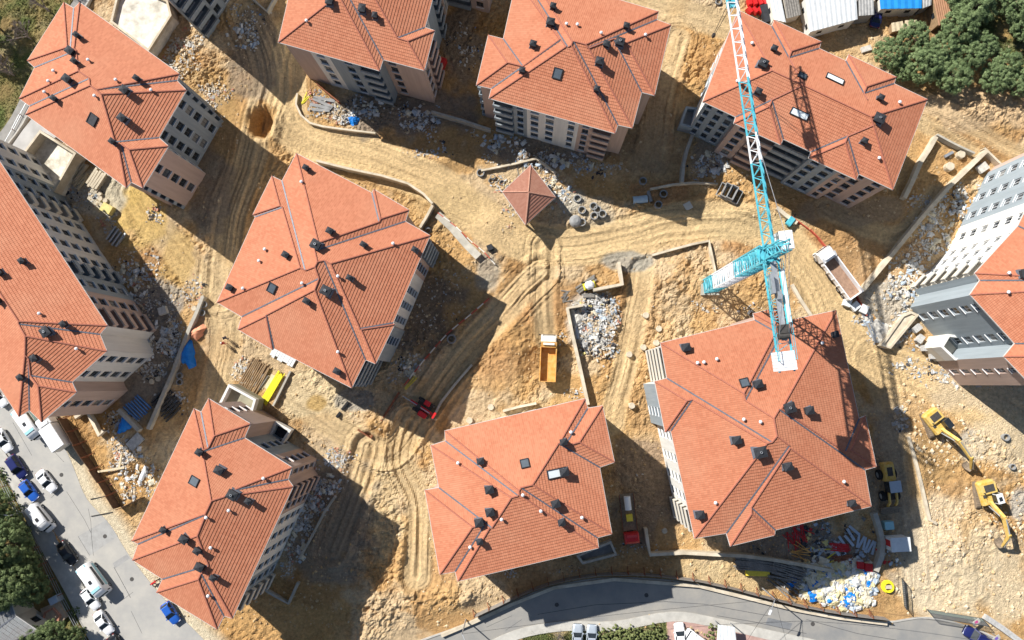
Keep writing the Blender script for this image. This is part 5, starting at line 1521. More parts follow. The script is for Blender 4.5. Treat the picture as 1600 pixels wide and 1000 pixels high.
for x, y in ((282, 587), (282, 597)):
    ring(x, y, 'concrete ring below the blue tarpaulin', 'rings below the blue tarpaulin', 0.5, 0.5)
ring(706, 530, 'wide concrete ring beside the shaded safety barrier', None, 0.72, 0.6)
ring(1569, 683, 'concrete ring beside the grey gravel patch and wall edge', None, 0.55, 0.6)
ring(1580, 729, 'concrete ring at the foot of the steep bank', None, 0.45, 0.5)
ring(668, 358, 'concrete ring leaning at the short wall near the middle block', None, 0.5, 0.5, (0.8, 0.3, 0))
ring(1172, 488, 'concrete ring propped at the roof edge under the crane', None, 0.45, 0.5, (0.7, 0, 0.4))
ring(1122, 4, 'concrete ring by the site road beyond the pale block', None, 0.5, 0.4)
def stub(px, py, r, h, label, grp=None):
    m = MB(); n = 14; c = g(px, py)
    q = lambda rr, z, w=0: [(rr*(1+0.05*math.sin(3*i+px))*math.cos(2*math.pi*i/n), rr*(1+0.05*math.cos(2*i+py))*math.sin(2*math.pi*i/n), z+w*math.sin(i*1.7)) for i in range(n)]
    m.loft([q(r*1.03, -0.4), q(r, h*0.9), q(r*0.88, h, 0.02)])
    o = m.build('pile_head', PAL['pale_concrete']); o.location = c
    return tag(o, label, 'pile head', grp)
for x, y in ((1009, 493), (1029, 514), (1025, 536), (1005, 543), (983, 554), (987, 634)):
    stub(x, y, 0.48, 0.5, 'round pale concrete pile head beside the ribbed balconies', 'pile heads beside the ribbed balconies')
for x, y in ((767, 636), (734, 657)):
    stub(x, y, 0.5, 0.35, 'round white concrete cap above the asphalt road block', 'white caps above the road block')
stub(1499, 243, 0.62, 0.7, 'round concrete footing nearer the stepped wall')
stub(1481, 262, 0.68, 0.8, 'round concrete footing in the middle of the walled plot')
stub(1038, 829, 0.42, 0.3, 'grey round cover on the shaded ground by the red cabbed lorry')
for x, y in ((166, 314), (158, 311), (157, 303)):
    stub(x, y, 0.42, 0.35, 'white round concrete block on the ochre yard', 'white blocks on the ochre yard')
for x, y in ((238, 596), (248, 592), (304, 482)):
    stub(x, y, 0.42, 0.3, 'pale round concrete lid beside the long narrow wall', 'lids beside the long narrow wall')
def trough(px, py, rot, dz=0.0):
    m = MB(); L, Wd, h, t = 2.3, 1.15, 0.55, 0.12
    for s in (-1, 1):
        m.box((0, s*(Wd/2-t/2), h/2), (L, t, h)); m.box((s*(L/2-t/2), 0, h/2), (t, Wd-2*t, h))
    o = m.build('concrete_trough', PAL['grey_concrete']); o.location = g(px, py, dz); o.rotation_euler = (0, 0, rot)
    return tag(o, 'grey rectangular concrete trough by the low kerb wall', 'trough', 'troughs by the low kerb wall')
a0 = math.radians(62)
for i, (x, y) in enumerate(((1127, 298), (1135, 302), (1143, 304), (1150, 308))):
    trough(x, y, a0)
trough(1133, 300, a0, 0.56); trough(1142, 303, a0, 0.56)
def half_pipe(label, px, py, rz, L, r, m):
    b = MB(); n = 12
    pr = [(r*math.cos(math.pi*i/n), r*math.sin(math.pi*i/n)) for i in range(n+1)]
    pr += [((r-0.08)*math.cos(math.pi*i/n), (r-0.08)*math.sin(math.pi*i/n)) for i in range(n, -1, -1)]
    b.loft([[(-L/2, y, z) for y, z in pr], [(L/2, y, z) for y, z in pr]])
    o = b.build('half_pipe', m, smooth=False); o.location = g(px, py, -0.03); o.rotation_euler = (0, 0, rz)
    return tag(o, label, 'half pipe')
half_pipe('pale blue half pipe lying by the concrete rings', 1000, 312, 0.1, 2.3, 0.62, mat('pipe_blue', (0.42, 0.52, 0.58), 0.6, 0.1, 2))
half_pipe('narrow dark half pipe leaning beside the pale blue one', 1015, 307, -1.3, 1.8, 0.3, PAL['grey_concrete'])
half_pipe('grey half pipe on the long pale wall by the rubbish', 901, 520, -1.45, 1.9, 0.45, PAL['metal'])
half_pipe('white half pipe beside the rubbish near the west street', 225, 739, 1.2, 2.3, 0.4, PAL['crane_white'])
m = MB(); m.loft([[(q*math.cos(2*math.pi*i/20), q*math.sin(2*math.pi*i/20), z) for i in range(20)] for q, z in ((0.95, 0.0), (0.98, 0.35), (0.75, 0.75), (0.4, 0.95))])
o = m.build('tank_dome', PAL['grey_concrete']); o.location = g(899, 346, -0.05); tag(o, 'grey domed concrete cover beside the ring cluster', 'dome cover')

def slab_piece(name, label, px, py, d, rz, m, cat, grp=None, dz=0.0, tilt=0.0):
    b = MB(); b.box((0, 0, d[2]/2), d); o = b.build(name, m, bevel=min(0.03, d[2]*0.2)); o.location = g(px, py, dz); o.rotation_euler = (tilt, 0, rz)
    return tag(o, label, cat, grp)
# timbers and beams, each its own
def beams(name, label, px, py, n, L, w, rz, m, spread, cat='beam', grp=None, layers=1, jit=0.05, h=None):
    b = MB(); h = h or w; b.box((0, 0, h/2), (L, w, h)); me = b.mesh(name, m)
    c = g(px, py); u = Vector((math.cos(rz), math.sin(rz), 0)); v = Vector((-u.y, u.x, 0))
    zt = max(gz(c.x+u.x*s+v.x*t, c.y+u.y*s+v.y*t) for s in (-L/2, 0, L/2) for t in (-spread/2, 0, spread/2))
    for l in range(layers):
        for k in range(n):
            t = -spread/2+spread*(k+0.5)/n
            o = link(name, me, None, Vector((c.x, c.y, zt-0.08+l*(h+0.01)))+v*t+u*RNG.uniform(-0.3, 0.3), rz+RNG.uniform(-jit, jit))
            tag(o, label, cat, grp or label)
R_ = lambda a, b: ang(a, b)
tb = R_((385, 612), (412, 566))
beams('timber_beam', 'brown timber beam in the rows stacked beside the yellow beams', 396, 590, 11, 5.6, 0.16, tb, PAL['timber'], 3.4)
beams('timber_beam', 'weathered timber beam laid over the brown beam rows', 402, 596, 5, 3.6, 0.14, tb+0.1, PAL['old_timber'], 2.4, jit=0.3)
beams('formwork_beam', 'lemon yellow formwork beam in the bundle beside the brown timbers', 427, 606, 7, 5.2, 0.14, R_((416, 626), (441, 584)), PAL['lemon'], 1.2, layers=2, jit=0.015)
beams('plywood_board', 'pale plywood board on the brown timbers', 417, 597, 2, 2.4, 0.7, tb, PAL['pale_timber'], 1.5, 'board', h=0.08)
beams('scaffold_plank', 'old grey plank stacked behind the concrete boundary wall', 1180, 880, 9, 6.0, 0.22, R_((1145, 877), (1215, 884)), PAL['old_timber'], 2.0, 'plank', layers=2)
beams('scaffold_plank', 'old grey plank in the loose stack beside the blue and white bags', 1228, 890, 9, 5.0, 0.22, R_((1200, 885), (1255, 900)), PAL['old_timber'], 2.8, 'plank', layers=2, jit=0.12)
beams('scaffold_plank', 'old grey plank strewn below the yellow sheet', 1222, 912, 7, 5.0, 0.2, R_((1200, 898), (1250, 925)), PAL['old_timber'], 2.4, 'plank', jit=0.3)
beams('scaffold_plank', 'pale plank on the concrete column stack by the western courts', 128, 282, 4, 2.5, 0.3, 0.9, PAL['pale_timber'], 1.6, 'plank')
beams('concrete_post', 'pale concrete post stacked under the eave of the park side block', 122, 266, 5, 3.2, 0.32, R_((112, 276), (130, 252)), PAL['pale_concrete'], 2.4, 'post', layers=2)
beams('concrete_post', 'pale concrete post in the row beside the ochre yard', 154, 282, 5, 3.0, 0.36, R_((146, 294), (164, 266)), PAL['pale_concrete'], 2.2, 'post', layers=2)
beams('ribbed_sheet', 'white ribbed panel stacked at the eave of the middle block', 446, 552, 9, 2.4, 0.42, R_((440, 560), (448, 545)), PAL['white_sheet'], 4.2, 'panel', h=0.3)
beams('steel_prop', 'dark steel prop in the heap past the blue tarpaulin', 262, 632, 8, 3.2, 0.2, 0.75, PAL['dusty_dark'], 4.4, 'prop', layers=2)
beams('steel_prop', 'yellow steel prop leaning at the concrete planter', 478, 155, 3, 2.2, 0.1, 1.1, PAL['lemon'], 0.8, 'prop', jit=0.4)
beams('roof_batten', 'grey roofing strip on the planter scrap', 502, 164, 4, 3.6, 0.5, -0.25, PAL['grey_concrete'], 2.6, 'strip', h=0.12, jit=0.25)
beams('lintel', 'dark concrete lintel lying above the rubbish heap', 916, 444, 3, 3.6, 0.3, 0.62, PAL['old_timber'], 1.2, 'lintel')
beams('timber_beam', 'short timber offcut scattered beside the yellow mixer', 884, 463, 6, 1.3, 0.16, 0.3, PAL['old_timber'], 2.0, jit=1.2)
beams('steel_prop', 'red steel prop scattered beside the red crates', 1245, 838, 14, 2.8, 0.12, -0.9, PAL['red'], 3.4, 'prop', jit=0.7)
beams('steel_prop', 'orange steel prop lying under the big roof eave', 1250, 862, 7, 2.8, 0.12, -0.2, PAL['orange'], 2.0, 'prop', jit=0.5)
beams('steel_prop', 'red steel prop in the bundle beside the white sacks', 1312, 855, 8, 2.6, 0.13, -0.03, PAL['red'], 1.2, 'prop', layers=2)
beams('steel_prop', 'rusty steel prop in the bundle above the red crates', 1316, 876, 8, 2.6, 0.14, 0.1, PAL['rust'], 1.6, 'prop', layers=2)
beams('formwork_beam', 'yellow formwork beam lying across the prop heaps', 1300, 866, 3, 3.0, 0.14, 0.5, PAL['tarp_yellow'], 2.8, jit=0.8)
beams('metal_formwork', 'pale metal panel among the prop heaps', 1320, 845, 6, 2.0, 0.4, -0.8, PAL['silver'], 5.0, 'panel', h=0.12, jit=0.25)
beams('metal_formwork', 'pale metal panel standing row near the curved wall', 1352, 852, 6, 2.0, 0.35, 1.2, PAL['silver'], 3.0, 'panel', h=0.15, jit=0.2)
beams('block_pallet', 'grey concrete block pack tumbled under the white gridded block', 1440, 536, 4, 1.3, 0.9, 0.5, PAL['scrap_grey'], 6.5, 'block pack', h=0.7, jit=0.6)
beams('block_pallet', 'white block pack dropped behind the white tipper lorry', 1335, 478, 3, 1.3, 1.1, 1.0, PAL['white_sheet'], 4.0, 'block pack', h=0.7, jit=0.4)
beams('scaffold_board', 'grey scaffold board by the barrier end', 1362, 512, 3, 5.0, 0.3, -1.15, PAL['metal'], 1.4, 'board', h=0.1, jit=0.1)
beams('scaffold_board', 'orange scaffold board by the barrier end', 1370, 508, 2, 3.4, 0.2, -1.15, PAL['orange'], 0.8, 'board', h=0.1)
beams('timber_beam', 'long pale beam crossing the rubbish by the west street', 178, 733, 1, 4.2, 0.3, 0.12, PAL['pale_timber'], 0.3)
beams('timber_beam', 'short pale beam meeting the long one by the west street', 192, 722, 1, 2.4, 0.25, 1.5, PAL['pale_timber'], 0.3)
beams('steel_pole', 'thin steel pole lying across the sandy verge', 158, 790, 2, 3.4, 0.1, 0.2, PAL['dusty_dark'], 5.2, 'pole')
beams('roof_batten', 'timber batten left on the shaded slope by the drilling rig', 620, 630, 3, 3.0, 0.12, 0.9, PAL['timber'], 1.6, 'batten', jit=0.2)
beams('scaffold_board', 'yellow striped board by the shaded safety barrier', 643, 597, 2, 2.6, 0.16, 0.85, PAL['tarp_yellow'], 0.6, 'board', h=0.1)
beams('aluminium_ladder', 'pale folded ladder lying in the yard behind the long block', 220, 262, 2, 2.2, 0.3, -0.9, PAL['silver'], 0.9, 'ladder', h=0.12)
beams('scaffold_tower', 'steel scaffold frame stacked in the shade of the long block', 182, 372, 4, 2.6, 0.25, 1.0, PAL['metal'], 2.6, 'scaffold', h=0.4)
beams('steel_prop', 'dark steel prop stacked at the foot of the long block', 216, 637, 7, 3.0, 0.18, -0.75, PAL['scrap_deep'], 3.2, 'prop', layers=2)

slab_piece('plywood_sheet', 'cream square board lying beside the shadow edge near the troughs', 1075, 322, (1.2, 1.2, 0.1), 0.5, PAL['cream'], 'board')
slab_piece('site_box', 'small pale blue cube container beside the curved wall', 1384, 819, (1.3, 1.2, 1.2), 0.1, PAL['ltblue'], 'container')
slab_piece('yellow_sheet', 'folded yellow sheet at the shadow edge behind the hoarding', 1183, 893, (3.6, 1.2, 0.35), -0.02, PAL['tarp_yellow'], 'sheet')
slab_piece('red_crate', 'red crate nearer the curved concrete wall', 1354, 885, (1.1, 1.1, 0.8), -0.1, PAL['red'], 'crate')
slab_piece('red_crate', 'red crate beside the rusty prop bundle', 1342, 882, (1.0, 1.0, 0.7), -0.1, PAL['red'], 'crate')
slab_piece('grey_box', 'dark grey box beside the dirt road below the ramp', 766, 388, (0.9, 0.9, 0.9), 0.4, PAL['charcoal'], 'box')
slab_piece('grey_grating', 'grey ribbed grating beside the yellow mixer', 920, 462, (1.8, 0.7, 0.35), 0.03, PAL['old_timber'], 'grating')
slab_piece('wrapped_pallet', 'white wrapped pallet in the shade of the long block', 257, 486, (1.3, 1.2, 0.8), 0.3, PAL['paper_white'], 'pallet')
slab_piece('yellow_pallet', 'yellow wrapped pallet on the ochre yard', 172, 328, (1.8, 1.4, 1.1), -0.5, PAL['scrap_yellow'], 'pallet')
slab_piece('concrete_lump', 'big pale concrete lump at the street foot of the white gridded block', 1470, 530, (2.0, 1.4, 0.8), 0.7, PAL['pale_concrete'], 'lump')
slab_piece('red_container', 'red skip standing in the shade beside the pink block', 688, 105, (2.4, 1.6, 1.3), 1.2, PAL['red'], 'skip')
slab_piece('broken_slab', 'broken grey slab lying in the pit rubble by the west street', 212, 690, (2.6, 1.6, 0.25), 0.8, PAL['scrap_grey'], 'slab')
slab_piece('concrete_block', 'white block on the earth inside the walled plot', 1533, 263, (1.6, 1.3, 0.6), 0.6, PAL['paper_white'], 'block')
slab_piece('pipe_offcut', 'grey pipe offcut on the earth of the walled plot', 1481, 242, (1.5, 0.45, 0.4), 0.5, PAL['metal'], 'pipe')
slab_piece('black_roll', 'black membrane roll at the earth bank near the timber yard', 540, 634, (1.6, 0.4, 0.4), 0.9, PAL['tyre'], 'roll')
slab_piece('black_roll', 'short black membrane roll behind the longer one', 530, 648, (1.0, 0.45, 0.45), 0.9, PAL['tyre'], 'roll')
# site office box with window and coloured door
c = thing('site_cabin', 'white site cabin with red door panel beside the curved wall', 'cabin', g(1396, 846), 0.05)
m = MB(); m.box((0, 0, 1.0), (2.7, 1.9, 2.2)); bd = m.build('body', PAL['white_sheet'], c)
m = MB(); m.box((0, 0, 2.13), (2.85, 2.05, 0.05)); m.build('roof_panel', PAL['white_sheet'], c)
m = MB(); m.box((-1.37, 0.1, 0.95), (0.05, 0.9, 1.7)); m.build('door', PAL['red'], c)
m = MB(); m.box((0.4, -0.96, 1.2), (0.9, 0.04, 0.7)); m.build('window', PAL['glass'], c)
# yellow cable drum, mixer, small machines
c = thing('hose_reel', 'yellow coiled hose on a reel by the green gate leaf', 'hose reel', g(1386, 916))
m = MB()
for k in range(3):
    m.ring((0, 0, 0.05+k*0.17), 0.95-0.07*k, 0.55, 0.16, 22)
m.build('hose_coil', PAL['lemon'], c)
m = MB(); m.box((0, 0, 0.3), (0.9, 0.5, 0.5)); m.build('reel_core', PAL['pale_concrete'], c)
c = thing('concrete_mixer', 'yellow framed mixer with white drum above the rubbish heap', 'mixer', g(920, 447), 0.3)
m = MB(); m.box((0, 0, 0.35), (1.8, 1.1, 0.16)); m.box((-0.85, 0, 0.7), (0.14, 1.0, 0.7)); m.box((0.85, 0, 0.7), (0.14, 1.0, 0.7)); m.build('frame', PAL['lemon'], c)
m = MB(); m.loft([[(x, q*math.cos(2*math.pi*i/14), 0.95+q*math.sin(2*math.pi*i/14)) for i in range(14)] for x, q in ((-0.7, 0.3), (-0.4, 0.65), (0.4, 0.68), (0.75, 0.35))]); m.build('drum', PAL['paint_white'], c)
wheels(c, [(-0.7, 0.75), (-0.7, -0.75)], 0.28, 0.16)
c = thing('compressor_trailer', 'white and blue compressor trailer beside the upper truck lane', 'compressor', g(1232, 348), 0.9)
m = MB(); m.box((0, 0, 0.75), (1.5, 0.9, 0.7)); m.build('housing', PAL['cyan'], c, bevel=0.08)
m = MB(); m.bar((0.7, 0, 0.45), (1.7, 0, 0.4), 0.1); m.build('drawbar', PAL['dusty_dark'], c)
wheels(c, [(0, 0.55), (0, -0.55)], 0.28, 0.16)
c = thing('bicycle_rack', 'small motorbike parked beside the brown sheet hoarding', 'motorbike', g(244, 908), 0.6)
for x in (-0.6, 0.6):
    m = MB(); m.ring((0, 0, 0), 0.3, 0.2, 0.12, 14, M=Matrix.Translation((x, 0.06, 0.3))@Matrix.Rotation(math.pi/2, 4, 'X')); m.build('wheel', PAL['tyre'], c)
m = MB(); m.bar((-0.55, 0, 0.6), (0.4, 0, 0.65), 0.22, 0.3); m.bar((0.6, 0, 0.3), (0.35, 0, 0.95), 0.08); m.bar((0.35, -0.3, 0.95), (0.35, 0.3, 0.95), 0.06); m.build('frame', PAL['red'], c)
c.name = 'motorbike'
# tarpaulins thrown over heaps
def tarp(label, px, py, rx, ry, h, m, rz=0.0, name='tarpaulin'):
    n, k = 22, 9
    c = g(px, py); mb = MB(); rings = []
    for a in range(k):
        t = a/(k-1); rr = []
        for i in range(n):
            th = 2*math.pi*i/n
            w = 1+0.16*math.sin(3*th+px)+0.1*math.sin(7*th+py)
            x, y = rx*w*t*math.cos(th), ry*w*t*math.sin(th)
            zz = h*(1-t**2.4)+0.10*h*math.sin(5*th+4*t+px)*t
            xr, yr = x*math.cos(rz)-y*math.sin(rz), x*math.sin(rz)+y*math.cos(rz)
            rr.append((xr, yr, max(zz, 0)+gz(c.x+xr, c.y+yr)-c.z+0.03))
        rings.append(rr)
    mb.loft(rings[1:], cap=False); mb.poly(rings[1][::-1])
    o = mb.build(name, m, smooth=False); o.location = c
    return tag(o, label, 'tarpaulin')
tarp('blue tarpaulin thrown over goods beside the long narrow wall', 294, 554, 1.3, 2.2, 1.0, PAL['tarp_blue'], 0.2)
tarp('orange and pink sheet draped over the long narrow wall', 309, 519, 1.5, 1.0, 0.9, mat('sheet_orange', (0.70, 0.30, 0.17), 0.7, 0.3, 1), 0.6)
tarp('blue tarpaulin at the foot of the long block', 196, 662, 1.0, 1.6, 0.8, PAL['tarp_blue'], -0.4)
tarp('bright blue plastic heap at the planter end', 553, 189, 0.9, 0.8, 0.6, PAL['tarp_blue'])
tarp('white dust sheet beside the rubbish heap wall', 900, 498, 1.1, 1.5, 0.5, PAL['paper_white'], 0.2, 'plastic_sheet')
tarp('white foil at the barrier end below the tall white block', 1378, 520, 1.4, 2.2, 0.5, PAL['paper_white'], 0.4, 'plastic_sheet')

# ------------------------------------------------------------------ loose rubble, scrap and stones (too many to count)
def scatter(name, label, cat, areas, mats, weights, sz, flat=0.35, seed=1, sparse=True, mult=1, pile=0.0):
    rng = random.Random(seed); mb = MB()
    for px, py, rx, ry, n in areas:
        c = at(px, py)
        for _ in range(int(n*mult)):
            r = math.sqrt(rng.random())*(0.75+0.5*rng.random()); t = rng.random()*2*math.pi
            x, y = c.x+rx*r*math.cos(t), c.y+ry*r*math.sin(t)
            if sparse and float(vnoise(np.array([x]), np.array([y]), 0.55, 200+seed)[0]) < 0.30+0.5*rng.random()*r:
                continue
            s = sz[0]+(sz[1]-sz[0])*rng.random()**2.2
            cell = random.Random(hash((int(x/0.9), int(y/0.9), seed)))
            mb.use((cell if rng.random() < 0.62 else rng).choices(range(len(mats)), weights)[0])
            R = Matrix.Rotation(rng.uniform(0, 6.3), 3, 'Z')@Matrix.Rotation(rng.gauss(0, 0.35), 3, 'X')@Matrix.Rotation(rng.gauss(0, 0.35), 3, 'Y')
            d = Vector((s*rng.uniform(0.5, 1.3), s*rng.uniform(0.3, 0.9), s*flat*rng.uniform(0.3, 1)))
            C = Vector((x, y, gz(x, y)+d.z*0.4+(rng.random()*pile if pile else 0.0)))
            j = lambda v: C+R@Vector((v[0]*d.x*rng.uniform(0.3, 0.6), v[1]*d.y*rng.uniform(0.3, 0.6), v[2]*d.z*0.5))
            mb.hexa([j((-1, -1, -1)), j((1, -1, -1)), j((1, 1, -1)), j((-1, 1, -1))], [j((-1, -1, 1)), j((1, -1, 1)), j((1, 1, 1)), j((-1, 1, 1))])
    return stuff(mb.build(name, mats), label, cat)
P_ = PAL
scatter('rubble', 'white and blue wrapping scrap along the foot of the northern blocks', 'rubble',
        [(560, 168, 2.5, 1.8, 160), (590, 172, 3, 1.5, 130), (660, 190, 4, 3, 200), (700, 215, 5, 3, 120), (650, 172, 3, 1.4, 120), (775, 232, 4, 3, 260), (790, 215, 3, 2, 140), (860, 250, 8, 2, 260), (930, 262, 5, 1.5, 160), (1110, 262, 3, 3, 200), (1090, 250, 2.5, 2, 120), (720, 50, 4, 4, 110), (735, 85, 3, 3, 60), (380, 60, 2.5, 2.5, 130), (395, 25, 3, 2, 90), (370, 20, 2, 2, 60)],
        [P_['scrap_blue'], P_['paper_white'], P_['scrap_grey'], P_['scrap_deep'], P_['scrap_tan'], P_['scrap_dark']], [2, 4, 5, 0.5, 4, 2], (0.08, 0.55), 0.4, 3, mult=2)
scatter('rubble', 'grey and white builders rubbish below the western blocks', 'rubble',
        [(200, 440, 3, 5, 320), (225, 420, 3, 3, 160), (240, 480, 4, 4, 260), (255, 540, 3.5, 4, 340), (235, 580, 2.5, 2, 160), (265, 520, 2, 3, 120), (300, 460, 2, 3, 100), (215, 745, 4, 4, 220), (200, 715, 3, 2, 220), (185, 700, 2, 2, 120), (220, 772, 2.5, 1.5, 130), (270, 630, 3, 2, 120), (185, 660, 3, 2, 120), (140, 310, 3, 3, 150), (115, 300, 2, 2, 90), (175, 350, 2, 2, 100), (245, 335, 2, 1.5, 60)],
        [P_['scrap_grey'], P_['paper_white'], P_['scrap_blue'], P_['scrap_tan'], P_['scrap_dark'], P_['scrap_pink']], [6, 4, 1, 5, 2, 1], (0.07, 0.5), 0.45, 4, mult=2.6)
scatter('rubble', 'blue grey rubble trench along the stepped hip block', 'rubble',
        [(500, 760, 3, 4, 420), (520, 740, 3, 2.5, 220), (480, 800, 2.5, 4, 420), (460, 850, 2.5, 4, 360), (445, 880, 2, 3, 160), (530, 715, 2.5, 1.6, 160)],
        [P_['scrap_grey'], P_['paper_white'], P_['scrap_blue'], P_['scrap_tan'], P_['scrap_pink']], [6, 3, 2, 4, 1], (0.07, 0.45), 0.5, 5, mult=2)
scatter('rubble', 'white rubble strewn at the foot of the tall white block', 'rubble',
        [(1420, 440, 3.5, 4, 420), (1450, 390, 4, 4, 330), (1490, 330, 4, 3.5, 260), (1400, 490, 3, 4, 360), (1520, 300, 3, 2, 130), (1385, 525, 3, 2, 220), (1350, 500, 1.8, 2, 110), (1440, 560, 5, 3, 260), (1500, 590, 5, 2, 180), (1445, 330, 3, 3, 140), (1475, 345, 3, 3, 120), (1410, 650, 1.5, 2.5, 110)],
        [P_['paper_white'], P_['scrap_grey'], P_['scrap_tan'], P_['scrap_blue'], P_['scrap_dark']], [6, 5, 5, 0.6, 0.5], (0.08, 0.62), 0.4, 6, mult=2.4)
scatter('rubble', 'dense heap of mixed rubbish beside the long pale wall', 'rubble',
        [(925, 505, 3.0, 4.2, 2800), (945, 495, 2.2, 3.6, 1500), (935, 545, 3, 1.6, 420)],
        [P_['scrap_grey'], P_['paper_white'], P_['scrap_tan'], P_['scrap_dark'], P_['scrap_blue'], P_['scrap_pink'], P_['scrap_yellow']], [7, 4, 6, 2.5, 0.8, 0.5, 0.6], (0.08, 0.5), 0.8, 7, False)
scatter('rubble', 'white and tan scrap around the pavilion and planter', 'rubble',
        [(865, 300, 3, 2.4, 260), (785, 290, 1.6, 2, 90), (796, 335, 1.5, 3, 120), (855, 280, 2, 2, 110), (890, 325, 1.5, 1.5, 60), (510, 170, 3, 2, 280), (540, 180, 2.5, 1.6, 200), (490, 150, 1.5, 1.5, 70), (660, 240, 3, 1, 60)],
        [P_['paper_white'], P_['scrap_tan'], P_['scrap_grey'], P_['scrap_blue'], P_['scrap_yellow'], P_['scrap_pink']], [4, 5, 4, 0.6, 0.6, 1.4], (0.07, 0.5), 0.4, 8, mult=1.8)
scatter('rubble', 'rubble below the brown gable wall and roof deck', 'rubble',
        [(382, 580, 2.2, 2.2, 170), (285, 75, 3, 3, 240), (300, 120, 3.5, 3, 150), (270, 100, 2, 4, 200), (335, 150, 3, 2, 200), (320, 165, 2, 1.5, 120), (350, 190, 2, 1, 80), (300, 60, 3, 2, 100)],
        [P_['paper_white'], P_['scrap_tan'], P_['scrap_grey'], P_['pale_concrete'], P_['scrap_pink']], [4, 4, 3, 4, 0.8], (0.08, 0.5), 0.5, 9, mult=2.6)
def crumpled(name, label, cat, areas, mats, weights, sz, seed, pile):
    rng = random.Random(seed); mb = MB()
    for px, py, rx, ry, n in areas:
        c = at(px, py)
        for _ in range(n):
            r = math.sqrt(rng.random())*(0.7+0.45*rng.random()); t = rng.random()*2*math.pi
            x, y = c.x+rx*r*math.cos(t), c.y+ry*r*math.sin(t)
            cell = random.Random(hash((int(x/1.3), int(y/1.3), seed)))
            mb.use((cell if rng.random() < 0.55 else rng).choices(range(len(mats)), weights)[0])
            s = sz[0]+(sz[1]-sz[0])*rng.random()**1.8; a = rng.uniform(0, 6.3); z0 = gz(x, y)+0.05+rng.random()*pile*max(0, 1-r*0.7)
            ca, sa = math.cos(a), math.sin(a); asp = rng.uniform(0.5, 0.9); G = []
            tx, ty = rng.gauss(0, 0.25), rng.gauss(0, 0.25)
            for u in range(4):
                for v in range(4):
                    p, q = (u/3-0.5+rng.gauss(0, 0.05))*s, (v/3-0.5+rng.gauss(0, 0.05))*s*asp
                    zz = (0.26*s*(1-(2*u/3-1)**2*0.8)*(1-(2*v/3-1)**2*0.8))+rng.gauss(0, 0.07)*s+tx*p+ty*q
                    G.append((x+p*ca-q*sa, y+p*sa+q*ca, z0+max(zz, -0.02)))
            for u in range(3):
                for v in range(3):
                    mb.poly([G[u*4+v], G[u*4+4+v], G[u*4+5+v], G[u*4+v+1]])
    return stuff(mb.build(name, mats), label, cat)
STRAW = mat('bag_straw', (0.58, 0.50, 0.28), 0.8, 0.25, 1.5); FILM = mat('bag_film', (0.60, 0.59, 0.56), 0.6, 0.2, 1.5); CREAM = mat('bag_cream', (0.62, 0.56, 0.42), 0.8, 0.2, 1.5)
crumpled('bag_scrap', 'blue white and straw coloured insulation bags heaped by the road hoarding', 'bags',
         [(1318, 915, 4.5, 3.4, 330), (1282, 905, 5, 2.8, 240), (1340, 900, 2.8, 2.4, 150), (1270, 890, 3, 1.8, 70), (1328, 938, 3.5, 1.1, 90), (1290, 925, 4, 1.5, 110)],
         [FILM, STRAW, PAL['tarp_blue'], CREAM, PAL['scrap_blue']], [5, 4, 1.5, 4, 1], (0.35, 1.5), 10, 0.6)
scatter('bag_scrap', 'torn scraps between the heaped insulation bags', 'scraps', [(1315, 912, 5, 3.4, 420), (1282, 900, 5, 2.6, 300), (1330, 938, 4, 1.2, 120)],
        [FILM, STRAW, PAL['scrap_blue'], CREAM, PAL['scrap_tan']], [4, 3, 1, 3, 3], (0.1, 0.45), 0.4, 15)
crumpled('plastic_scrap', 'crumpled film and sacks strewn over the rubble heaps', 'film',
         [(925, 505, 2.8, 4, 60), (655, 185, 3.5, 2, 30), (790, 225, 4, 2, 36), (860, 252, 7, 1.5, 40), (250, 535, 3, 3.5, 46), (205, 440, 3, 4, 40), (1425, 440, 3.5, 4, 50), (1470, 360, 4, 4, 44), (1500, 320, 3, 2, 24), (500, 760, 3, 4, 44), (470, 830, 2.2, 4, 36), (865, 300, 2.6, 2, 24), (380, 60, 2.5, 2.5, 24), (1110, 258, 3, 2.4, 26), (575, 170, 3, 1.6, 30), (210, 735, 3.6, 3.6, 40), (640, 575, 2, 1.4, 20), (1385, 520, 2.4, 2, 24)],
         [FILM, PAL['scrap_blue'], CREAM, PAL['scrap_grey']], [5, 2, 2, 2], (0.3, 1.1), 17, 0.15)
scatter('scrap_heap', 'mixed formwork scrap in the shade under the big roof', 'scrap',
        [(1300, 840, 6, 3, 330), (1260, 845, 4, 2.4, 200), (1340, 860, 3, 3, 260), (1280, 870, 5, 1.4, 150), (1180, 862, 4, 1.2, 60), (1395, 870, 2.2, 1.6, 120)],
        [P_['scrap_grey'], P_['scrap_blue'], P_['scrap_dark'], P_['red'], P_['old_timber'], P_['scrap_yellow'], P_['silver']], [4, 1.5, 4, 0.5, 4, 0.5, 1.2], (0.15, 0.8), 0.3, 11)
scatter('scrap_heap', 'scattered scrap in the shade between the middle blocks', 'scrap',
        [(640, 570, 2.5, 1.6, 200), (620, 590, 2, 1.5, 110), (680, 470, 5, 5, 130), (700, 430, 4, 3, 60), (640, 500, 4, 5, 100), (940, 560, 3, 1.5, 60), (900, 615, 2.2, 1, 70), (880, 530, 1, 1, 20), (1010, 720, 2, 4, 60), (990, 860, 4, 1.2, 80), (870, 890, 4, 0.8, 60), (540, 720, 2, 1, 60), (780, 890, 3.0, 1.2, 260), (800, 885, 2, 1, 120), (1070, 480, 5, 1.2, 90), (1120, 480, 6, 1.0, 130), (1200, 480, 4, 0.8, 60)],
        [P_['scrap_grey'], P_['scrap_blue'], P_['paper_white'], P_['scrap_tan'], P_['scrap_dark']], [4, 0.7, 2, 5, 1], (0.08, 0.42), 0.45, 12)

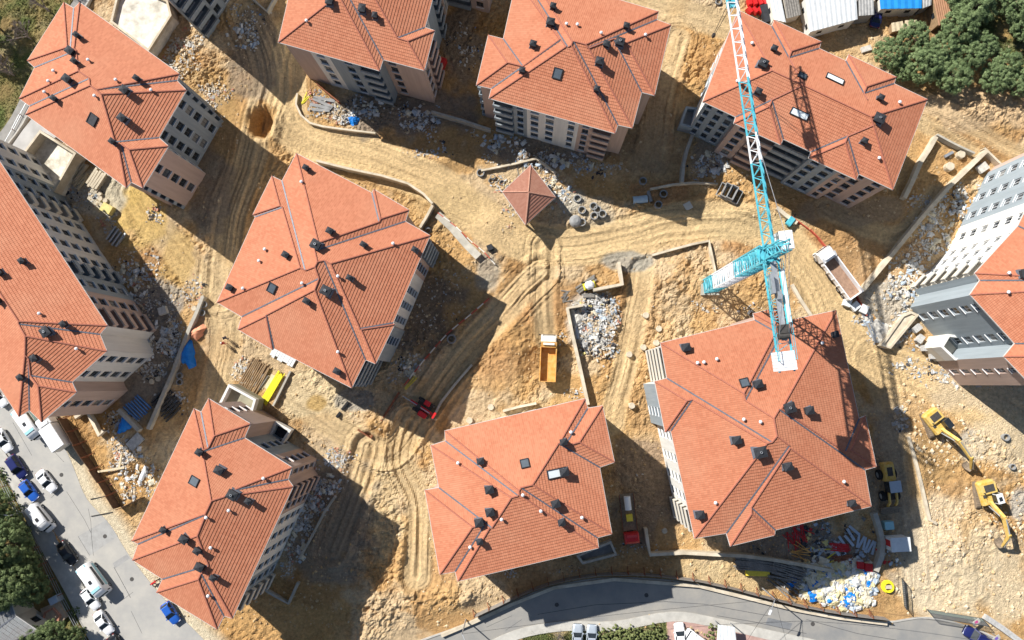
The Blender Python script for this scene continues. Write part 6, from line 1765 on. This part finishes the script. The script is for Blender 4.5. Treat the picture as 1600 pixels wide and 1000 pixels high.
def stones(name, label, n, area, cols, seed, sz):
    rng = random.Random(seed); mb = MB()
    for _ in range(n):
        px, py = rng.uniform(*area[0]), rng.uniform(*area[1])
        p = at(px, py)
        k = vnoise(np.array([p.x]), np.array([p.y]), 0.16, 61)[0]
        if k < 0.42 and rng.random() < 0.8:
            continue
        i = min(max(int(np.searchsorted(xs, p.x)), 0), nx-1); j = min(max(int(np.searchsorted(ys, p.y)), 0), ny-1)
        if flat_mask[i, j] or (track_mask[i, j] > 0.5 and rng.random() < 0.85):
            continue
        s = sz[0]+(sz[1]-sz[0])*rng.random()**4
        z = gz(p.x, p.y); mb.use(rng.randrange(len(cols)))
        q = [Vector((p.x+s*a*rng.uniform(0.6, 1.2), p.y+s*b_*rng.uniform(0.6, 1.2), z+s*c*rng.uniform(0.5, 1.0))) for a, b_, c in ((1, 0, 0), (0, 1, 0), (-1, 0, 0), (0, -1, 0), (0.1, 0.1, 0.9))]
        for a in range(4):
            mb.poly([q[a], q[(a+1) % 4], q[4]])
    return stuff(mb.build(name, cols), label, 'stones')
SOILS = [mat('clod_%d' % i, c, 0.97, 0.15, 3) for i, c in enumerate(((0.50, 0.36, 0.20), (0.42, 0.28, 0.14), (0.56, 0.44, 0.28), (0.58, 0.48, 0.34)))]
stones('gravel', 'loose clods and stones over the bare earth of the site', 24000, ((240, 1640), (20, 985)), [SOILS[0], SOILS[1], SOILS[1], SOILS[0], SOILS[2]], 21, (0.06, 0.34))
stones('gravel', 'coarse pale stones on the excavators bank', 2600, ((1400, 1640), (590, 960)), [SOILS[0], SOILS[2], SOILS[3]], 22, (0.1, 0.5))

# ------------------------------------------------------------------ pavilion with a pyramid roof
pts = [(829, 258), (868, 308), (821, 351), (785, 300)]
E = 3.4
w = [at(x, y, E) for x, y in pts]
hip = Hip(w, 0.40); c = sum(w, Vector())/4; org = Vector((c.x, c.y, 0))
pav = thing('pavilion', 'small pavilion with weathered pyramid tile roof in the middle of the scrap', 'pavilion', org)
roof(pav, org, hip, E, 0.5, TILE_OLD, 0.075, cap=mat('ridge_tiles_pale', (0.46, 0.24, 0.17), 0.85, 0.2, 4))
for p in [hip.X(i-1, i, 0.5) for i in range(4)]:
    m = MB(); m.bar((p[0]-org.x, p[1]-org.y, gz(p[0], p[1])-0.3), (p[0]-org.x, p[1]-org.y, E-0.1), 0.28); m.build('post', PAL['timber'], pav)
m = MB(); m.box((0, 0, 0.2), (4.2, 4.2, 0.5), rz=0.9); m.build('floor_slab', PAL['grey_concrete'], pav)
beams('timber_beam', 'long dark plank resting by the pavilion ridge', 812, 262, 2, 3.0, 0.12, R_((806, 243), (812, 275)), PAL['old_timber'], 1.6)

# ------------------------------------------------------------------ sheds by the pines
def corrugated(m_, a, b, c, d, n, amp, parent, name='roof_sheet'):
    """a ribbed sheet over the quad a b c d, ribs running a to d"""
    mb = MB(); top = []
    for i in range(n+1):
        t = i/n; z = Vector((0, 0, amp if i % 2 else 0))
        top.append((a.lerp(b, t)+z, d.lerp(c, t)+z))
    for i in range(n):
        mb.poly([top[i][0], top[i+1][0], top[i+1][1], top[i][1]])
        dn = Vector((0, 0, -0.06))
        mb.poly([top[i][1]+dn, top[i+1][1]+dn, top[i+1][0]+dn, top[i][0]+dn])
    return mb.build(name, m_, parent)
def shed(label, quad, h, h2, roofm, wallm, n=14, door=None, name='shed'):
    """quad: roof corners in the photograph; first two at height h, last two at h2"""
    Q = [at(x, y, z) for (x, y), z in zip(quad, (h, h, h2, h2))]
    c = sum(Q, Vector())/4; org = Vector((c.x, c.y, 0))
    root = thing(name, label, 'shed', org)
    q = [p-org for p in Q]
    corrugated(roofm, q[0], q[1], q[2], q[3], n, 0.07, root)
    cen = sum(q, Vector())/4
    ins = [Vector((p.x+(cen.x-p.x)*0.06, p.y+(cen.y-p.y)*0.06, p.z-0.08)) for p in q]
    for i in range(4):
        j = (i+1) % 4; a, b = ins[i], ins[j]
        m = MB(); m.poly([(a.x, a.y, -0.8), (b.x, b.y, -0.8), (b.x, b.y, b.z), (a.x, a.y, a.z)]); wobj = m.build('wall', wallm, root)
        L = math.hypot(b.x-a.x, b.y-a.y)
        if L > 3:
            rz = math.atan2(b.y-a.y, b.x-a.x)
            k = int(L/2.6)
            out = Vector((b.y-a.y, a.x-b.x, 0)).normalized()
            if out.dot(Vector(((a.x+b.x)/2-cen.x, (a.y+b.y)/2-cen.y, 0))) < 0:
                out = -out
            for s in range(k):
                p = a.lerp(b, (s+0.5)/k); wm = MB(); wm.box((0, 0, 0), (0.8, 0.06, 0.7))
                o = wm.build('window', PAL['glass'], root); o.location = (p.x+out.x*0.02, p.y+out.y*0.02, 1.5); o.rotation_euler = (0, 0, rz)
    return root
shed('long white roofed site hut behind the red plastic stack', [(1195, -45), (1211, -48), (1228, 35), (1210, 31)], 2.7, 2.7, PAL['white_sheet'], PAL['dust_white'], 6)
shed('grey board roofed hut beside the long white hut', [(1217, -45), (1240, -48), (1252, 23), (1230, 29)], 2.5, 2.4, PAL['old_timber'], PAL['cream'], 12)
shed('big white shed with windows along its front', [(1258, -8), (1337, -16), (1340, 30), (1266, 50)], 3.6, 2.9, PAL['white_sheet'], PAL['white'], 20)
shed('grey boarded lean to between the white shed and the blue roof', [(1341, -20), (1364, -22), (1366, 23), (1342, 25)], 2.9, 2.6, PAL['grey_sheet'], PAL['grey_concrete'], 10)
shed('shed roof spread with a bright blue tarpaulin', [(1372, -30), (1442, -30), (1440, 13), (1376, 14)], 2.8, 2.6, mat('roof_blue', (0.02, 0.24, 0.62), 0.5, 0.15, 0.7), PAL['dust_white'], 12)
shed('narrow grey sheet roofed shed at the end of the blue roof', [(1441, -30), (1458, -30), (1455, 8), (1442, 13)], 2.7, 2.5, PAL['grey_sheet'], PAL['grey_concrete'], 6)
shed('brown sheet roofed store beside the pines', [(1452, -35), (1476, -38), (1488, 30), (1467, 40)], 2.6, 2.5, PAL['brown_sheet'], PAL['timber'], 14)
gwall('sheet_fence', 'white sheet fence beside the brown roofed store', [(1446, 8), (1452, 25), (1463, 42)], 2.0, 0.06, PAL['white_sheet'], 'fence')
shed('straw coloured board covered stack west of its neighbour by the pines', [(1393, 36), (1410, 33), (1413, 46), (1394, 50)], 1.2, 1.0, PAL['pale_timber'], PAL['timber'], 5, name='covered_stack')
shed('straw coloured board covered stack nearest the white sheet fence', [(1414, 32), (1432, 31), (1433, 43), (1415, 44)], 1.2, 1.0, PAL['pale_timber'], PAL['timber'], 5, name='covered_stack')
for k in range(7):
    x, y = 1166+(k % 4)*8, 6+(k//4)*13
    m = MB(); m.box((0, 0, 0.4), (0.75, 1.3, 0.9), taper=0.2); o = m.build('plastic_barrier', PAL['red'], bevel=0.05); o.location = g(x+4, y); o.rotation_euler = (0, 0, 0.2+0.1*k)
    tag(o, 'red plastic road barrier in the stack under the crane jib', 'barrier', 'red barriers under the crane jib')
slab_piece('black_sheet_stack', 'black ribbed sheet stack beside the red barriers', 1197, 24, (1.8, 3.0, 0.9), 0.25, PAL['charcoal'], 'sheet stack')
slab_piece('plywood_sheet', 'tan board leaning on the black sheet stack', 1195, 11, (1.0, 1.2, 0.3), 0.2, PAL['pale_timber'], 'board')
slab_piece('paint_pallet', 'white and grey rubble sacks above the pines clearing', 1352, 78, (1.6, 0.9, 0.5), 0.3, PAL['paper_white'], 'sacks')

# ------------------------------------------------------------------ trees
def leaf_material(name, c1, c2):
    m = bpy.data.materials.new(name); m.use_nodes = True
    nt = m.node_tree; b = nt.nodes['Principled BSDF']
    b.inputs['Roughness'].default_value = 0.7; b.inputs['Specular IOR Level'].default_value = 0.25
    at_ = nd(nt, 'ShaderNodeAttribute', attribute_name='leaf')
    mx = nd(nt, 'ShaderNodeMix', data_type='RGBA'); mx.inputs['A'].default_value = (*c1, 1); mx.inputs['B'].default_value = (*c2, 1)
    nt.links.new(at_.outputs['Fac'], mx.inputs['Factor']); nt.links.new(mx.outputs['Result'], b.inputs['Base Color'])
    return m
LEAF = {'pine': leaf_material('pine_needles', (0.07, 0.115, 0.042), (0.25, 0.32, 0.14)), 'dark': leaf_material('dark_leaves', (0.06, 0.095, 0.032), (0.18, 0.225, 0.085)), 'hedge': leaf_material('hedge_leaves', (0.10, 0.13, 0.04), (0.26, 0.28, 0.11))}
BARK = mat('bark', (0.13, 0.10, 0.08), 0.95, 0.3, 4)
def crown_mesh(kind, R, zc, zr, clumps, per, leaf, seed):
    rs = np.random.RandomState(seed)
    C = []
    while len(C) < clumps:
        p = rs.uniform(-1, 1, 3)
        r = np.linalg.norm(p)
        if r < 1 and (r > 0.55 or rs.rand() < 0.25) and p[2] > -0.55:
            C.append(p)
    C = np.array(C)*np.array([R, R, zr])*np.array([1, 1, 1])
    cs = rs.uniform(0.4, 1.2, clumps)*R*0.15
    idx = np.repeat(np.arange(clumps), per)
    N = len(idx)
    off = rs.normal(0, 1, (N, 3)); off /= np.linalg.norm(off, axis=1)[:, None]
    off *= (rs.rand(N, 1)**0.4)*cs[idx][:, None]*np.array([1, 1, 0.75])
    P = C[idx]+off; P[:, 2] += zc
    nn = off/np.linalg.norm(off, axis=1)[:, None]+P/R*0.35*np.array([1, 1, 0])+np.array([0, 0, 0.7])+rs.normal(0, 0.45, (N, 3))
    a = np.cross(nn, rs.normal(0, 1, (N, 3))); a /= np.linalg.norm(a, axis=1)[:, None]
    b = np.cross(nn, a); b /= np.linalg.norm(b, axis=1)[:, None]
    s = leaf*rs.uniform(0.45, 1.5, (N, 1))
    V = np.stack([P-a*s, P-b*s*0.5, P+a*s, P+b*s*0.5], 1).reshape(-1, 3)
    me = bpy.data.meshes.new('crown')
    me.vertices.add(4*N); me.vertices.foreach_set('co', V.ravel())
    me.loops.add(4*N); me.loops.foreach_set('vertex_index', np.arange(4*N, dtype=np.int32))
    me.polygons.add(N); me.polygons.foreach_set('loop_start', np.arange(0, 4*N, 4, dtype=np.int32))
    me.update()
    tone = np.clip(rs.rand(clumps)[idx]*0.6+rs.rand(N)*0.4, 0, 1)
    at_ = me.attributes.new('leaf', 'FLOAT', 'FACE'); at_.data.foreach_set('value', tone.astype(np.float32))
    me.materials.append(LEAF[kind])
    tr = MB(); rr = random.Random(seed)
    tr.cyl((0, 0, -0.4), (0.1, 0.05, zc*0.55), R*0.075, R*0.05, 8)
    tr.cyl((0.1, 0.05, zc*0.55), (0, 0.1, zc+zr*0.4), R*0.05, R*0.02, 7)
    li = MB()
    for k in range(9):
        q = C[rr.randrange(clumps)]
        li.cyl((0.08, 0.05, zc*(0.45+0.05*k)), (q[0]*0.85, q[1]*0.85, zc+q[2]*0.8), R*0.028, R*0.008, 5)
    return me, tr.mesh('trunk', BARK), li.mesh('limb', BARK)
_crown = {}
def tree(name, label, px, py, R, kind='pine', var=0, h=1.0, group=None, dz=0.0):
    key = (kind, var)
    if key not in _crown:
        _crown[key] = crown_mesh(kind, 3.0, 3.4*h, 2.0*h, 230, 140, 0.08, 100+var*7+len(kind))
    me, tk, lm = _crown[key]
    p = at(px, py, 2.5*R/3.0)
    root = thing(name, label, 'tree', Vector((p.x, p.y, gz(p.x, p.y)+dz)), RNG.uniform(0, 6.28), group)
    s = R/3.0; root.scale = (s, s, s*RNG.uniform(0.9, 1.1))
    link('crown', me, root); t = link('trunk', tk, root); link('limb', lm, t)
PINES = [(1388, 86, 2.6), (1424, 58, 2.4), (1437, 108, 2.9), (1471, 80, 2.7), (1492, 48, 2.9), (1486, 122, 2.8), (1510, 92, 2.5), (1531, 74, 2.4), (1552, 124, 2.5), (1569, 101, 2.3), (1596, 130, 2.5), (1462, 106, 2.0), (1410, 112, 1.9), (1519, 16, 3.3), (1587, 14, 3.0), (1600, 46, 2.6), (1500, -8, 3.0), (1550, -20, 3.2), (1445, 82, 2.2), (1405, 104, 1.8)]
PL = {0: 'pine at the roof corner nearest the white rubble sacks', 1: 'pine beside the straw coloured stacks', 3: 'pine in front of the white sheet fence', 4: 'pine against the brown roofed store', 5: 'pine standing over the bare slope by the upper tracks',
      10: 'pine above the leafless shrub', 13: 'large pine casting shade on the grass beyond the brown store', 15: 'pine across the grassy path from the grove', 19: 'small pine close to the roof eave below the sheds'}
for i, (x, y, r) in enumerate(PINES):
    tree('pine_tree', PL.get(i, 'rounded evergreen pine in the thick of the grove below the sheds'), x, y, r*0.97, 'pine', i % 4, 1.0, 'pines in the grove below the sheds')
WT = [(28, 845, 3.4), (8, 880, 3.2), (36, 905, 3.4), (58, 915, 2.6), (10, 925, 2.8), (0, 790, 2.6), (22, 818, 2.4), (-8, 835, 3.0), (90, 990, 2.4), (65, 1002, 2.6), (118, 995, 1.8), (48, 880, 2.3)]
for i, (x, y, r) in enumerate(WT):
    tree('broadleaf_tree', {0: 'dark green tree whose shade falls on the black car', 3: 'dark green tree beside the small patio', 5: 'dark green tree behind the street lamp', 8: 'dark green tree below the patio', 10: 'small green tree at the end of the pavement fence', 4: 'dark green tree over the grey house roof'}.get(i, 'dense dark green tree in the thicket behind the west street pavement'), x, y, r, 'dark', i % 3, 1.25, 'trees behind the west street pavement')
for i, (x, y, r) in enumerate([(-16, 34, 2.6), (-22, 70, 2.4)]):
    tree('broadleaf_tree', 'dark evergreen tree beyond the park path', x, y, r, 'dark', i % 3, 1.1, 'evergreen trees beyond the park path')
def bare_tree(label, px, py, h, group):
    rr = random.Random(px*3+py); mb = MB(); tw = MB()
    def grow(p, d, L, r, lv):
        q = p+d*L
        (mb if lv < 2 else tw).cyl(p, q, r, r*0.65, 5 if lv < 3 else 3)
        if lv >= 5:
            return
        for k in range(3 if lv else 5):
            e = (d+Vector((rr.gauss(0, 0.55), rr.gauss(0, 0.55), rr.gauss(0.1, 0.3)))).normalized()
            grow(p.lerp(q, rr.uniform(0.6, 1.0)), e, L*rr.uniform(0.6, 0.82), r*0.58, lv+1)
    grow(Vector((0, 0, -0.3)), Vector((0, 0, 1)), h*0.32, h*0.028, 0)
    base = at(px, py, 0); root = thing('bare_tree', label, 'tree', Vector((base.x, base.y, gz(base.x, base.y))), 0, group)
    grey = mat('bare_bark', (0.23, 0.19, 0.17), 0.95, 0.2, 4)
    mb.build('trunk', grey, root); tw.build('crown', grey, root)
for x, y in ((72, 8), (44, 52), (16, 108), (96, -20)):
    bare_tree('leafless grey tree on the grass beside the park path', x+6, y+10, 5.6, 'bare trees beside the park path')
bare_tree('leafless tan shrub beside the silver cars', 874, 992, 3.0, None)
bare_tree('leafless shrub at the foot of the pine grove', 1592, 168, 2.6, None)
def bush(label, px, py, R, kind='hedge', group=None):
    key = ('bush', kind)
    if key not in _crown:
        _crown[key] = crown_mesh(kind, 1.0, 0.55, 0.55, 26, 70, 0.09, 55)
    p = g(px, py); root = thing('shrub', label, 'shrub', p, RNG.uniform(0, 6), group); root.scale = (R, R, R)
    link('foliage', _crown[key][0], root); link('stem', _crown[key][1], root)
for i, (x, y, r) in enumerate([(945, 990, 1.1), (960, 986, 1.2), (975, 992, 1.4), (990, 984, 1.1), (1003, 992, 1.3), (1018, 984, 1.2), (1030, 993, 1.2), (936, 999, 1.4), (985, 1000, 1.3), (1012, 1001, 1.2)]):
    bush('yellow green shrub in the hedged plot south of the road', x, y, r, 'hedge', 'shrubs in the hedged plot')
bush('small green shrub in the box beside the white canopy', 1110, 985, 1.2)
for x, y in ((8, 748), (22, 772), (44, 826), (62, 868), (120, 955), (130, 985), (34, 796), (2, 738), (80, 905)):
    bush('low green shrub on the verge behind the pavement fence', x, y, 0.8, 'dark', 'shrubs behind the pavement fence')

# low grass
def grass(label, polys, n, seed):
    rs = np.random.RandomState(seed); out = []
    for poly in polys:
        w = W(poly); x0, x1 = min(p.x for p in w), max(p.x for p in w); y0, y1 = min(p.y for p in w), max(p.y for p in w)
        X_, Y_ = rs.uniform(x0, x1, n), rs.uniform(y0, y1, n)
        k = inpoly(X_, Y_, w)&(fbm(X_, Y_, 0.35, 4, 95) > 0.42)
        out += list(zip(X_[k], Y_[k]))
    out = [p for p in out if -99 < p[0] < 95 and -55 < p[1] < 79]
    V, F = [], []
    for x, y in out:
        z = gz(x, y); a = rs.uniform(0, 6.28); s = rs.uniform(0.08, 0.22); n0 = len(V)
        V += [(x-s*math.cos(a)*0.5, y-s*math.sin(a)*0.5, z-0.02), (x+s*math.cos(a)*0.5, y+s*math.sin(a)*0.5, z-0.02), (x+rs.uniform(-s, s), y+rs.uniform(-s, s), z+s*1.1)]
        F.append((n0, n0+1, n0+2))
    me = bpy.data.meshes.new('grass'); me.from_pydata(V, [], F); me.materials.append(mat('grass_blades', (0.10, 0.14, 0.04), 0.9, 0.35, 0.5, tint=(0.16, 0.17, 0.06)))
    stuff(link('grass', me), label, 'grass')
grass('rough grass on the verges and the plot beside the park path', GREEN, 16000, 31)

# ------------------------------------------------------------------ street furniture, wires, the house by the trees
def lamp_post(label, px, py, h, arm, headm):
    p = g(px, py); root = thing('street_lamp', label, 'lamp post', p)
    m = MB(); m.cyl((0, 0, -0.4), (0, 0, h), 0.11, 0.07, 10); m.build('pole', PAL['metal'], root)
    u = Vector((arm[0], arm[1], 0)).normalized()
    m = MB(); m.bar((0, 0, h-0.1), u*1.6+Vector((0, 0, h+0.25)), 0.08); m.build('arm', PAL['metal'], root)
    m = MB(); c = u*1.9+Vector((0, 0, h+0.27)); m.box(c, (0.75, 0.34, 0.16), rz=math.atan2(u.y, u.x)); m.build('lamp_head', headm, root, bevel=0.05)
    return p+Vector((0, 0, h))
L1 = lamp_post('grey street lamp on the west street pavement by the white van', 49, 797, 4.8, (-1, 0.2), PAL['crane_white'])
L2 = lamp_post('grey utility pole with lamp behind the road hoarding', 1189, 917, 6.2, (-0.5, -1), PAL['crane_white'])
L3 = lamp_post('grey utility pole at the western end of the road hoarding', 728, 968, 6.2, (0.5, -1), PAL['crane_white'])
def wire(label, a, b, sag):
    mb = MB(); N = 14; pts_ = [a.lerp(b, i/N)-Vector((0, 0, sag*4*(i/N)*(1-i/N))) for i in range(N+1)]
    for p, q in zip(pts_[:-1], pts_[1:]):
        mb.bar(p-a, q-a, 0.03)
    o = mb.build('overhead_cable', PAL['tyre']); o.location = a
    tag(o, label, 'cable')
wire('black overhead cable between the two utility poles', L2, L3, 1.0)
wire('black overhead cable from the utility pole to the entrance', L2, at(1560, 985, 5), 0.8)
wire('black overhead cable crossing the road to the pink forecourt', L2, at(1150, 1030, 4), 0.3)
wire('black overhead cable crossing the road toward the white canopy', L2, at(1240, 1040, 4), 0.3)
def post_sign(label, px, py, c):
    p = g(px, py); root = thing('notice_board', label, 'notice board', p, 0.6)
    m = MB(); m.bar((-0.4, 0, -0.3), (-0.4, 0, 1.4), 0.07); m.bar((0.4, 0, -0.3), (0.4, 0, 1.4), 0.07); m.build('post', PAL['metal'], root)
    m = MB(); m.hexa([(-0.6, -0.35, 1.3), (0.6, -0.35, 1.3), (0.6, 0.35, 1.5), (-0.6, 0.35, 1.5)], [(-0.6, -0.35, 1.36), (0.6, -0.35, 1.36), (0.6, 0.35, 1.56), (-0.6, 0.35, 1.56)]); b = m.build('board', PAL['paper_white'], root)
    m = MB(); m.hexa([(-0.25, -0.2, 1.41), (0.25, -0.2, 1.41), (0.25, 0.2, 1.525), (-0.25, 0.2, 1.525)], [(-0.25, -0.2, 1.42), (0.25, -0.2, 1.42), (0.25, 0.2, 1.535), (-0.25, 0.2, 1.535)]); m.build('poster', c, b)
post_sign('white board with pink print at the sandy entrance', 1516, 967, mat('print_pink', (0.6, 0.06, 0.25), 0.6, 0.1))
post_sign('white board with violet print beyond the navy car', 1547, 992, mat('print_violet', (0.22, 0.14, 0.5), 0.6, 0.1))
gwall('stone_verge', 'rubble stone edging at the sandy entrance', [(1536, 962), (1560, 978), (1590, 1000), (1620, 1020)], 0.6, 0.8, PAL['scrap_grey'], 'edging')
# forecourt south of the road
sheet('forecourt', W([(1042, 966), (1120, 974), (1200, 993), (1290, 1016), (1290, 1060), (1042, 1060)]), 0.10, 0.4, mat('forecourt_brick', (0.42, 0.27, 0.23), 0.9, 0.2, 1.5))
c = thing('canopy', 'white sheet canopy over the pink forecourt', 'canopy', Vector((at(1140, 1000).x, at(1140, 1000).y, 0)))
q = [at(x, y, 2.4)-c.location for x, y in ((1122, 976), (1148, 980), (1154, 1030), (1118, 1030))]
corrugated(PAL['white_sheet'], q[0], q[1], q[2], q[3], 10, 0.05, c)
for p in q:
    m = MB(); m.bar((p.x*0.95, p.y*0.95, -0.2), (p.x*0.95, p.y*0.95, p.z-0.1), 0.1); m.build('post', PAL['metal'], c)
# house under the street trees
E = 4.4
w = [at(x, y, E) for x, y in [(-40, 905), (12, 925), (24, 962), (58, 985), (40, 1050), (-60, 1050)]]
hip = Hip(w, 0.5); cc = sum(w, Vector())/6; org = Vector((cc.x, cc.y, 0))
hs = thing('house', 'grey roofed house half hidden under the street trees', 'house', org)
GREYTILE = tile_material('roof_tiles_grey', (0.20, 0.19, 0.185))
roof(hs, org, hip, E, 0.3, GREYTILE, cap=mat('ridge_grey', (0.16, 0.15, 0.15), 0.9, 0.2, 3))
V_ = [hip.X(i-1, i, 0.4) for i in range(6)]
for i in range(6):
    wall_run(hs, org, V_[i], V_[(i+1) % 6], -hip.n[i], -1, E-0.14, 'c:1', True, 1)
sheet('patio', W([(66, 950), (92, 938), (108, 962), (82, 985)]), 0.5, 0.9, mat('patio_stone', (0.52, 0.40, 0.28), 0.9, 0.25, 1.2))
gwall('patio_edging', 'orange brick edging round the small patio under the trees', [(72, 968), (76, 955), (88, 948), (98, 960), (94, 974)], 0.9, 0.3, PAL['scrap_pink'], 'edging')
slab_piece('utility_cabinet', 'grey utility cabinet beside the pavement fence', 92, 934, (1.3, 1.1, 1.4), 0.5, PAL['silver'], 'cabinet')
# ------------------------------------------------------------------ two people walking by the middle block
def person(label, px, py, rz, top, hat):
    me = bpy.data.meshes.new('person'); bm = bmesh.new()
    J_ = {'pel': (0, 0, 0.95), 'wa': (0, 0, 1.12), 'ch': (0.02, 0, 1.36), 'nk': (0.03, 0, 1.50), 'hd': (0.05, 0, 1.62), 'ht': (0.05, 0, 1.74),
          'hl': (0, 0.10, 0.90), 'kl': (0.14, 0.11, 0.50), 'al': (0.04, 0.11, 0.09), 'tl': (0.20, 0.12, 0.04), 'hr': (0, -0.10, 0.90), 'kr': (-0.02, -0.11, 0.49), 'ar': (-0.26, -0.11, 0.12), 'tr': (-0.12, -0.12, 0.04),
          'sl': (0.02, 0.19, 1.42), 'el': (-0.08, 0.25, 1.16), 'wl': (0.02, 0.26, 0.92), 'fl': (0.06, 0.26, 0.83), 'sr': (0.02, -0.19, 1.42), 'er': (0.0, -0.26, 1.15), 'wr': (0.16, -0.25, 0.95), 'fr': (0.22, -0.25, 0.87)}
    rad = {'pel': .15, 'wa': .13, 'ch': .16, 'nk': .06, 'hd': .095, 'ht': .07, 'hl': .10, 'kl': .065, 'al': .045, 'tl': .04, 'hr': .10, 'kr': .065, 'ar': .045, 'tr': .04, 'sl': .07, 'el': .05, 'wl': .035, 'fl': .03, 'sr': .07, 'er': .05, 'wr': .035, 'fr': .03}
    ids = {k: bm.verts.new(v) for k, v in J_.items()}
    for e in 'pel-wa wa-ch ch-nk nk-hd hd-ht pel-hl hl-kl kl-al al-tl pel-hr hr-kr kr-ar ar-tr ch-sl sl-el el-wl wl-fl ch-sr sr-er er-wr wr-fr'.split():
        a, b_ = e.split('-'); bm.edges.new((ids[a], ids[b_]))
    order = list(J_)
    bm.to_mesh(me); bm.free()
    o = link('person', me, None, g(px, py, 0.01), rz)
    sk = o.modifiers.new('skin', 'SKIN')
    for k, v in enumerate(me.skin_vertices[0].data) if me.skin_vertices else ():
        pass
    if not me.skin_vertices:
        bpy.context.view_layer.objects.active = o
        bpy.ops.object.select_all(action='DESELECT'); o.select_set(True)
        bpy.ops.mesh.customdata_skin_add()
    for k, v in enumerate(me.skin_vertices[0].data):
        v.radius = (rad[order[k]],)*2; v.use_root = order[k] == 'pel'
    ss = o.modifiers.new('smooth', 'SUBSURF'); ss.levels = ss.render_levels = 2
    body = mat('clothes_'+label.split()[2], top, 0.9, 0.15, 6)
    me.materials.append(body)
    tag(o, label, 'person')
    hd = MB(); n = 12
    hd.loft([[(0.05+q*1.1*math.cos(2*math.pi*i/n), q*math.sin(2*math.pi*i/n), z) for i in range(n)] for q, z in ((0.118, 1.64), (0.12, 1.70), (0.10, 1.77), (0.05, 1.81))])
    hd.build('hat', mat('hat_'+label.split()[2], hat, 0.6, 0.1), o)
    fc = MB(); fc.loft([[(0.13+0.03*math.cos(2*math.pi*i/8)*q, 0.055*math.sin(2*math.pi*i/8)*q*1.2, z) for i in range(8)] for q, z in ((0.5, 1.53), (1, 1.56), (1, 1.62), (0.7, 1.655))]); fc.box((0.168, 0, 1.6), (0.025, 0.025, 0.035)); fc.build('face', PAL['skin'], o)
    for s_, x_, z_ in ((1, 0.06, 0.83), (-1, 0.22, 0.87)):
        h_ = MB(); h_.box((x_+0.01, s_*0.26, z_-0.03), (0.05, 0.035, 0.09))
        for k in range(4):
            h_.bar((x_-0.012+0.016*k, s_*0.26, z_-0.07), (x_-0.005+0.016*k, s_*0.262, z_-0.145+0.008*abs(k-1.5)), 0.014)
        h_.bar((x_+0.035, s_*0.255, z_-0.02), (x_+0.06, s_*0.25, z_-0.075), 0.016)
        h_.build('hand', PAL['skin'], o)
    return o
person('person in red jacket with white helmet walking by the middle block', 353, 537, 2.6, (0.40, 0.03, 0.03), (0.75, 0.74, 0.72))
person('person in navy clothes and dark cap walking by the middle block', 356, 529, 2.4, (0.02, 0.03, 0.08), (0.03, 0.03, 0.05))
